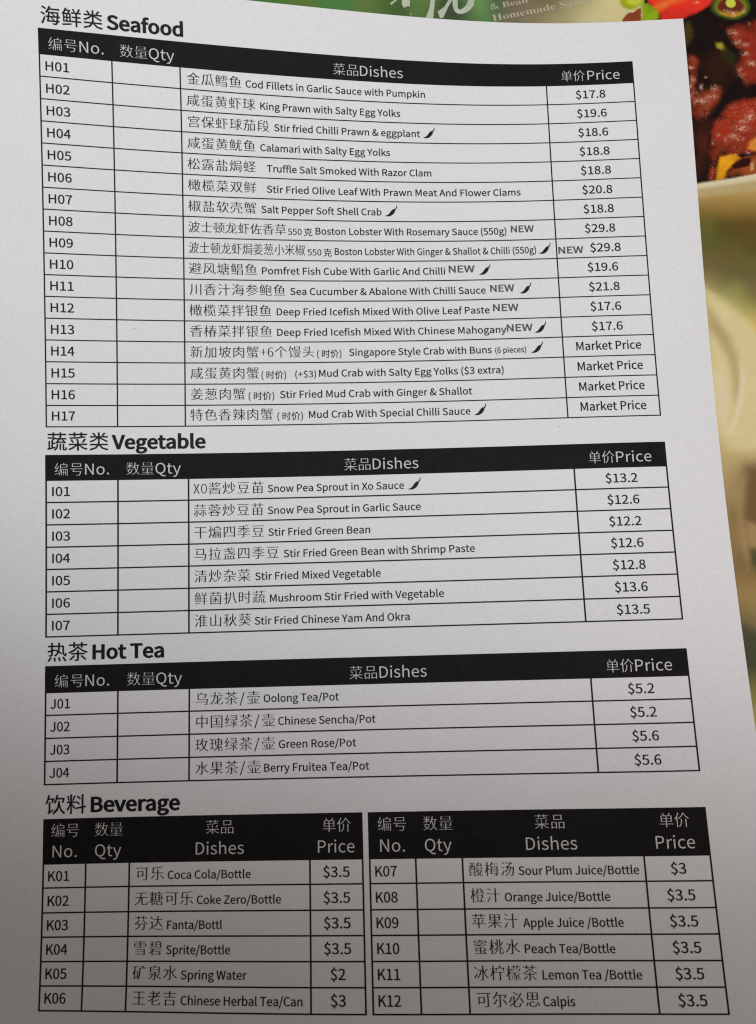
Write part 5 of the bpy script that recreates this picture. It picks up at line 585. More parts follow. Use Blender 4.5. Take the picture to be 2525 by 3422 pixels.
'0':(555,[[278,-13,399,29,478,156,506,369,478,580,399,704,278,746,156,704,78,580,50,369,78,156,156,29],[278,61,205,93,156,194,138,369,156,543,205,642,278,674,351,642,400,543,418,369,400,194,351,93]]),
'1':(555,[[88,0,490,0,490,76,343,76,343,733,273,733,230,712,180,694,121,681,121,623,252,623,252,76,88,76]]),
'2':(555,[[44,0,505,0,505,79,263,78,182,72,333,231,434,383,470,531,444,644,370,719,256,746,172,732,102,696,40,639,93,587,138,631,188,661,245,672,320,653,365,602,380,527,344,393,234,238,44,54]]),
'3':(555,[[263,-13,382,12,467,84,499,196,478,284,422,347,344,382,344,387,412,425,458,484,474,563,446,662,370,724,260,746,182,734,114,704,56,659,105,601,150,638,200,663,257,672,324,658,366,617,381,556,362,484,298,434,178,416,178,346,312,328,384,276,406,199,387,126,334,80,257,63,182,75,124,106,76,147,29,88,86,38,162,2]]),
'4':(555,[[340,0,426,0,426,202,524,202,524,275,426,275,426,733,325,733,20,262,20,202,340,202],[340,275,115,275,282,525,341,633,345,633,341,542]]),
'5':(555,[[262,-13,379,16,467,102,502,238,472,370,392,448,281,472,240,468,204,458,171,443,190,655,466,655,466,733,110,733,86,391,135,360,174,384,213,398,257,403,338,383,390,326,409,236,388,144,332,84,253,63,178,74,119,104,73,144,27,84,84,37,161,2]]),
'6':(555,[[301,-13,406,17,482,100,512,225,486,353,416,430,308,455,250,444,192,414,142,367,170,546,238,642,331,671,374,664,414,644,447,615,499,671,453,710,396,736,327,746,194,707,94,580,56,350,88,148,176,28],[144,294,194,348,245,378,293,387,367,367,410,311,425,225,408,138,364,80,301,59,222,86,168,166]]),
'7':(555,[[198,0,293,0,316,254,378,468,508,678,508,733,49,733,49,655,405,655,290,458,226,249]]),
'8':(555,[[280,-13,400,12,480,80,509,176,492,262,446,325,386,369,386,374,430,418,468,478,483,551,458,652,390,719,282,744,179,720,108,656,81,558,95,488,131,432,180,389,180,385,116,338,66,270,46,182,76,81,159,12],[330,398,248,436,188,486,164,558,179,620,220,661,281,676,348,658,390,612,405,546,396,494,371,444],[281,55,202,72,148,120,127,190,140,256,176,312,228,356,324,314,395,260,422,179,404,114,356,71]]),
'9':(555,[[235,-13,365,28,462,160,501,398,468,592,380,708,254,746,149,716,73,634,44,508,70,382,140,304,246,278,307,289,364,320,415,367,386,188,320,92,232,63,186,70,144,89,108,119,58,62,104,24,162,-3],[414,444,364,388,312,356,261,346,188,366,144,422,130,508,146,596,191,654,255,675,336,648,389,571]]),
'A':(608,[[4,0,97,0,168,224,436,224,506,0,604,0,355,733,252,733],[191,297,252,492,300,658,304,658,352,492,413,297]]),
'B':(657,[[101,0,334,0,479,24,576,96,612,215,592,301,540,360,463,390,463,395,522,430,558,485,570,554,538,658,449,716,318,733,101,733],[193,422,193,660,306,660,402,648,460,611,479,542,461,478,404,436,302,422],[193,74,193,350,321,350,430,336,498,292,521,218,497,136,429,90,321,74]]),
'C':(638,[[377,-13,464,0,539,35,602,92,551,151,502,106,446,78,381,68,260,105,181,208,153,369,182,527,263,629,384,665,442,656,492,632,534,596,584,656,533,700,466,733,383,746,216,700,101,570,58,366,100,162,213,32]]),
'D':(688,[[101,0,288,0,474,44,590,170,629,369,590,568,474,690,284,733,101,733],[193,76,193,658,276,658,420,624,506,526,534,369,506,211,420,111,276,76]]),
'E':(589,[[101,0,534,0,534,79,193,79,193,346,471,346,471,425,193,425,193,655,523,655,523,733,101,733]]),
'F':(552,[[101,0,193,0,193,329,473,329,473,407,193,407,193,655,523,655,523,733,101,733]]),
'G':(689,[[389,-13,480,-2,558,28,615,72,615,380,374,380,374,303,530,303,530,111,494,88,449,73,398,68,264,105,182,208,153,369,184,527,268,629,397,665,462,656,514,631,555,596,605,656,554,699,484,732,394,746,220,700,102,570,58,366,101,162,218,32]]),
'H':(728,[[101,0,193,0,193,346,535,346,535,0,628,0,628,733,535,733,535,426,193,426,193,733,101,733]]),
'I':(293,[[101,0,193,0,193,733,101,733]]),
'J':(535,[[237,-13,353,18,418,100,439,215,439,733,346,733,346,224,333,134,294,84,228,68,179,76,137,104,101,151,35,103,86,39,153,0]]),
'K':(646,[[101,0,193,0,193,232,319,382,539,0,642,0,377,455,607,733,502,733,195,365,193,365,193,733,101,733]]),
'L':(543,[[101,0,514,0,514,79,193,79,193,733,101,733]]),
'M':(812,[[101,0,184,0,184,406,182,476,172,622,176,622,235,455,374,74,436,74,633,622,637,622,627,476,625,406,625,0,711,0,711,733,600,733,460,341,409,188,405,188,370,290,212,733,101,733]]),
'N':(723,[[101,0,188,0,188,385,186,462,177,614,181,614,260,463,527,0,622,0,622,733,534,733,534,352,536,274,547,120,542,120,463,271,195,733,101,733]]),
'O':(742,[[371,-13,534,34,644,166,684,369,644,571,534,700,371,746,208,700,98,571,58,369,98,166,208,34],[371,68,256,106,180,210,153,369,180,527,256,629,371,665,486,629,562,527,589,369,562,210,486,106]]),
'P':(633,[[101,0,193,0,193,292,314,292,456,316,550,390,584,518,550,645,454,713,310,733,101,733],[193,367,193,658,298,658,406,646,470,602,492,518,472,432,408,383,302,367]]),
'Q':(742,[[371,64,256,102,180,207,153,369,180,527,256,629,371,665,486,629,562,527,589,369,562,207,486,102],[595,-184,637,-182,673,-176,700,-167,682,-96,661,-102,636,-106,605,-107,530,-96,469,-64,425,-9,561,54,652,183,684,369,644,571,534,700,371,746,208,700,98,571,58,369,92,180,186,50,326,-10,384,-100,474,-161]]),
'R':(635,[[193,385,193,658,316,658,414,646,474,604,494,528,474,448,414,400,316,385],[503,0,607,0,421,321,508,360,565,428,586,528,552,648,462,714,330,733,101,733,101,0,193,0,193,311,325,311]]),
'S':(596,[[304,-13,436,15,522,90,553,195,532,286,479,348,402,391,241,462,195,500,176,559,193,616,240,652,313,665,376,656,432,634,480,597,528,656,469,703,396,734,313,746,194,721,112,652,82,552,106,462,162,402,231,364,336,318,399,287,442,248,459,187,440,124,388,83,305,68,230,80,162,111,103,159,48,95,120,38,206,0]]),
'T':(599,[[253,0,346,0,346,655,568,655,568,733,31,733,31,655,253,655]]),
'V':(575,[[235,0,342,0,575,733,481,733,292,94,288,94,98,733,1,733]]),
'W':(878,[[181,0,291,0,400,442,437,609,441,609,477,442,588,0,700,0,851,733,763,733,684,334,644,96,638,96,586,334,484,733,399,733,298,334,246,96,242,96,121,733,26,733]]),
'X':(573,[[17,0,115,0,239,236,279,317,283,317,455,0,557,0,342,374,542,733,445,733,330,512,295,438,291,438,133,733,31,733,231,379]]),
'Y':(531,[[219,0,311,0,311,284,532,733,436,733,268,365,264,365,97,733,-1,733,219,284]]),
'Z':(603,[[50,0,556,0,556,79,164,79,551,678,551,733,85,733,85,655,437,655,50,56]]),
'a':(563,[[217,-13,282,-2,342,26,397,65,400,65,408,0,483,0,483,334,464,452,403,529,295,557,212,546,140,518,82,486,117,423,164,451,220,472,280,481,348,461,382,410,392,344,203,306,94,240,59,141,80,58,136,5],[243,61,194,70,160,97,147,147,170,208,247,254,392,283,392,132,342,92,293,69]]),
'b':(618,[[331,-13,448,22,534,122,567,280,542,426,469,522,351,557,290,546,233,520,180,481,184,578,184,796,92,796,92,0,165,0,173,56,177,56,226,19,280,-4],[316,64,276,69,231,87,184,120,184,406,234,446,282,472,328,480,412,455,458,385,472,279,452,164,396,90]]),
'c':(510,[[306,-13,370,-4,429,18,482,55,442,117,405,90,362,70,314,63,226,89,168,162,146,271,168,380,228,454,317,480,357,474,392,458,425,433,471,493,429,524,377,548,313,557,183,523,88,426,52,271,86,118,176,20]]),
'd':(620,[[277,-13,340,-2,395,26,442,64,445,64,453,0,528,0,528,796,436,796,436,587,441,494,394,528,346,550,288,557,172,522,86,424,53,271,81,117,158,20],[297,64,216,89,165,160,147,272,168,381,224,454,304,480,348,474,392,456,436,423,436,138,391,96,346,72]]),
'e':(554,[[312,-13,380,-6,439,14,490,42,458,103,416,80,372,65,322,60,231,84,168,149,142,250,508,250,512,302,486,437,413,526,295,557,177,522,88,424,52,271,87,118,180,21],[141,315,169,407,225,464,297,484,370,464,416,408,432,315]]),
'f':(325,[[33,469,107,469,107,0,198,0,198,469,313,469,313,543,198,543,198,629,206,688,232,724,275,736,295,734,316,730,336,721,356,792,329,801,298,807,265,809,176,787,124,726,107,630,107,543,33,538]]),
'g':(564,[[275,-250,421,-224,516,-156,550,-62,529,12,466,54,361,67,254,67,197,74,168,96,159,126,164,152,176,174,194,191,220,180,247,174,274,172,376,195,446,260,473,361,468,406,452,444,429,473,540,473,540,543,351,543,330,550,304,555,274,557,173,533,100,466,71,363,82,302,108,253,142,217,142,213,114,188,91,154,82,112,88,74,106,44,131,23,131,18,88,-17,60,-59,51,-105,80,-184,158,-233],[274,234,216,250,175,294,159,363,175,432,216,475,274,490,333,475,374,432,390,363,374,294,332,250],[288,-187,204,-176,150,-142,131,-92,136,-60,154,-30,186,0,234,-8,350,-8,410,-14,448,-36,460,-77,438,-130,380,-171]]),
'h':(607,[[92,0,184,0,184,394,234,440,280,468,332,477,390,462,424,415,435,332,435,0,526,0,526,344,508,460,454,532,360,557,292,544,232,512,180,466,184,578,184,796,92,796]]),
'i':(275,[[92,0,184,0,184,543,92,543],[138,655,170,662,191,684,199,716,191,747,170,768,138,775,106,768,86,747,78,716,86,684,106,662]]),
'k':(552,[[92,0,182,0,182,143,284,262,443,0,542,0,337,324,518,543,416,543,186,257,182,257,182,796,92,796]]),
'l':(284,[[188,-13,227,-9,241,-5,228,65,214,63,196,67,188,80,184,102,184,796,92,796,92,108,102,42,133,2]]),
'm':(926,[[92,0,184,0,184,394,232,440,278,468,320,477,377,462,410,415,421,332,421,0,512,0,512,394,561,440,606,468,649,477,706,462,739,415,750,332,750,0,841,0,841,344,823,460,769,532,677,557,613,544,554,507,497,453,467,508,418,544,347,557,285,544,228,511,178,464,176,464,167,543,92,543]]),
'n':(610,[[92,0,184,0,184,394,234,440,280,468,332,477,390,462,424,415,435,332,435,0,526,0,526,344,508,460,454,532,360,557,292,544,232,511,178,464,176,464,167,543,92,543]]),
'o':(606,[[303,-13,427,20,518,118,554,271,518,426,427,523,303,557,179,523,88,426,52,271,88,118,179,20],[303,63,220,89,166,162,146,271,166,380,220,454,303,480,386,454,441,380,461,271,441,162,386,89]]),
'p':(620,[[92,-229,184,-229,184,-45,181,50,231,16,281,-6,331,-13,448,22,534,122,567,280,542,426,469,522,351,557,289,546,230,518,176,480,167,543,92,543],[316,64,276,69,232,87,184,120,184,406,234,446,282,472,328,480,412,455,458,385,472,279,452,164,396,90]]),
'r':(388,[[92,0,184,0,184,349,226,422,272,463,320,475,356,471,373,466,390,545,372,552,354,556,332,557,274,543,222,504,178,444,176,444,167,543,92,543]]),
's':(468,[[234,-13,342,9,408,67,431,148,406,230,344,280,208,336,166,365,149,407,160,446,193,475,250,486,295,480,336,462,373,438,417,495,370,526,313,548,249,557,148,536,84,481,62,403,86,327,146,278,279,222,325,190,344,143,332,100,296,70,237,58,177,66,124,89,76,123,32,62,90,24,158,-3]]),
't':(377,[[262,-13,296,-10,330,-2,363,7,345,76,326,68,304,63,283,61,233,74,207,108,199,165,199,469,347,469,347,543,199,543,199,696,123,696,113,543,27,538,27,469,108,469,108,168,122,72,171,10]]),
'u':(607,[[251,-13,319,0,378,34,430,85,433,85,440,0,516,0,516,543,425,543,425,158,376,106,330,76,278,66,220,81,186,128,176,210,176,543,84,543,84,199,102,82,156,11]]),
'v':(521,[[209,0,316,0,508,543,418,543,298,180,265,74,260,74,227,180,108,543,13,543]]),
'w':(802,[[178,0,284,0,374,343,398,449,403,449,427,344,518,0,629,0,776,543,688,543,598,178,576,78,571,78,448,543,359,543,262,178,238,78,233,78,201,229,120,543,27,543]]),
'x':(498,[[15,0,111,0,239,224,244,224,383,0,483,0,304,274,469,543,374,543,290,394,259,333,254,333,201,424,128,543,29,543,194,283]]),
'y':(521,[[101,-234,193,-209,258,-142,304,-46,508,543,419,543,321,242,277,88,272,88,108,543,13,543,231,-1,219,-42,190,-102,150,-144,97,-159,68,-154,55,-150,37,-223,56,-229,77,-232]]),
'z':(475,[[35,0,446,0,446,74,150,74,437,494,437,543,66,543,66,469,321,469,35,49]]),
'serif  ':(499,[]),
'serif &':(1404,[[533,-19,410,-8,306,24,218,78,154,153,114,246,102,357,110,448,137,528,182,594,240,652,312,707,397,760,357,806,319,856,283,907,254,962,236,1024,230,1092,240,1179,272,1252,325,1312,396,1356,482,1382,583,1390,678,1382,759,1356,826,1313,876,1254,905,1182,915,1095,906,1018,880,950,837,890,781,836,716,784,640,736,1011,380,1042,422,1069,467,1092,517,1112,570,1130,626,1145,684,1316,684,1294,605,1268,528,1239,456,1206,389,1166,328,1120,272,1400,0,1172,0,1005,161,942,111,876,68,804,30,724,3,634,-14],[537,836,606,879,660,920,699,960,726,1001,742,1046,748,1095,743,1138,728,1176,702,1208,668,1233,626,1248,578,1252,527,1248,483,1234,446,1210,418,1178,401,1140,395,1094,399,1048,412,1006,432,966,460,926,494,882],[539,130,617,135,688,148,750,170,806,200,855,231,898,266,498,654,434,613,380,572,336,530,304,482,284,427,278,362,286,297,310,240,349,194,402,158,465,138]]),
'serif B':(1264,[[46,0,46,50,104,56,148,70,178,92,198,125,209,172,213,234,213,1053,211,1104,206,1145,198,1178,185,1203,168,1222,146,1236,118,1246,84,1250,44,1252,44,1300,629,1300,908,1267,1076,1168,1132,1001,1097,864,992,765,819,706,1028,638,1153,528,1195,376,1180,266,1135,174,1060,99,958,44,830,11,679,0],[520,720,629,726,700,746,752,778,786,827,806,896,814,986,808,1065,794,1129,769,1178,732,1212,682,1232,618,1239,580,1236,552,1228,536,1213,527,1191,522,1158,520,1116],[633,69,708,77,766,100,808,140,836,196,854,272,860,366,852,462,829,538,791,592,736,630,660,652,564,660,520,660,520,186,522,147,530,116,544,95,564,80,594,72]]),
'serif H':(1494,[[44,0,44,50,104,56,148,70,178,90,198,122,209,168,213,230,213,1082,209,1137,197,1180,178,1210,147,1231,104,1246,46,1252,46,1300,690,1300,690,1252,647,1248,611,1242,583,1234,562,1222,544,1206,533,1186,526,1158,522,1124,520,1082,520,716,976,716,976,1082,975,1124,971,1158,964,1186,953,1206,936,1222,915,1234,886,1242,850,1248,806,1252,806,1300,1448,1300,1448,1252,1389,1244,1345,1231,1316,1212,1298,1182,1287,1139,1283,1082,1283,230,1287,172,1298,127,1317,94,1346,71,1390,56,1448,50,1448,0,806,0,806,50,864,56,908,68,940,88,960,118,972,166,976,230,976,631,520,631,520,230,524,168,535,122,554,90,585,70,630,56,690,50,690,0]]),
'serif S':(1114,[[123,-30,123,450,178,450,214,324,261,220,318,142,387,86,468,54,562,42,630,49,687,69,734,102,768,146,789,197,796,255,779,334,728,401,642,456,464,544,363,601,282,660,220,721,176,788,150,864,142,948,148,1022,164,1090,192,1150,229,1202,275,1247,329,1283,390,1310,456,1326,528,1331,567,1330,610,1325,703,1308,824,1274,856,1270,884,1276,904,1297,915,1331,968,1331,968,911,920,911,900,980,872,1042,838,1099,799,1149,756,1190,708,1224,658,1250,608,1265,554,1270,494,1264,442,1246,399,1218,367,1180,348,1136,342,1086,347,1038,364,997,392,961,430,928,479,896,539,865,723,778,796,742,856,704,906,666,946,625,977,582,1000,537,1014,489,1023,436,1026,380,1020,302,1000,230,968,165,923,108,868,60,802,22,726,-6,642,-23,548,-29,484,-26,421,-16,303,20,264,31,242,34,223,33,208,28,198,20,189,8,182,-9,174,-30]]),
'serif a':(982,[[727,-29,646,-14,594,28,572,100,480,30,380,-11,272,-25,210,-18,158,0,115,32,83,74,64,124,58,180,72,260,112,329,182,388,279,442,408,494,568,543,568,688,564,738,552,777,533,806,506,828,468,840,422,844,352,837,311,816,298,782,300,772,339,708,348,684,351,660,347,628,334,600,314,576,286,559,256,548,220,544,184,548,153,560,128,580,109,606,98,638,94,675,99,718,115,758,141,795,176,828,220,856,270,878,328,896,392,906,462,909,586,901,682,876,752,834,799,775,827,697,836,600,837,149,842,113,848,104,856,100,869,98,882,100,898,107,915,119,940,78,874,19,804,-17],[432,96,450,98,472,106,497,117,522,134,546,154,568,180,568,484,440,432,363,351,338,240,348,160,380,112]]),
'serif c':(838,[[445,-29,374,-22,308,-2,248,30,192,75,146,130,108,194,78,266,62,344,56,428,62,518,82,600,114,676,158,744,211,800,274,848,343,883,418,904,498,911,584,904,656,884,714,852,758,808,784,758,792,700,788,666,778,638,760,614,737,597,708,586,675,583,611,598,573,642,560,716,564,775,555,816,528,840,484,848,393,813,338,709,320,535,328,407,352,301,392,218,444,158,508,122,583,110,650,120,714,152,775,205,814,172,708,60,586,-6]]),
'serif d':(1057,[[399,-29,335,-22,276,-3,222,30,174,74,133,127,100,190,75,260,60,338,56,420,61,514,76,600,102,678,138,746,181,803,232,848,289,882,350,902,416,909,500,897,574,860,637,800,637,1145,634,1181,623,1208,606,1228,581,1242,546,1250,502,1254,502,1300,911,1300,911,215,913,172,918,140,928,116,944,100,971,87,1009,78,1009,30,900,24,776,4,637,-29,637,111,574,34,496,-13],[489,80,518,84,548,97,576,118,602,146,622,178,637,216,637,690,628,720,612,747,589,770,560,788,530,798,497,802,443,792,402,762,372,714,352,643,340,550,336,438,340,327,351,237,370,167,398,119,438,90]]),
'serif e':(859,[[439,-29,368,-22,302,-3,242,30,188,74,143,130,106,196,78,272,61,356,56,449,62,535,78,614,108,686,146,751,193,805,248,850,310,882,377,902,449,909,551,897,638,860,710,800,764,718,796,616,808,495,808,474,334,474,362,278,440,160,570,121,642,134,710,176,771,246,814,207,710,76,585,-2],[332,548,576,548,576,614,573,687,565,746,552,791,530,822,500,842,460,848,389,818,346,730,332,581]]),
'serif m':(1582,[[52,0,52,46,85,50,110,59,128,73,140,94,148,122,150,159,150,723,148,759,141,788,130,810,114,826,88,836,54,840,54,886,418,886,418,756,496,841,582,892,677,909,790,891,870,836,915,746,996,836,1088,891,1193,909,1330,876,1412,774,1438,604,1438,159,1440,124,1446,95,1457,74,1473,59,1498,50,1530,46,1530,0,1078,0,1078,46,1110,50,1134,60,1151,75,1162,96,1168,124,1170,159,1170,620,1168,668,1162,706,1153,736,1137,758,1112,770,1078,775,1024,764,973,732,926,677,926,159,928,124,934,96,944,75,960,60,984,50,1016,46,1016,0,570,0,570,46,602,50,626,60,642,75,653,96,660,124,662,159,662,620,660,666,654,705,644,736,628,758,604,770,570,775,513,764,462,729,418,672,418,159,420,124,426,96,436,76,451,61,474,51,506,46,506,0]]),
'serif n':(1088,[[52,0,52,46,85,50,110,59,128,73,140,94,148,122,150,159,150,723,148,759,141,788,130,810,114,826,88,836,54,840,54,886,422,886,422,764,499,844,590,893,694,909,833,876,916,774,944,604,944,159,946,124,952,95,963,74,980,59,1004,50,1038,46,1038,0,578,0,578,46,591,46,636,58,662,96,672,159,672,620,670,668,664,706,654,736,638,758,613,770,580,775,522,764,470,729,422,672,422,159,424,124,430,95,440,74,456,59,481,50,514,46,514,0]]),
'serif o':(961,[[482,-29,400,-22,326,-2,258,32,198,78,148,134,108,200,78,274,60,354,54,439,60,526,78,608,108,682,148,748,198,804,258,848,326,882,400,902,480,909,560,902,633,882,700,850,760,805,810,750,850,684,881,610,900,528,906,439,900,351,881,270,850,196,810,130,760,76,701,30,634,-2,561,-22],[482,32,530,42,568,68,596,111,607,142,615,182,620,232,626,361,627,439,624,589,612,700,592,773,565,818,528,844,482,854,431,844,393,818,366,773,348,700,338,589,334,441,337,294,342,233,348,182,356,142,366,111,394,68,433,42]]),
'serif u':(1070,[[374,-29,294,-20,232,6,186,49,155,108,136,184,130,276,130,708,128,748,122,782,112,806,96,824,68,836,32,840,32,886,404,886,404,211,408,180,416,154,430,132,450,115,475,105,504,102,560,111,610,140,652,188,652,708,650,752,643,786,631,810,612,826,582,836,541,840,541,886,924,886,924,200,927,160,934,132,946,111,964,98,992,89,1028,84,1028,36,916,29,791,8,652,-29,652,115,618,74,577,38,532,10,482,-12,429,-24]]),
}


scene = bpy.context.scene
# ------------------------------------------------------------------ camera
cam = bpy.data.cameras.new('camera')
cam_o = bpy.data.objects.new('camera', cam)
scene.collection.objects.link(cam_o)
Rm = CAM[1]
cam_o.matrix_world = Matrix.Translation(Vector(CAM[0]) * CM) @ Matrix(
    [[*Rm[0], 0], [*Rm[1], 0], [*Rm[2], 0], [0, 0, 0, 1]])
cam.sensor_fit = 'VERTICAL'
cam.sensor_height = 24.0
cam.lens = CAM[2] / 3422 * 24.0
cam.clip_start = 0.005
cam.clip_end = 20
cam.dof.use_dof = True
cam.dof.focus_distance = 0.232
cam.dof.aperture_fstop = 14.0
scene.camera = cam_o

# ------------------------------------------------------------------ world and lamp
world = bpy.data.worlds.new('World')
scene.world = world
world.use_nodes = True
bg = world.node_tree.nodes['Background']
bg.inputs['Color'].default_value = (1.0, 0.925, 0.865, 1)
bg.inputs['Strength'].default_value = 0.163
lamp = bpy.data.lights.new('added_key_spot', 'SPOT')  # added key light; its soft cone edge stands in for the phone's shadow
lamp.energy = 8.4
lamp.color = (0.985, 1.0, 1.03)
lamp.spot_size = 2 * 1.009
lamp.spot_blend = 0.255
lamp.shadow_soft_size = 0.05
lamp_o = bpy.data.objects.new('added_key_spot', lamp)
scene.collection.objects.link(lamp_o)
lamp_o.location = (-0.0108, 0.1903, 0.5661)
lamp_o.rotation_euler = (Vector((0.0811, 0.4994, 0)) - Vector(lamp_o.location)).to_track_quat('-Z', 'Y').to_euler()
lamp2 = bpy.data.lights.new('added_fill_light', 'POINT')  # added warm fill from the right, with no known source
lamp2.energy = 0.78
lamp2.color = (1.0, 0.87, 0.77)
lamp2.shadow_soft_size = 0.05
lamp2_o = bpy.data.objects.new('added_fill_light', lamp2)
scene.collection.objects.link(lamp2_o)
lamp2_o.location = (0.3183, -0.095, 0.2589)
scene.view_settings.view_transform = 'Standard'
scene.view_settings.look = 'None'
scene.view_settings.exposure = 0.0
scene.view_settings.gamma = 1.0
scene.cycles.pixel_filter_type = 'BLACKMAN_HARRIS'
scene.cycles.filter_width = 1.2

# ------------------------------------------------------------------ helpers
def lin(c):
    c = np.asarray(c, float) / 255
    return np.where(c < 0.04045, c / 12.92, ((c + 0.055) / 1.055) ** 2.4)


def material(name, color, rough=0.8, spec=0.3, coat=0.0):
    m = bpy.data.materials.new(name)
    m.use_nodes = True
    b = m.node_tree.nodes['Principled BSDF']
    b.inputs['Base Color'].default_value = (*color, 1)
    b.inputs['Roughness'].default_value = rough
    b.inputs['Specular IOR Level'].default_value = spec
    b.inputs['Coat Weight'].default_value = coat
    return m


def mottle(m, scales, amount, color, bump=0.0):
    """fine grain of the surface: small albedo noise and a little relief"""
    nt = m.node_tree
    b = nt.nodes['Principled BSDF']
    tc = nt.nodes.new('ShaderNodeTexCoord')
    prev = None
    for s, a in zip(scales, amount):
        n = nt.nodes.new('ShaderNodeTexNoise')
        n.inputs['Scale'].default_value = s
        n.inputs['Detail'].default_value = 3
        nt.links.new(tc.outputs['Object'], n.inputs['Vector'])
        r = nt.nodes.new('ShaderNodeMapRange')
        r.inputs['From Min'].default_value = 0.25
        r.inputs['From Max'].default_value = 0.75
        r.inputs['To Min'].default_value = 1 - a
        r.inputs['To Max'].default_value = 1 + a
        nt.links.new(n.outputs['Fac'], r.inputs['Value'])
        if prev is None:
            prev = r.outputs['Result']
        else:
            mm = nt.nodes.new('ShaderNodeMath')
            mm.operation = 'MULTIPLY'
            nt.links.new(prev, mm.inputs[0])
            nt.links.new(r.outputs['Result'], mm.inputs[1])
            prev = mm.outputs[0]
        if bump and s == scales[0]:
            bp = nt.nodes.new('ShaderNodeBump')
            bp.inputs['Strength'].default_value = bump
            bp.inputs['Distance'].default_value = 0.0002
            nt.links.new(n.outputs['Fac'], bp.inputs['Height'])
            nt.links.new(bp.outputs['Normal'], b.inputs['Normal'])
    v = nt.nodes.new('ShaderNodeVectorMath')
    v.operation = 'SCALE'
    v.inputs[0].default_value = color
    nt.links.new(prev, v.inputs['Scale'])
    nt.links.new(v.outputs[0], b.inputs['Base Color'])


def height(u, v):
    s = (u - 10.5) / 10
    t = (v - 15) / 15
    z = 0
    for i, j, c in H:
        z = z + c * s ** i * t ** j
    return z


def on_sheet(u, v, lift=0.0):
    """a point of the curled sheet: u cm from its left edge, v cm below its top edge"""
    u = np.asarray(u, float)
    v = np.asarray(v, float)
    e = 0.01
    hu = (height(u + e, v) - height(u - e, v)) / (2 * e)
    hv = -(height(u, v + e) - height(u, v - e)) / (2 * e)
    n = np.stack([-hu, -hv, np.ones_like(hu)], -1)
    n /= np.linalg.norm(n, axis=-1, keepdims=True)
    p = np.stack([u - 10.5, 15 - v, height(u, v)], -1)
    return (p + n * lift) * CM


def link(name, verts, faces, mat, parent=None, smooth=True, label=None):
    me = bpy.data.meshes.new(name)
    me.from_pydata([tuple(p) for p in verts], [], faces)
    me.materials.append(mat)
    if smooth:
        me.polygons.foreach_set('use_smooth', [True] * len(me.polygons))
    me.update()
    o = bpy.data.objects.new(name, me)
    scene.collection.objects.link(o)
    o.parent = parent
    if label:
        o['label'] = label
    return o


def root(name, label, cat):
    o = bpy.data.objects.new(name, None)
    o.empty_display_size = 0.01
    scene.collection.objects.link(o)
    o['label'] = label
    o['category'] = cat
    return o


def grid(u0, u1, v0, v1, step=0.2):
    nu = max(1, int(math.ceil((u1 - u0) / step)))
    nv = max(1, int(math.ceil((v1 - v0) / step)))
    U, V = np.meshgrid(np.linspace(u0, u1, nu + 1), np.linspace(v0, v1, nv + 1))
    f = []
    for j in range(nv):
        for i in range(nu):
            a = j * (nu + 1) + i
            f.append((a, a + nu + 1, a + nu + 2, a + 1))
    return U.ravel(), V.ravel(), f, nu, nv


# ------------------------------------------------------------------ type
TYPE = {}
for name, (adv, rings) in TYPE_OUTLINES.items():
    TYPE[name] = (adv / 1000, [np.array(r).reshape(-1, 2) / 1000 for r in rings])


def area(p):
    q = np.roll(p, -1, 0)
    return 0.5 * float(np.sum(p[:, 0] * q[:, 1] - q[:, 0] * p[:, 1]))


def inside(pt, poly):
    x, y = pt
    px, py = poly[:, 0], poly[:, 1]
    qx, qy = np.roll(px, -1), np.roll(py, -1)
    c = (py > y) != (qy > y)
    with np.errstate(divide='ignore', invalid='ignore'):
        xi = (qx - px) * (y - py) / (qy - py) + px
    return int(np.sum(c & (x < xi))) % 2 == 1


def weight(loops, wx, wy):
    """thin (negative) or embolden the strokes, separately across x and y"""
    res = []
    for p in loops:
        depth = sum(inside(p[0], q) for q in loops if q is not p)
        ccw = area(p) > 0
        if ccw != (depth % 2 == 0):
            p = p[::-1]
        d0 = p - np.roll(p, 1, 0)
        d1 = np.roll(p, -1, 0) - p
        n0 = np.stack([d0[:, 1], -d0[:, 0]], 1) / np.linalg.norm(d0, axis=1, keepdims=True)
        n1 = np.stack([d1[:, 1], -d1[:, 0]], 1) / np.linalg.norm(d1, axis=1, keepdims=True)
        s = n0 + n1
        k = np.clip((s * s).sum(1) / 2, 0.5, 2)
        m = s / k[:, None]
        res.append(p + m * np.array([wx, wy]))
    return res


def fill(loops):
    """triangulate outlines with their holes"""
    co, edges = [], []
    for p in loops:
        n0, n = len(co), len(p)
        co += [Vector((float(a), float(b))) for a, b in p]
        edges += [(n0 + k, n0 + (k + 1) % n) for k in range(n)]
    v, _, f, _, _, _ = delaunay_2d_cdt(co, edges, [], 0, 1e-7, False)
    va = np.array([(q[0], q[1]) for q in v])
    f = np.array([t[:3] for t in f])
    c = va[f].mean(1)
    wn = np.zeros(len(c), int)          # winding number of each triangle's centre
    for p in loops:
        px, py = p[:, 0], p[:, 1]
        qx, qy = np.roll(px, -1), np.roll(py, -1)
        cr = (qx - px) * (c[:, 1:2] - py) - (c[:, 0:1] - px) * (qy - py)
        up = (py <= c[:, 1:2]) & (qy > c[:, 1:2]) & (cr > 0)
        dn = (py > c[:, 1:2]) & (qy <= c[:, 1:2]) & (cr < 0)
        wn += up.sum(1) - dn.sum(1)
    f = f[wn > 0]
    F = []
    for t in f:
        a, b, c = (v[k] for k in t[:3])
        ar = (b[0] - a[0]) * (c[1] - a[1]) - (b[1] - a[1]) * (c[0] - a[0])
        F.append(tuple(t if ar > 0 else t[::-1]))
    return [(q[0], q[1]) for q in v], F


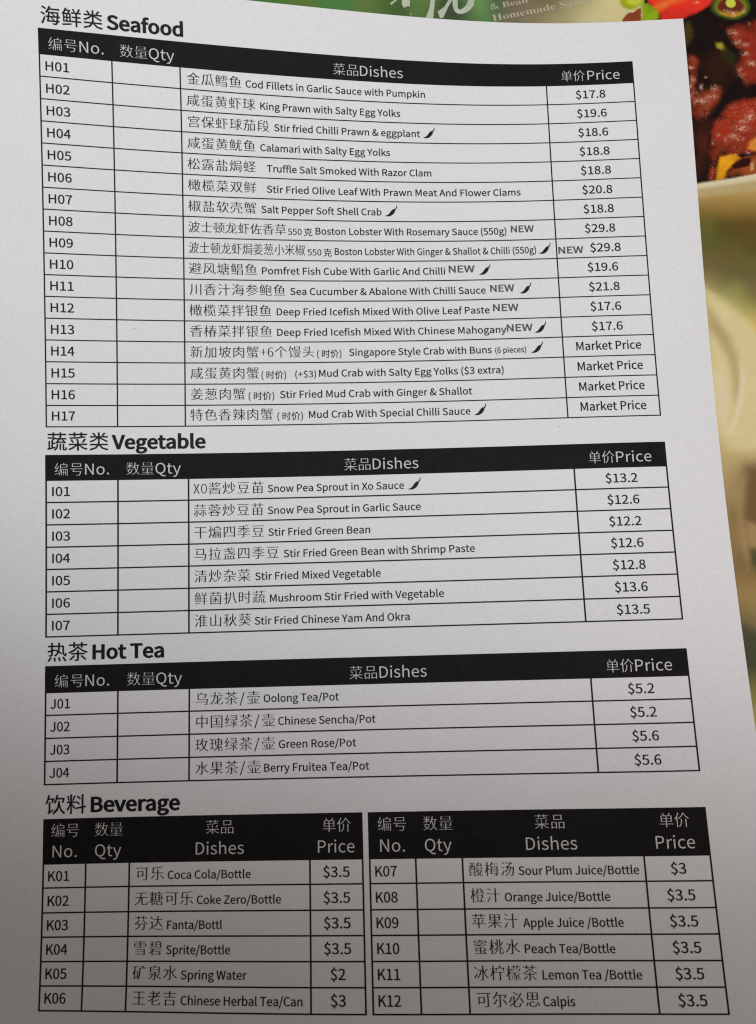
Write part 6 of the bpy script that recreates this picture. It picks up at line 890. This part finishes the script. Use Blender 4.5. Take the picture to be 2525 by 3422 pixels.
CAP = max(p[:, 1].max() for p in TYPE['H'][1])
SERIF_CAP = max(p[:, 1].max() for p in TYPE['serif H'][1])
STYLE = {  # weight across x, weight across y (in em), material key
    'ink': (0.014, 0.009, 'ink'), 'bold': (0.040, 0.028, 'ink'), 'hei': (0.010, 0.004, 'ink'),
    'song': (0.002, -0.016, 'ink'), 'wsong': (-0.010, -0.019, 'white'), 'white': (-0.004, -0.002, 'white'),
    'grey': (0.026, 0.020, 'grey'), 'note': (0.012, -0.002, 'ink'), 'serif': (-0.006, 0.0, 'print')}
glyphs = {}


def glyph(ch, style):
    key = (ch, style)
    if key not in glyphs:
        wx, wy, _ = STYLE[style]
        lp = TYPE[ch][1]
        glyphs[key] = fill(weight(lp, wx, wy)) if lp else ([], [])
    return glyphs[key]


def words(s, style, pre=''):
    """a line of type set with the characters' own advances"""
    V, F, x = [], [], 0.0
    for ch in s:
        gv, gf = glyph(pre + ch, style)
        b = len(V)
        V += [(x + q[0], q[1]) for q in gv]
        F += [tuple(b + k for k in t) for t in gf]
        x += TYPE[pre + ch][0]
    return V, F


def text_uv(kind, s, u0, w, v, size, style):
    """vertices (u, v) in sheet centimetres and triangles of one piece of lettering"""
    V, F = [], []
    if kind == 'L':
        gv, gf = words(s, style)
        g = np.array(gv)
        x0, x1 = g[:, 0].min(), g[:, 0].max()
        uu = u0 + (g[:, 0] - x0) / (x1 - x0) * (w - u0)
        vv = v - g[:, 1] / CAP * size
        return list(zip(uu, vv)), gf
    x = u0
    narrow = w / size if w < size * 0.97 else 1.0
    for ch in s:
        half = ch in '/+0123456789XO()'
        gv, gf = glyph(ch, style)
        if gv:
            g = np.array(gv)
            if half:
                g0 = g[:, 0].min()
                wd = g[:, 0].max() - g0
                g[:, 0] = (g[:, 0] - g0) * min(1, 0.44 / wd) + 0.04
            base = len(V)
            V += list(zip(x + g[:, 0] * size * narrow, v - g[:, 1] * size))
            F += [tuple(base + k for k in t) for t in gf]
        x += w * (0.52 if half else 1)
    return V, F


LETTERS = [text_uv(*t[1:]) for t in TEXT]
menu_words = [words(t[0], 'serif', 'serif ') for t in MENU_TEXT]

# ------------------------------------------------------------------ materials
M = {}
M['paper'] = material('white_paper', (0.80, 0.79, 0.80), 0.85, 0.2)
mottle(M['paper'], (2600, 900, 25), (0.060, 0.030, 0.015), (0.798, 0.787, 0.798), 0.25)
M['ink'] = material('black_toner', (0.010, 0.009, 0.0085), 0.6, 0.15)
M['band'] = material('black_toner_field', (0.022, 0.019, 0.017), 0.7, 0.12)
mottle(M['band'], (3000, 500, 90), (0.35, 0.2, 0.2), (0.0105, 0.009, 0.008), 0.15)
M['white'] = material('bare_paper_lettering', (0.66, 0.65, 0.65), 0.85, 0.2)
M['grey'] = material('grey_toner', (0.10, 0.10, 0.104), 0.6, 0.2)

# ------------------------------------------------------------------ table below
bx = material('dark_table', (0.06, 0.04, 0.03), 0.5, 0.3)
mottle(bx, (60, 400), (0.3, 0.15), (0.06, 0.04, 0.03))
zt = -0.0052
tb = link('table_top', [(-0.6, -0.6, zt), (0.6, -0.6, zt), (0.6, 0.6, zt), (-0.6, 0.6, zt),
                        (-0.6, -0.6, zt - 0.03), (0.6, -0.6, zt - 0.03), (0.6, 0.6, zt - 0.03), (-0.6, 0.6, zt - 0.03)],
          [(0, 1, 2, 3), (7, 6, 5, 4), (0, 4, 5, 1), (1, 5, 6, 2), (2, 6, 7, 3), (3, 7, 4, 0)], bx, None, False)
tb['kind'] = 'structure'

# ------------------------------------------------------------------ price sheet
sheet = root('menu_sheet', 'white printed price sheet with black ruled tables, curled, lying on the glossy food menu', 'menu sheet')
U, V, f, nu, nv = grid(-0.3, 21.0, 0.0, 29.7, 0.2)
top = on_sheet(U, V)
bot = on_sheet(U + np.where(U > 20.99, 0.006, 0), V, -0.013)
n = len(U)
faces = list(f) + [tuple(n + k for k in q[::-1]) for q in f]
verts = list(map(tuple, top)) + list(map(tuple, bot))
smooth_count = len(faces)


def cut_edge(idx):
    """the cut edge of the sheet, a narrow wall between its two faces with a slightly furred upper arris"""
    b0 = len(verts)
    for k in idx:
        verts.append(tuple(top[k]))
        verts.append(tuple(bot[k]))
    for k in range(len(idx) - 1):
        a = b0 + 2 * k
        faces.append((a, a + 1, a + 3, a + 2))


cut_edge([i for i in range(nu + 1)][::-1])
cut_edge([j * (nu + 1) for j in range(nv + 1)])
cut_edge([nv * (nu + 1) + i for i in range(nu + 1)])
cut_edge([j * (nu + 1) + nu for j in range(nv + 1)][::-1])
paper = link('paper', verts, faces, M['paper'], sheet, False)
paper.data.polygons.foreach_set('use_smooth', [i < smooth_count for i in range(len(faces))])

TABLES = {
    'seafood': dict(rows=['Sh'] + ['S%d' % i for i in range(18)], cols=['V0', 'V1', 'V2', 'V3', 'V4'], label='seafood price table'),
    'vegetable': dict(rows=['Mh'] + ['M%d' % i for i in range(8)], cols=['X0', 'X1', 'X2', 'X3', 'X4'], label='vegetable price table'),
    'tea': dict(rows=['Th'] + ['T%d' % i for i in range(5)], cols=['Y0', 'Y1', 'Y2', 'Y3', 'Y4'], label='hot tea price table'),
    'beverage_left': dict(rows=['Bh'] + ['B%d' % i for i in range(7)], cols=['W0', 'W1', 'W2', 'W3', 'W4'], label='left beverage price table'),
    'beverage_right': dict(rows=['Bh'] + ['B%d' % i for i in range(7)], cols=['W5', 'W6', 'W7', 'W8', 'W9'], label='right beverage price table')}


def strips(boxes, lift):
    Vv, Ff = [], []
    for u0, u1, v0, v1 in boxes:
        U, V, f, _, _ = grid(u0, u1, v0, v1, 0.2)
        b = len(Vv)
        Vv += list(map(tuple, on_sheet(U, V, lift)))
        Ff += [tuple(b + k for k in q) for q in f]
    return Vv, Ff


tables = {}
for key, t in TABLES.items():
    r = [ROWS[k] for k in t['rows']]
    c = [COLS[k] for k in t['cols']]
    hw, vw = (0.0165, 0.020) if key == 'seafood' else (0.0195, 0.0235)
    boxes = [(c[0] - vw, c[-1] + vw, y - hw, y + hw) for y in r[2:]]
    cuts = r[1:]
    for x in c:
        for a, b in zip(cuts, cuts[1:]):
            boxes.append((x - vw, x + vw, a + (0 if a == r[1] else hw), b - hw))
    vs, fs = strips(boxes, 0.004)
    g = link('ruled_table', vs, fs, M['ink'], sheet, label=t['label'] + ' ruled in thin black lines')
    vs, fs = strips([(c[0] - vw, c[-1] + vw, r[0], r[1])], 0.004)
    link('header_band', vs, fs, M['band'], g)
    tables[key] = g

# lettering: every code, dish name, price and heading is a part of its own
def letter_part(kind, s, style, size):
    if style in ('white', 'wsong'):
        return 'column_title'
    if style == 'grey':
        return 'new_mark'
    if kind == 'C':
        return 'chinese_dish_name'
    if size > 0.25:
        return 'item_code' if s[0] in 'HIJK' else 'item_price'
    return 'english_dish_name'


for (tab, kind, s, u0, w, v, size, style), (uv, Ff) in zip(TEXT, LETTERS):
    a = np.array(uv)
    pts = on_sheet(a[:, 0], a[:, 1], 0.009)
    if tab == 'heading':
        link('section_heading', pts, Ff, M['ink'], sheet)
    else:
        link(letter_part(kind, s, style, size), pts, Ff, M[STYLE[style][2]], tables[tab])

# chilli marks: a pointed pod with a stem, printed flat
pod = [(0.00, 0.03), (0.10, 0.00), (0.24, -0.01), (0.40, 0.06), (0.55, 0.18), (0.68, 0.34), (0.76, 0.50), (0.80, 0.62),
       (0.90, 0.74), (0.94, 0.86), (0.92, 0.98), (0.97, 1.00), (1.01, 0.86), (0.96, 0.72), (0.88, 0.58)]
pod_body = [(0.00, 0.03), (0.12, -0.02), (0.28, -0.03), (0.46, 0.02), (0.62, 0.14), (0.74, 0.28), (0.82, 0.44), (0.84, 0.60),
            (0.78, 0.68), (0.66, 0.66), (0.56, 0.56), (0.46, 0.42), (0.36, 0.26), (0.24, 0.13), (0.12, 0.06)]
pod_stem = [(0.72, 0.62), (0.84, 0.56), (0.93, 0.70), (0.985, 0.86), (0.99, 1.02), (0.93, 1.02), (0.92, 0.88), (0.86, 0.75), (0.78, 0.68)]
for tab, u0, u1, v in CHILLI:
    w = u1 - u0
    hgt = 0.33
    Vv, Ff = [], []
    for ring_, lf in ((pod_body, 0.0085), (pod_stem, 0.0105)):
        tr = tessellate_polygon([[Vector((a, b, 0)) for a, b in ring_]])
        b0 = len(Vv)
        a = np.array(ring_)
        Vv += list(map(tuple, on_sheet(u0 + a[:, 0] * w, v - a[:, 1] * hgt, lf)))
        for t in tr:
            p, q, r_ = (a[k] for k in t)
            ar = (q[0] - p[0]) * (r_[1] - p[1]) - (q[1] - p[1]) * (r_[0] - p[0])
            Ff.append(tuple(b0 + k for k in (t if ar > 0 else t[::-1])))
    link('chilli_mark', Vv, Ff, M['ink'], tables[tab])

# a few specks of stray toner
rng = np.random.default_rng(5)
Vv, Ff = [], []
for u, v, r in [(16.3, 13.0, .016), (15.9, 14.7, .010), (4.1, 9.9, .012), (4.6, 13.1, .010), (11.9, 24.0, .012), (11.5, 1.05, .010), (5.7, 20.0, .01), (1.7, 22.2, .012), (19.9, 9.2, .009), (13.4, 20.0, .009)]:
    b0 = len(Vv)
    a = np.linspace(0, 2 * math.pi, 7)[:-1]
    rr = r * rng.uniform(.6, 1.2, 6)
    Vv += list(map(tuple, on_sheet(u + np.cos(a) * rr, v - np.sin(a) * rr, 0.006)))
    Ff.append(tuple(b0 + k for k in range(6)))
sp = link('toner_speck', Vv, Ff, M['grey'], sheet)
sp['kind'] = 'stuff'

# ------------------------------------------------------------------ glossy menu under the sheet
ZP = -0.45
menu = root('food_menu', 'glossy printed menu with a picture of glazed meat and chillies, underneath the white sheet', 'menu')
M['stock'] = material('menu_card', (0.10, 0.16, 0.06), 0.35, 0.4)
mottle(M['stock'], (12, 60), (0.35, 0.15), (0.10, 0.16, 0.06))
x0, x1, y0, y1 = -15.0, 15.5, -19.0, 20.5
zz = (ZP - 0.004) * CM
zb = (ZP - 0.05) * CM
link('page', [(x0 * CM, y0 * CM, zz), (x1 * CM, y0 * CM, zz), (x1 * CM, y1 * CM, zz), (x0 * CM, y1 * CM, zz),
              (x0 * CM, y0 * CM, zb), (x1 * CM, y0 * CM, zb), (x1 * CM, y1 * CM, zb), (x0 * CM, y1 * CM, zb)],
     [(0, 1, 2, 3), (7, 6, 5, 4), (0, 4, 5, 1), (1, 5, 6, 2), (2, 6, 7, 3), (3, 7, 4, 0)], M['stock'], menu, False)


def vnoise(x, y, s, seed):
    r = np.random.default_rng(seed)
    G = r.random((128, 128))
    x = x / s + 500.3
    y = y / s + 500.7
    i, j = np.floor(x).astype(int), np.floor(y).astype(int)
    fx, fy = x - i, y - j
    fx = fx * fx * (3 - 2 * fx)
    fy = fy * fy * (3 - 2 * fy)
    g = lambda a, b: G[a % 128, b % 128]
    return (g(i, j) * (1 - fx) * (1 - fy) + g(i + 1, j) * fx * (1 - fy) + g(i, j + 1) * (1 - fx) * fy + g(i + 1, j + 1) * fx * fy)


def fbm(x, y, s, seed, o=3):
    t, a, k = 0, 0.5, 0
    for q in range(o):
        t = t + a * vnoise(x, y, s / 2 ** q, seed + q)
        k += a
        a *= 0.5
    return t / k


def sdf(px, py, poly):
    """signed distance, negative inside"""
    P = np.array(poly)
    d = np.full(px.shape, 1e9)
    ins = np.zeros(px.shape, bool)
    for (ax, ay), (bx_, by_) in zip(P, np.roll(P, -1, 0)):
        ex, ey = bx_ - ax, by_ - ay
        t = np.clip(((px - ax) * ex + (py - ay) * ey) / (ex * ex + ey * ey + 1e-12), 0, 1)
        d = np.minimum(d, (px - ax - t * ex) ** 2 + (py - ay - t * ey) ** 2)
        if ay != by_:
            c = ((ay > py) != (by_ > py)) & (px < (bx_ - ax) * (py - ay) / (by_ - ay) + ax)
            ins ^= c
    d = np.sqrt(d)
    return np.where(ins, -d, d)


def paint(px, py):
    """the printed food photograph of the menu, as colour over the page (centimetres)"""
    def blend(pts, sig):
        W = np.zeros(px.shape)
        C = np.zeros(px.shape + (3,))
        for x, y, r, g, b in pts:
            d2 = (px - x) ** 2 + (py - y) ** 2
            w = np.exp(-d2 / (2 * sig * sig)) + 1e-7 / (d2 + 0.05)
            W += w
            C += w[..., None] * lin((r, g, b))
        return C / W[..., None]
    wx_ = px + 0.10 * (fbm(px, py, 0.8, 3) - .5)
    side = np.clip((px - 7.2) / 0.6, 0, 1) * np.clip((13.5 - py) / 0.6, 0, 1)
    side = side[..., None]
    C = blend(BACKDROP_TOP, 0.30) * (1 - side) + blend(BACKDROP_SIDE, 0.26) * side
    C *= (0.95 + 0.10 * fbm(px, py, 1.2, 11))[..., None]
    for i, (nm, poly, col, soft, tex) in enumerate(SHAPES):
        P = np.array(poly)
        m = (px > P[:, 0].min() - .3) & (px < P[:, 0].max() + .3) & (py > P[:, 1].min() - .3) & (py < P[:, 1].max() + .3)
        if not m.any():
            continue
        x, y = px[m], py[m]
        wob = (0.05 if tex >= .3 else 0.015) * (fbm(x, y, 0.22, 40 + i) - .5) * 2
        d = sdf(x, y, poly) + wob
        a = np.clip(0.5 - d / (2 * soft), 0, 1)
        a = a * a * (3 - 2 * a)
        c = np.tile(lin(col), (len(x), 1))
        if tex:
            n1 = fbm(x, y, 0.35, 60 + i)
            c = c * (1 + tex * 1.5 * (n1 - .5))[:, None]
        if nm == 'tomato':
            s_ = np.clip(0.5 + (y - 15.85) / 0.9, 0, 1)[:, None]
            c = c * (0.62 + 0.5 * s_)
            c = c * np.clip(0.55 - d / 0.25, 0, 1)[:, None]
        if tex >= 1:
            edge = np.clip(-d / 0.28, 0, 1)
            wx = x + 0.12 * (fbm(x, y, 0.25, 130 + i) - .5)
            wy = y + 0.12 * (fbm(x, y, 0.25, 140 + i) - .5)
            big = fbm(wx, wy, 0.45, 90 + i, 3)
            fine = fbm(wx, wy * 1.5, 0.14, 80 + i, 3)
            t = np.clip(0.15 + 0.75 * edge ** .8 + 1.5 * (big - .5) + 0.5 * (fine - .5), 0, 1)[:, None]
            deep = lin((34, 11, 7))
            bright = lin(col) * 0.98
            c = deep * (1 - t) + bright * t
            warm = np.clip((fbm(wx, wy, 0.3, 150 + i, 2) - .55) / .2, 0, 1)[:, None] * 0.25 * edge[:, None]
            c = c * (1 - warm) + warm * lin((140, 70, 34))
            ridge = 1 - np.abs(2 * fbm(wx, wy * 1.3, 0.085, 160 + i, 2) - 1)
            sp_ = np.clip((ridge - 0.86) / 0.12, 0, 1) * np.clip((fbm(x, y, 0.38, 170 + i, 2) - 0.46) / 0.2, 0, 1) * np.clip(-d / 0.1, 0, 1)
            sp_ = 0.45 * sp_[:, None]
            c = c * (1 - sp_) + sp_ * lin((186, 128, 92))
        C[m] = C[m] * (1 - a[:, None]) + c * a[:, None]
    # slice of green chilli: ring, flesh, seeds
    (cx, cy), ra, rb_ = RING
    q = np.sqrt(((px - cx) / ra) ** 2 + ((py - cy) / rb_) ** 2) + 0.16 * (fbm(px, py, 0.3, 7) - .5)
    for lim, colr, sft in ((1.0, (56, 78, 22), .14), (0.82, (122, 112, 34), .16), (0.68, (96, 36, 24), .14)):
        a = np.clip((lim - q) / sft + .5, 0, 1)[..., None]
        C = C * (1 - a) + a * lin(colr)
    low = np.clip((.86 - q) / .1, 0, 1) * np.clip((cy - 0.14 - py) / .1, 0, 1)
    C = C * (1 - 0.8 * low[..., None]) + 0.8 * low[..., None] * lin((176, 128, 34))
    q2 = 0.35 * (fbm(px, py, 0.12, 9) - .5) + np.sqrt(((px - cx) / .155) ** 2 + ((py - cy - 0.13) / .165) ** 2)
    a = np.clip((1 - q2) / .2 + .5, 0, 1)[..., None]
    C = C * (1 - a) + a * lin((190, 192, 70))
    gn = 1 - np.abs(2 * fbm(px + .03 * py, py, 0.06, 21, 2) - 1)
    for gx, gy, r1, r2, k in GLINTS:
        g = np.exp(-(((px - gx) / (1.7 * r1)) ** 2 + ((py - gy) / (1.9 * r2)) ** 2)) * k * np.clip((gn - .62) / .3, 0, 1)
        g = np.clip(g, 0, .75)[..., None]
        C = C * (1 - g) + g * lin((214, 176, 150))
    return np.clip(C / 0.80, 0.002, 0.88)


def art_grid(xa, xb, ya, yb, step):
    nx, ny = int(math.ceil((xb - xa) / step)), int(math.ceil((yb - ya) / step))
    X, Y = np.meshgrid(np.linspace(xa, xb, nx + 1), np.linspace(ya, yb, ny + 1))
    idx = np.arange((nx + 1) * (ny + 1)).reshape(ny + 1, nx + 1)
    F = np.stack([idx[:-1, :-1], idx[:-1, 1:], idx[1:, 1:], idx[1:, :-1]], -1).reshape(-1, 4)
    return X, Y, F


pv, pf, pc = [], [], []
base = 0
# the margins of the picture in reach of the view are fine, the covered middle is coarse
for xa, xb, ya, yb, st in ((-6.0, 8.6, 14.2, 17.4, 0.035), (8.6, 14.2, 10.0, 17.4, 0.026), (8.6, 14.2, -9.0, 10.0, 0.05),
                           (-14.9, -6.0, 14.2, 20.4, 0.2), (-6.0, 14.2, 17.4, 20.4, 0.15), (-14.9, 8.6, -18.9, 14.2, 0.4), (8.6, 14.2, -18.9, -9.0, 0.2)):
    X, Y, F = art_grid(xa, xb, ya, yb, st)
    pv.append(np.stack([X.ravel() * CM, Y.ravel() * CM, np.full(X.size, ZP * CM)], 1))
    pc.append(paint(X, Y).reshape(-1, 3))
    pf.append(F + base)
    base += X.size
pv, pf, pc = np.vstack(pv), np.vstack(pf), np.vstack(pc)
me = bpy.data.meshes.new('printed_picture')
me.vertices.add(len(pv))
me.vertices.foreach_set('co', pv.ravel())
me.loops.add(pf.size)
me.loops.foreach_set('vertex_index', pf.ravel())
me.polygons.add(len(pf))
me.polygons.foreach_set('loop_start', np.arange(0, pf.size, 4))
me.update(calc_edges=True)
att = me.color_attributes.new('print', 'FLOAT_COLOR', 'POINT')
att.data.foreach_set('color', np.hstack([pc, np.ones((len(pc), 1))]).ravel())
M['gloss'] = material('glossy_print', (0.5, 0.5, 0.5), 0.32, 0.2)
nt = M['gloss'].node_tree
an = nt.nodes.new('ShaderNodeAttribute')
an.attribute_name = 'print'
tn = nt.nodes.new('ShaderNodeTexNoise')
tn.inputs['Scale'].default_value = 2600
tn.inputs['Detail'].default_value = 2
tcn = nt.nodes.new('ShaderNodeTexCoord')
nt.links.new(tcn.outputs['Object'], tn.inputs['Vector'])
mr = nt.nodes.new('ShaderNodeMapRange')
mr.inputs['From Min'].default_value = .25
mr.inputs['From Max'].default_value = .75
mr.inputs['To Min'].default_value = .93
mr.inputs['To Max'].default_value = 1.07
nt.links.new(tn.outputs['Fac'], mr.inputs['Value'])
vm = nt.nodes.new('ShaderNodeVectorMath')
vm.operation = 'SCALE'
nt.links.new(an.outputs['Color'], vm.inputs[0])
nt.links.new(mr.outputs['Result'], vm.inputs['Scale'])
nt.links.new(vm.outputs[0], nt.nodes['Principled BSDF'].inputs['Base Color'])
me.materials.append(M['gloss'])
pic = bpy.data.objects.new('printed_picture', me)
scene.collection.objects.link(pic)
pic.parent = menu

M['print_white'] = material('pale_print', tuple(lin((172, 178, 160)) / .8), 0.35, 0.35)
mottle(M['print_white'], (900, 200), (0.12, 0.10), tuple(float(q) for q in lin((172, 178, 160)) / .8))
M['print_grey'] = material('pale_grey_print', tuple(lin((168, 160, 138)) / .8), 0.35, 0.35)
for st in STROKES:
    tr = tessellate_polygon([[Vector((a, b, 0)) for a, b in st]])
    Ff = []
    for t in tr:
        p, q, r_ = (st[k] for k in t)
        ar = (q[0] - p[0]) * (r_[1] - p[1]) - (q[1] - p[1]) * (r_[0] - p[0])
        Ff.append(tuple(t if ar > 0 else t[::-1]))
    link('brush_stroke', [(a * CM, b * CM, (ZP + 0.005) * CM) for a, b in st], Ff, M['print_white'], menu)
for (s, pa, pb, cap), (gv, gf) in zip(MENU_TEXT, menu_words):
    g = np.array(gv)
    capn = SERIF_CAP
    ax = np.array(pb) - np.array(pa)
    ln = np.linalg.norm(ax)
    ax /= ln
    up = np.array([-ax[1], ax[0]])
    k = (g[:, 0] - g[:, 0].min()) / (g[:, 0].max() - g[:, 0].min()) * ln
    pts = np.array(pa) + k[:, None] * ax + (g[:, 1] / capn * cap)[:, None] * up
    link('caption', [(a * CM, b * CM, (ZP + 0.006) * CM) for a, b in pts], gf, M['print_grey'], menu)
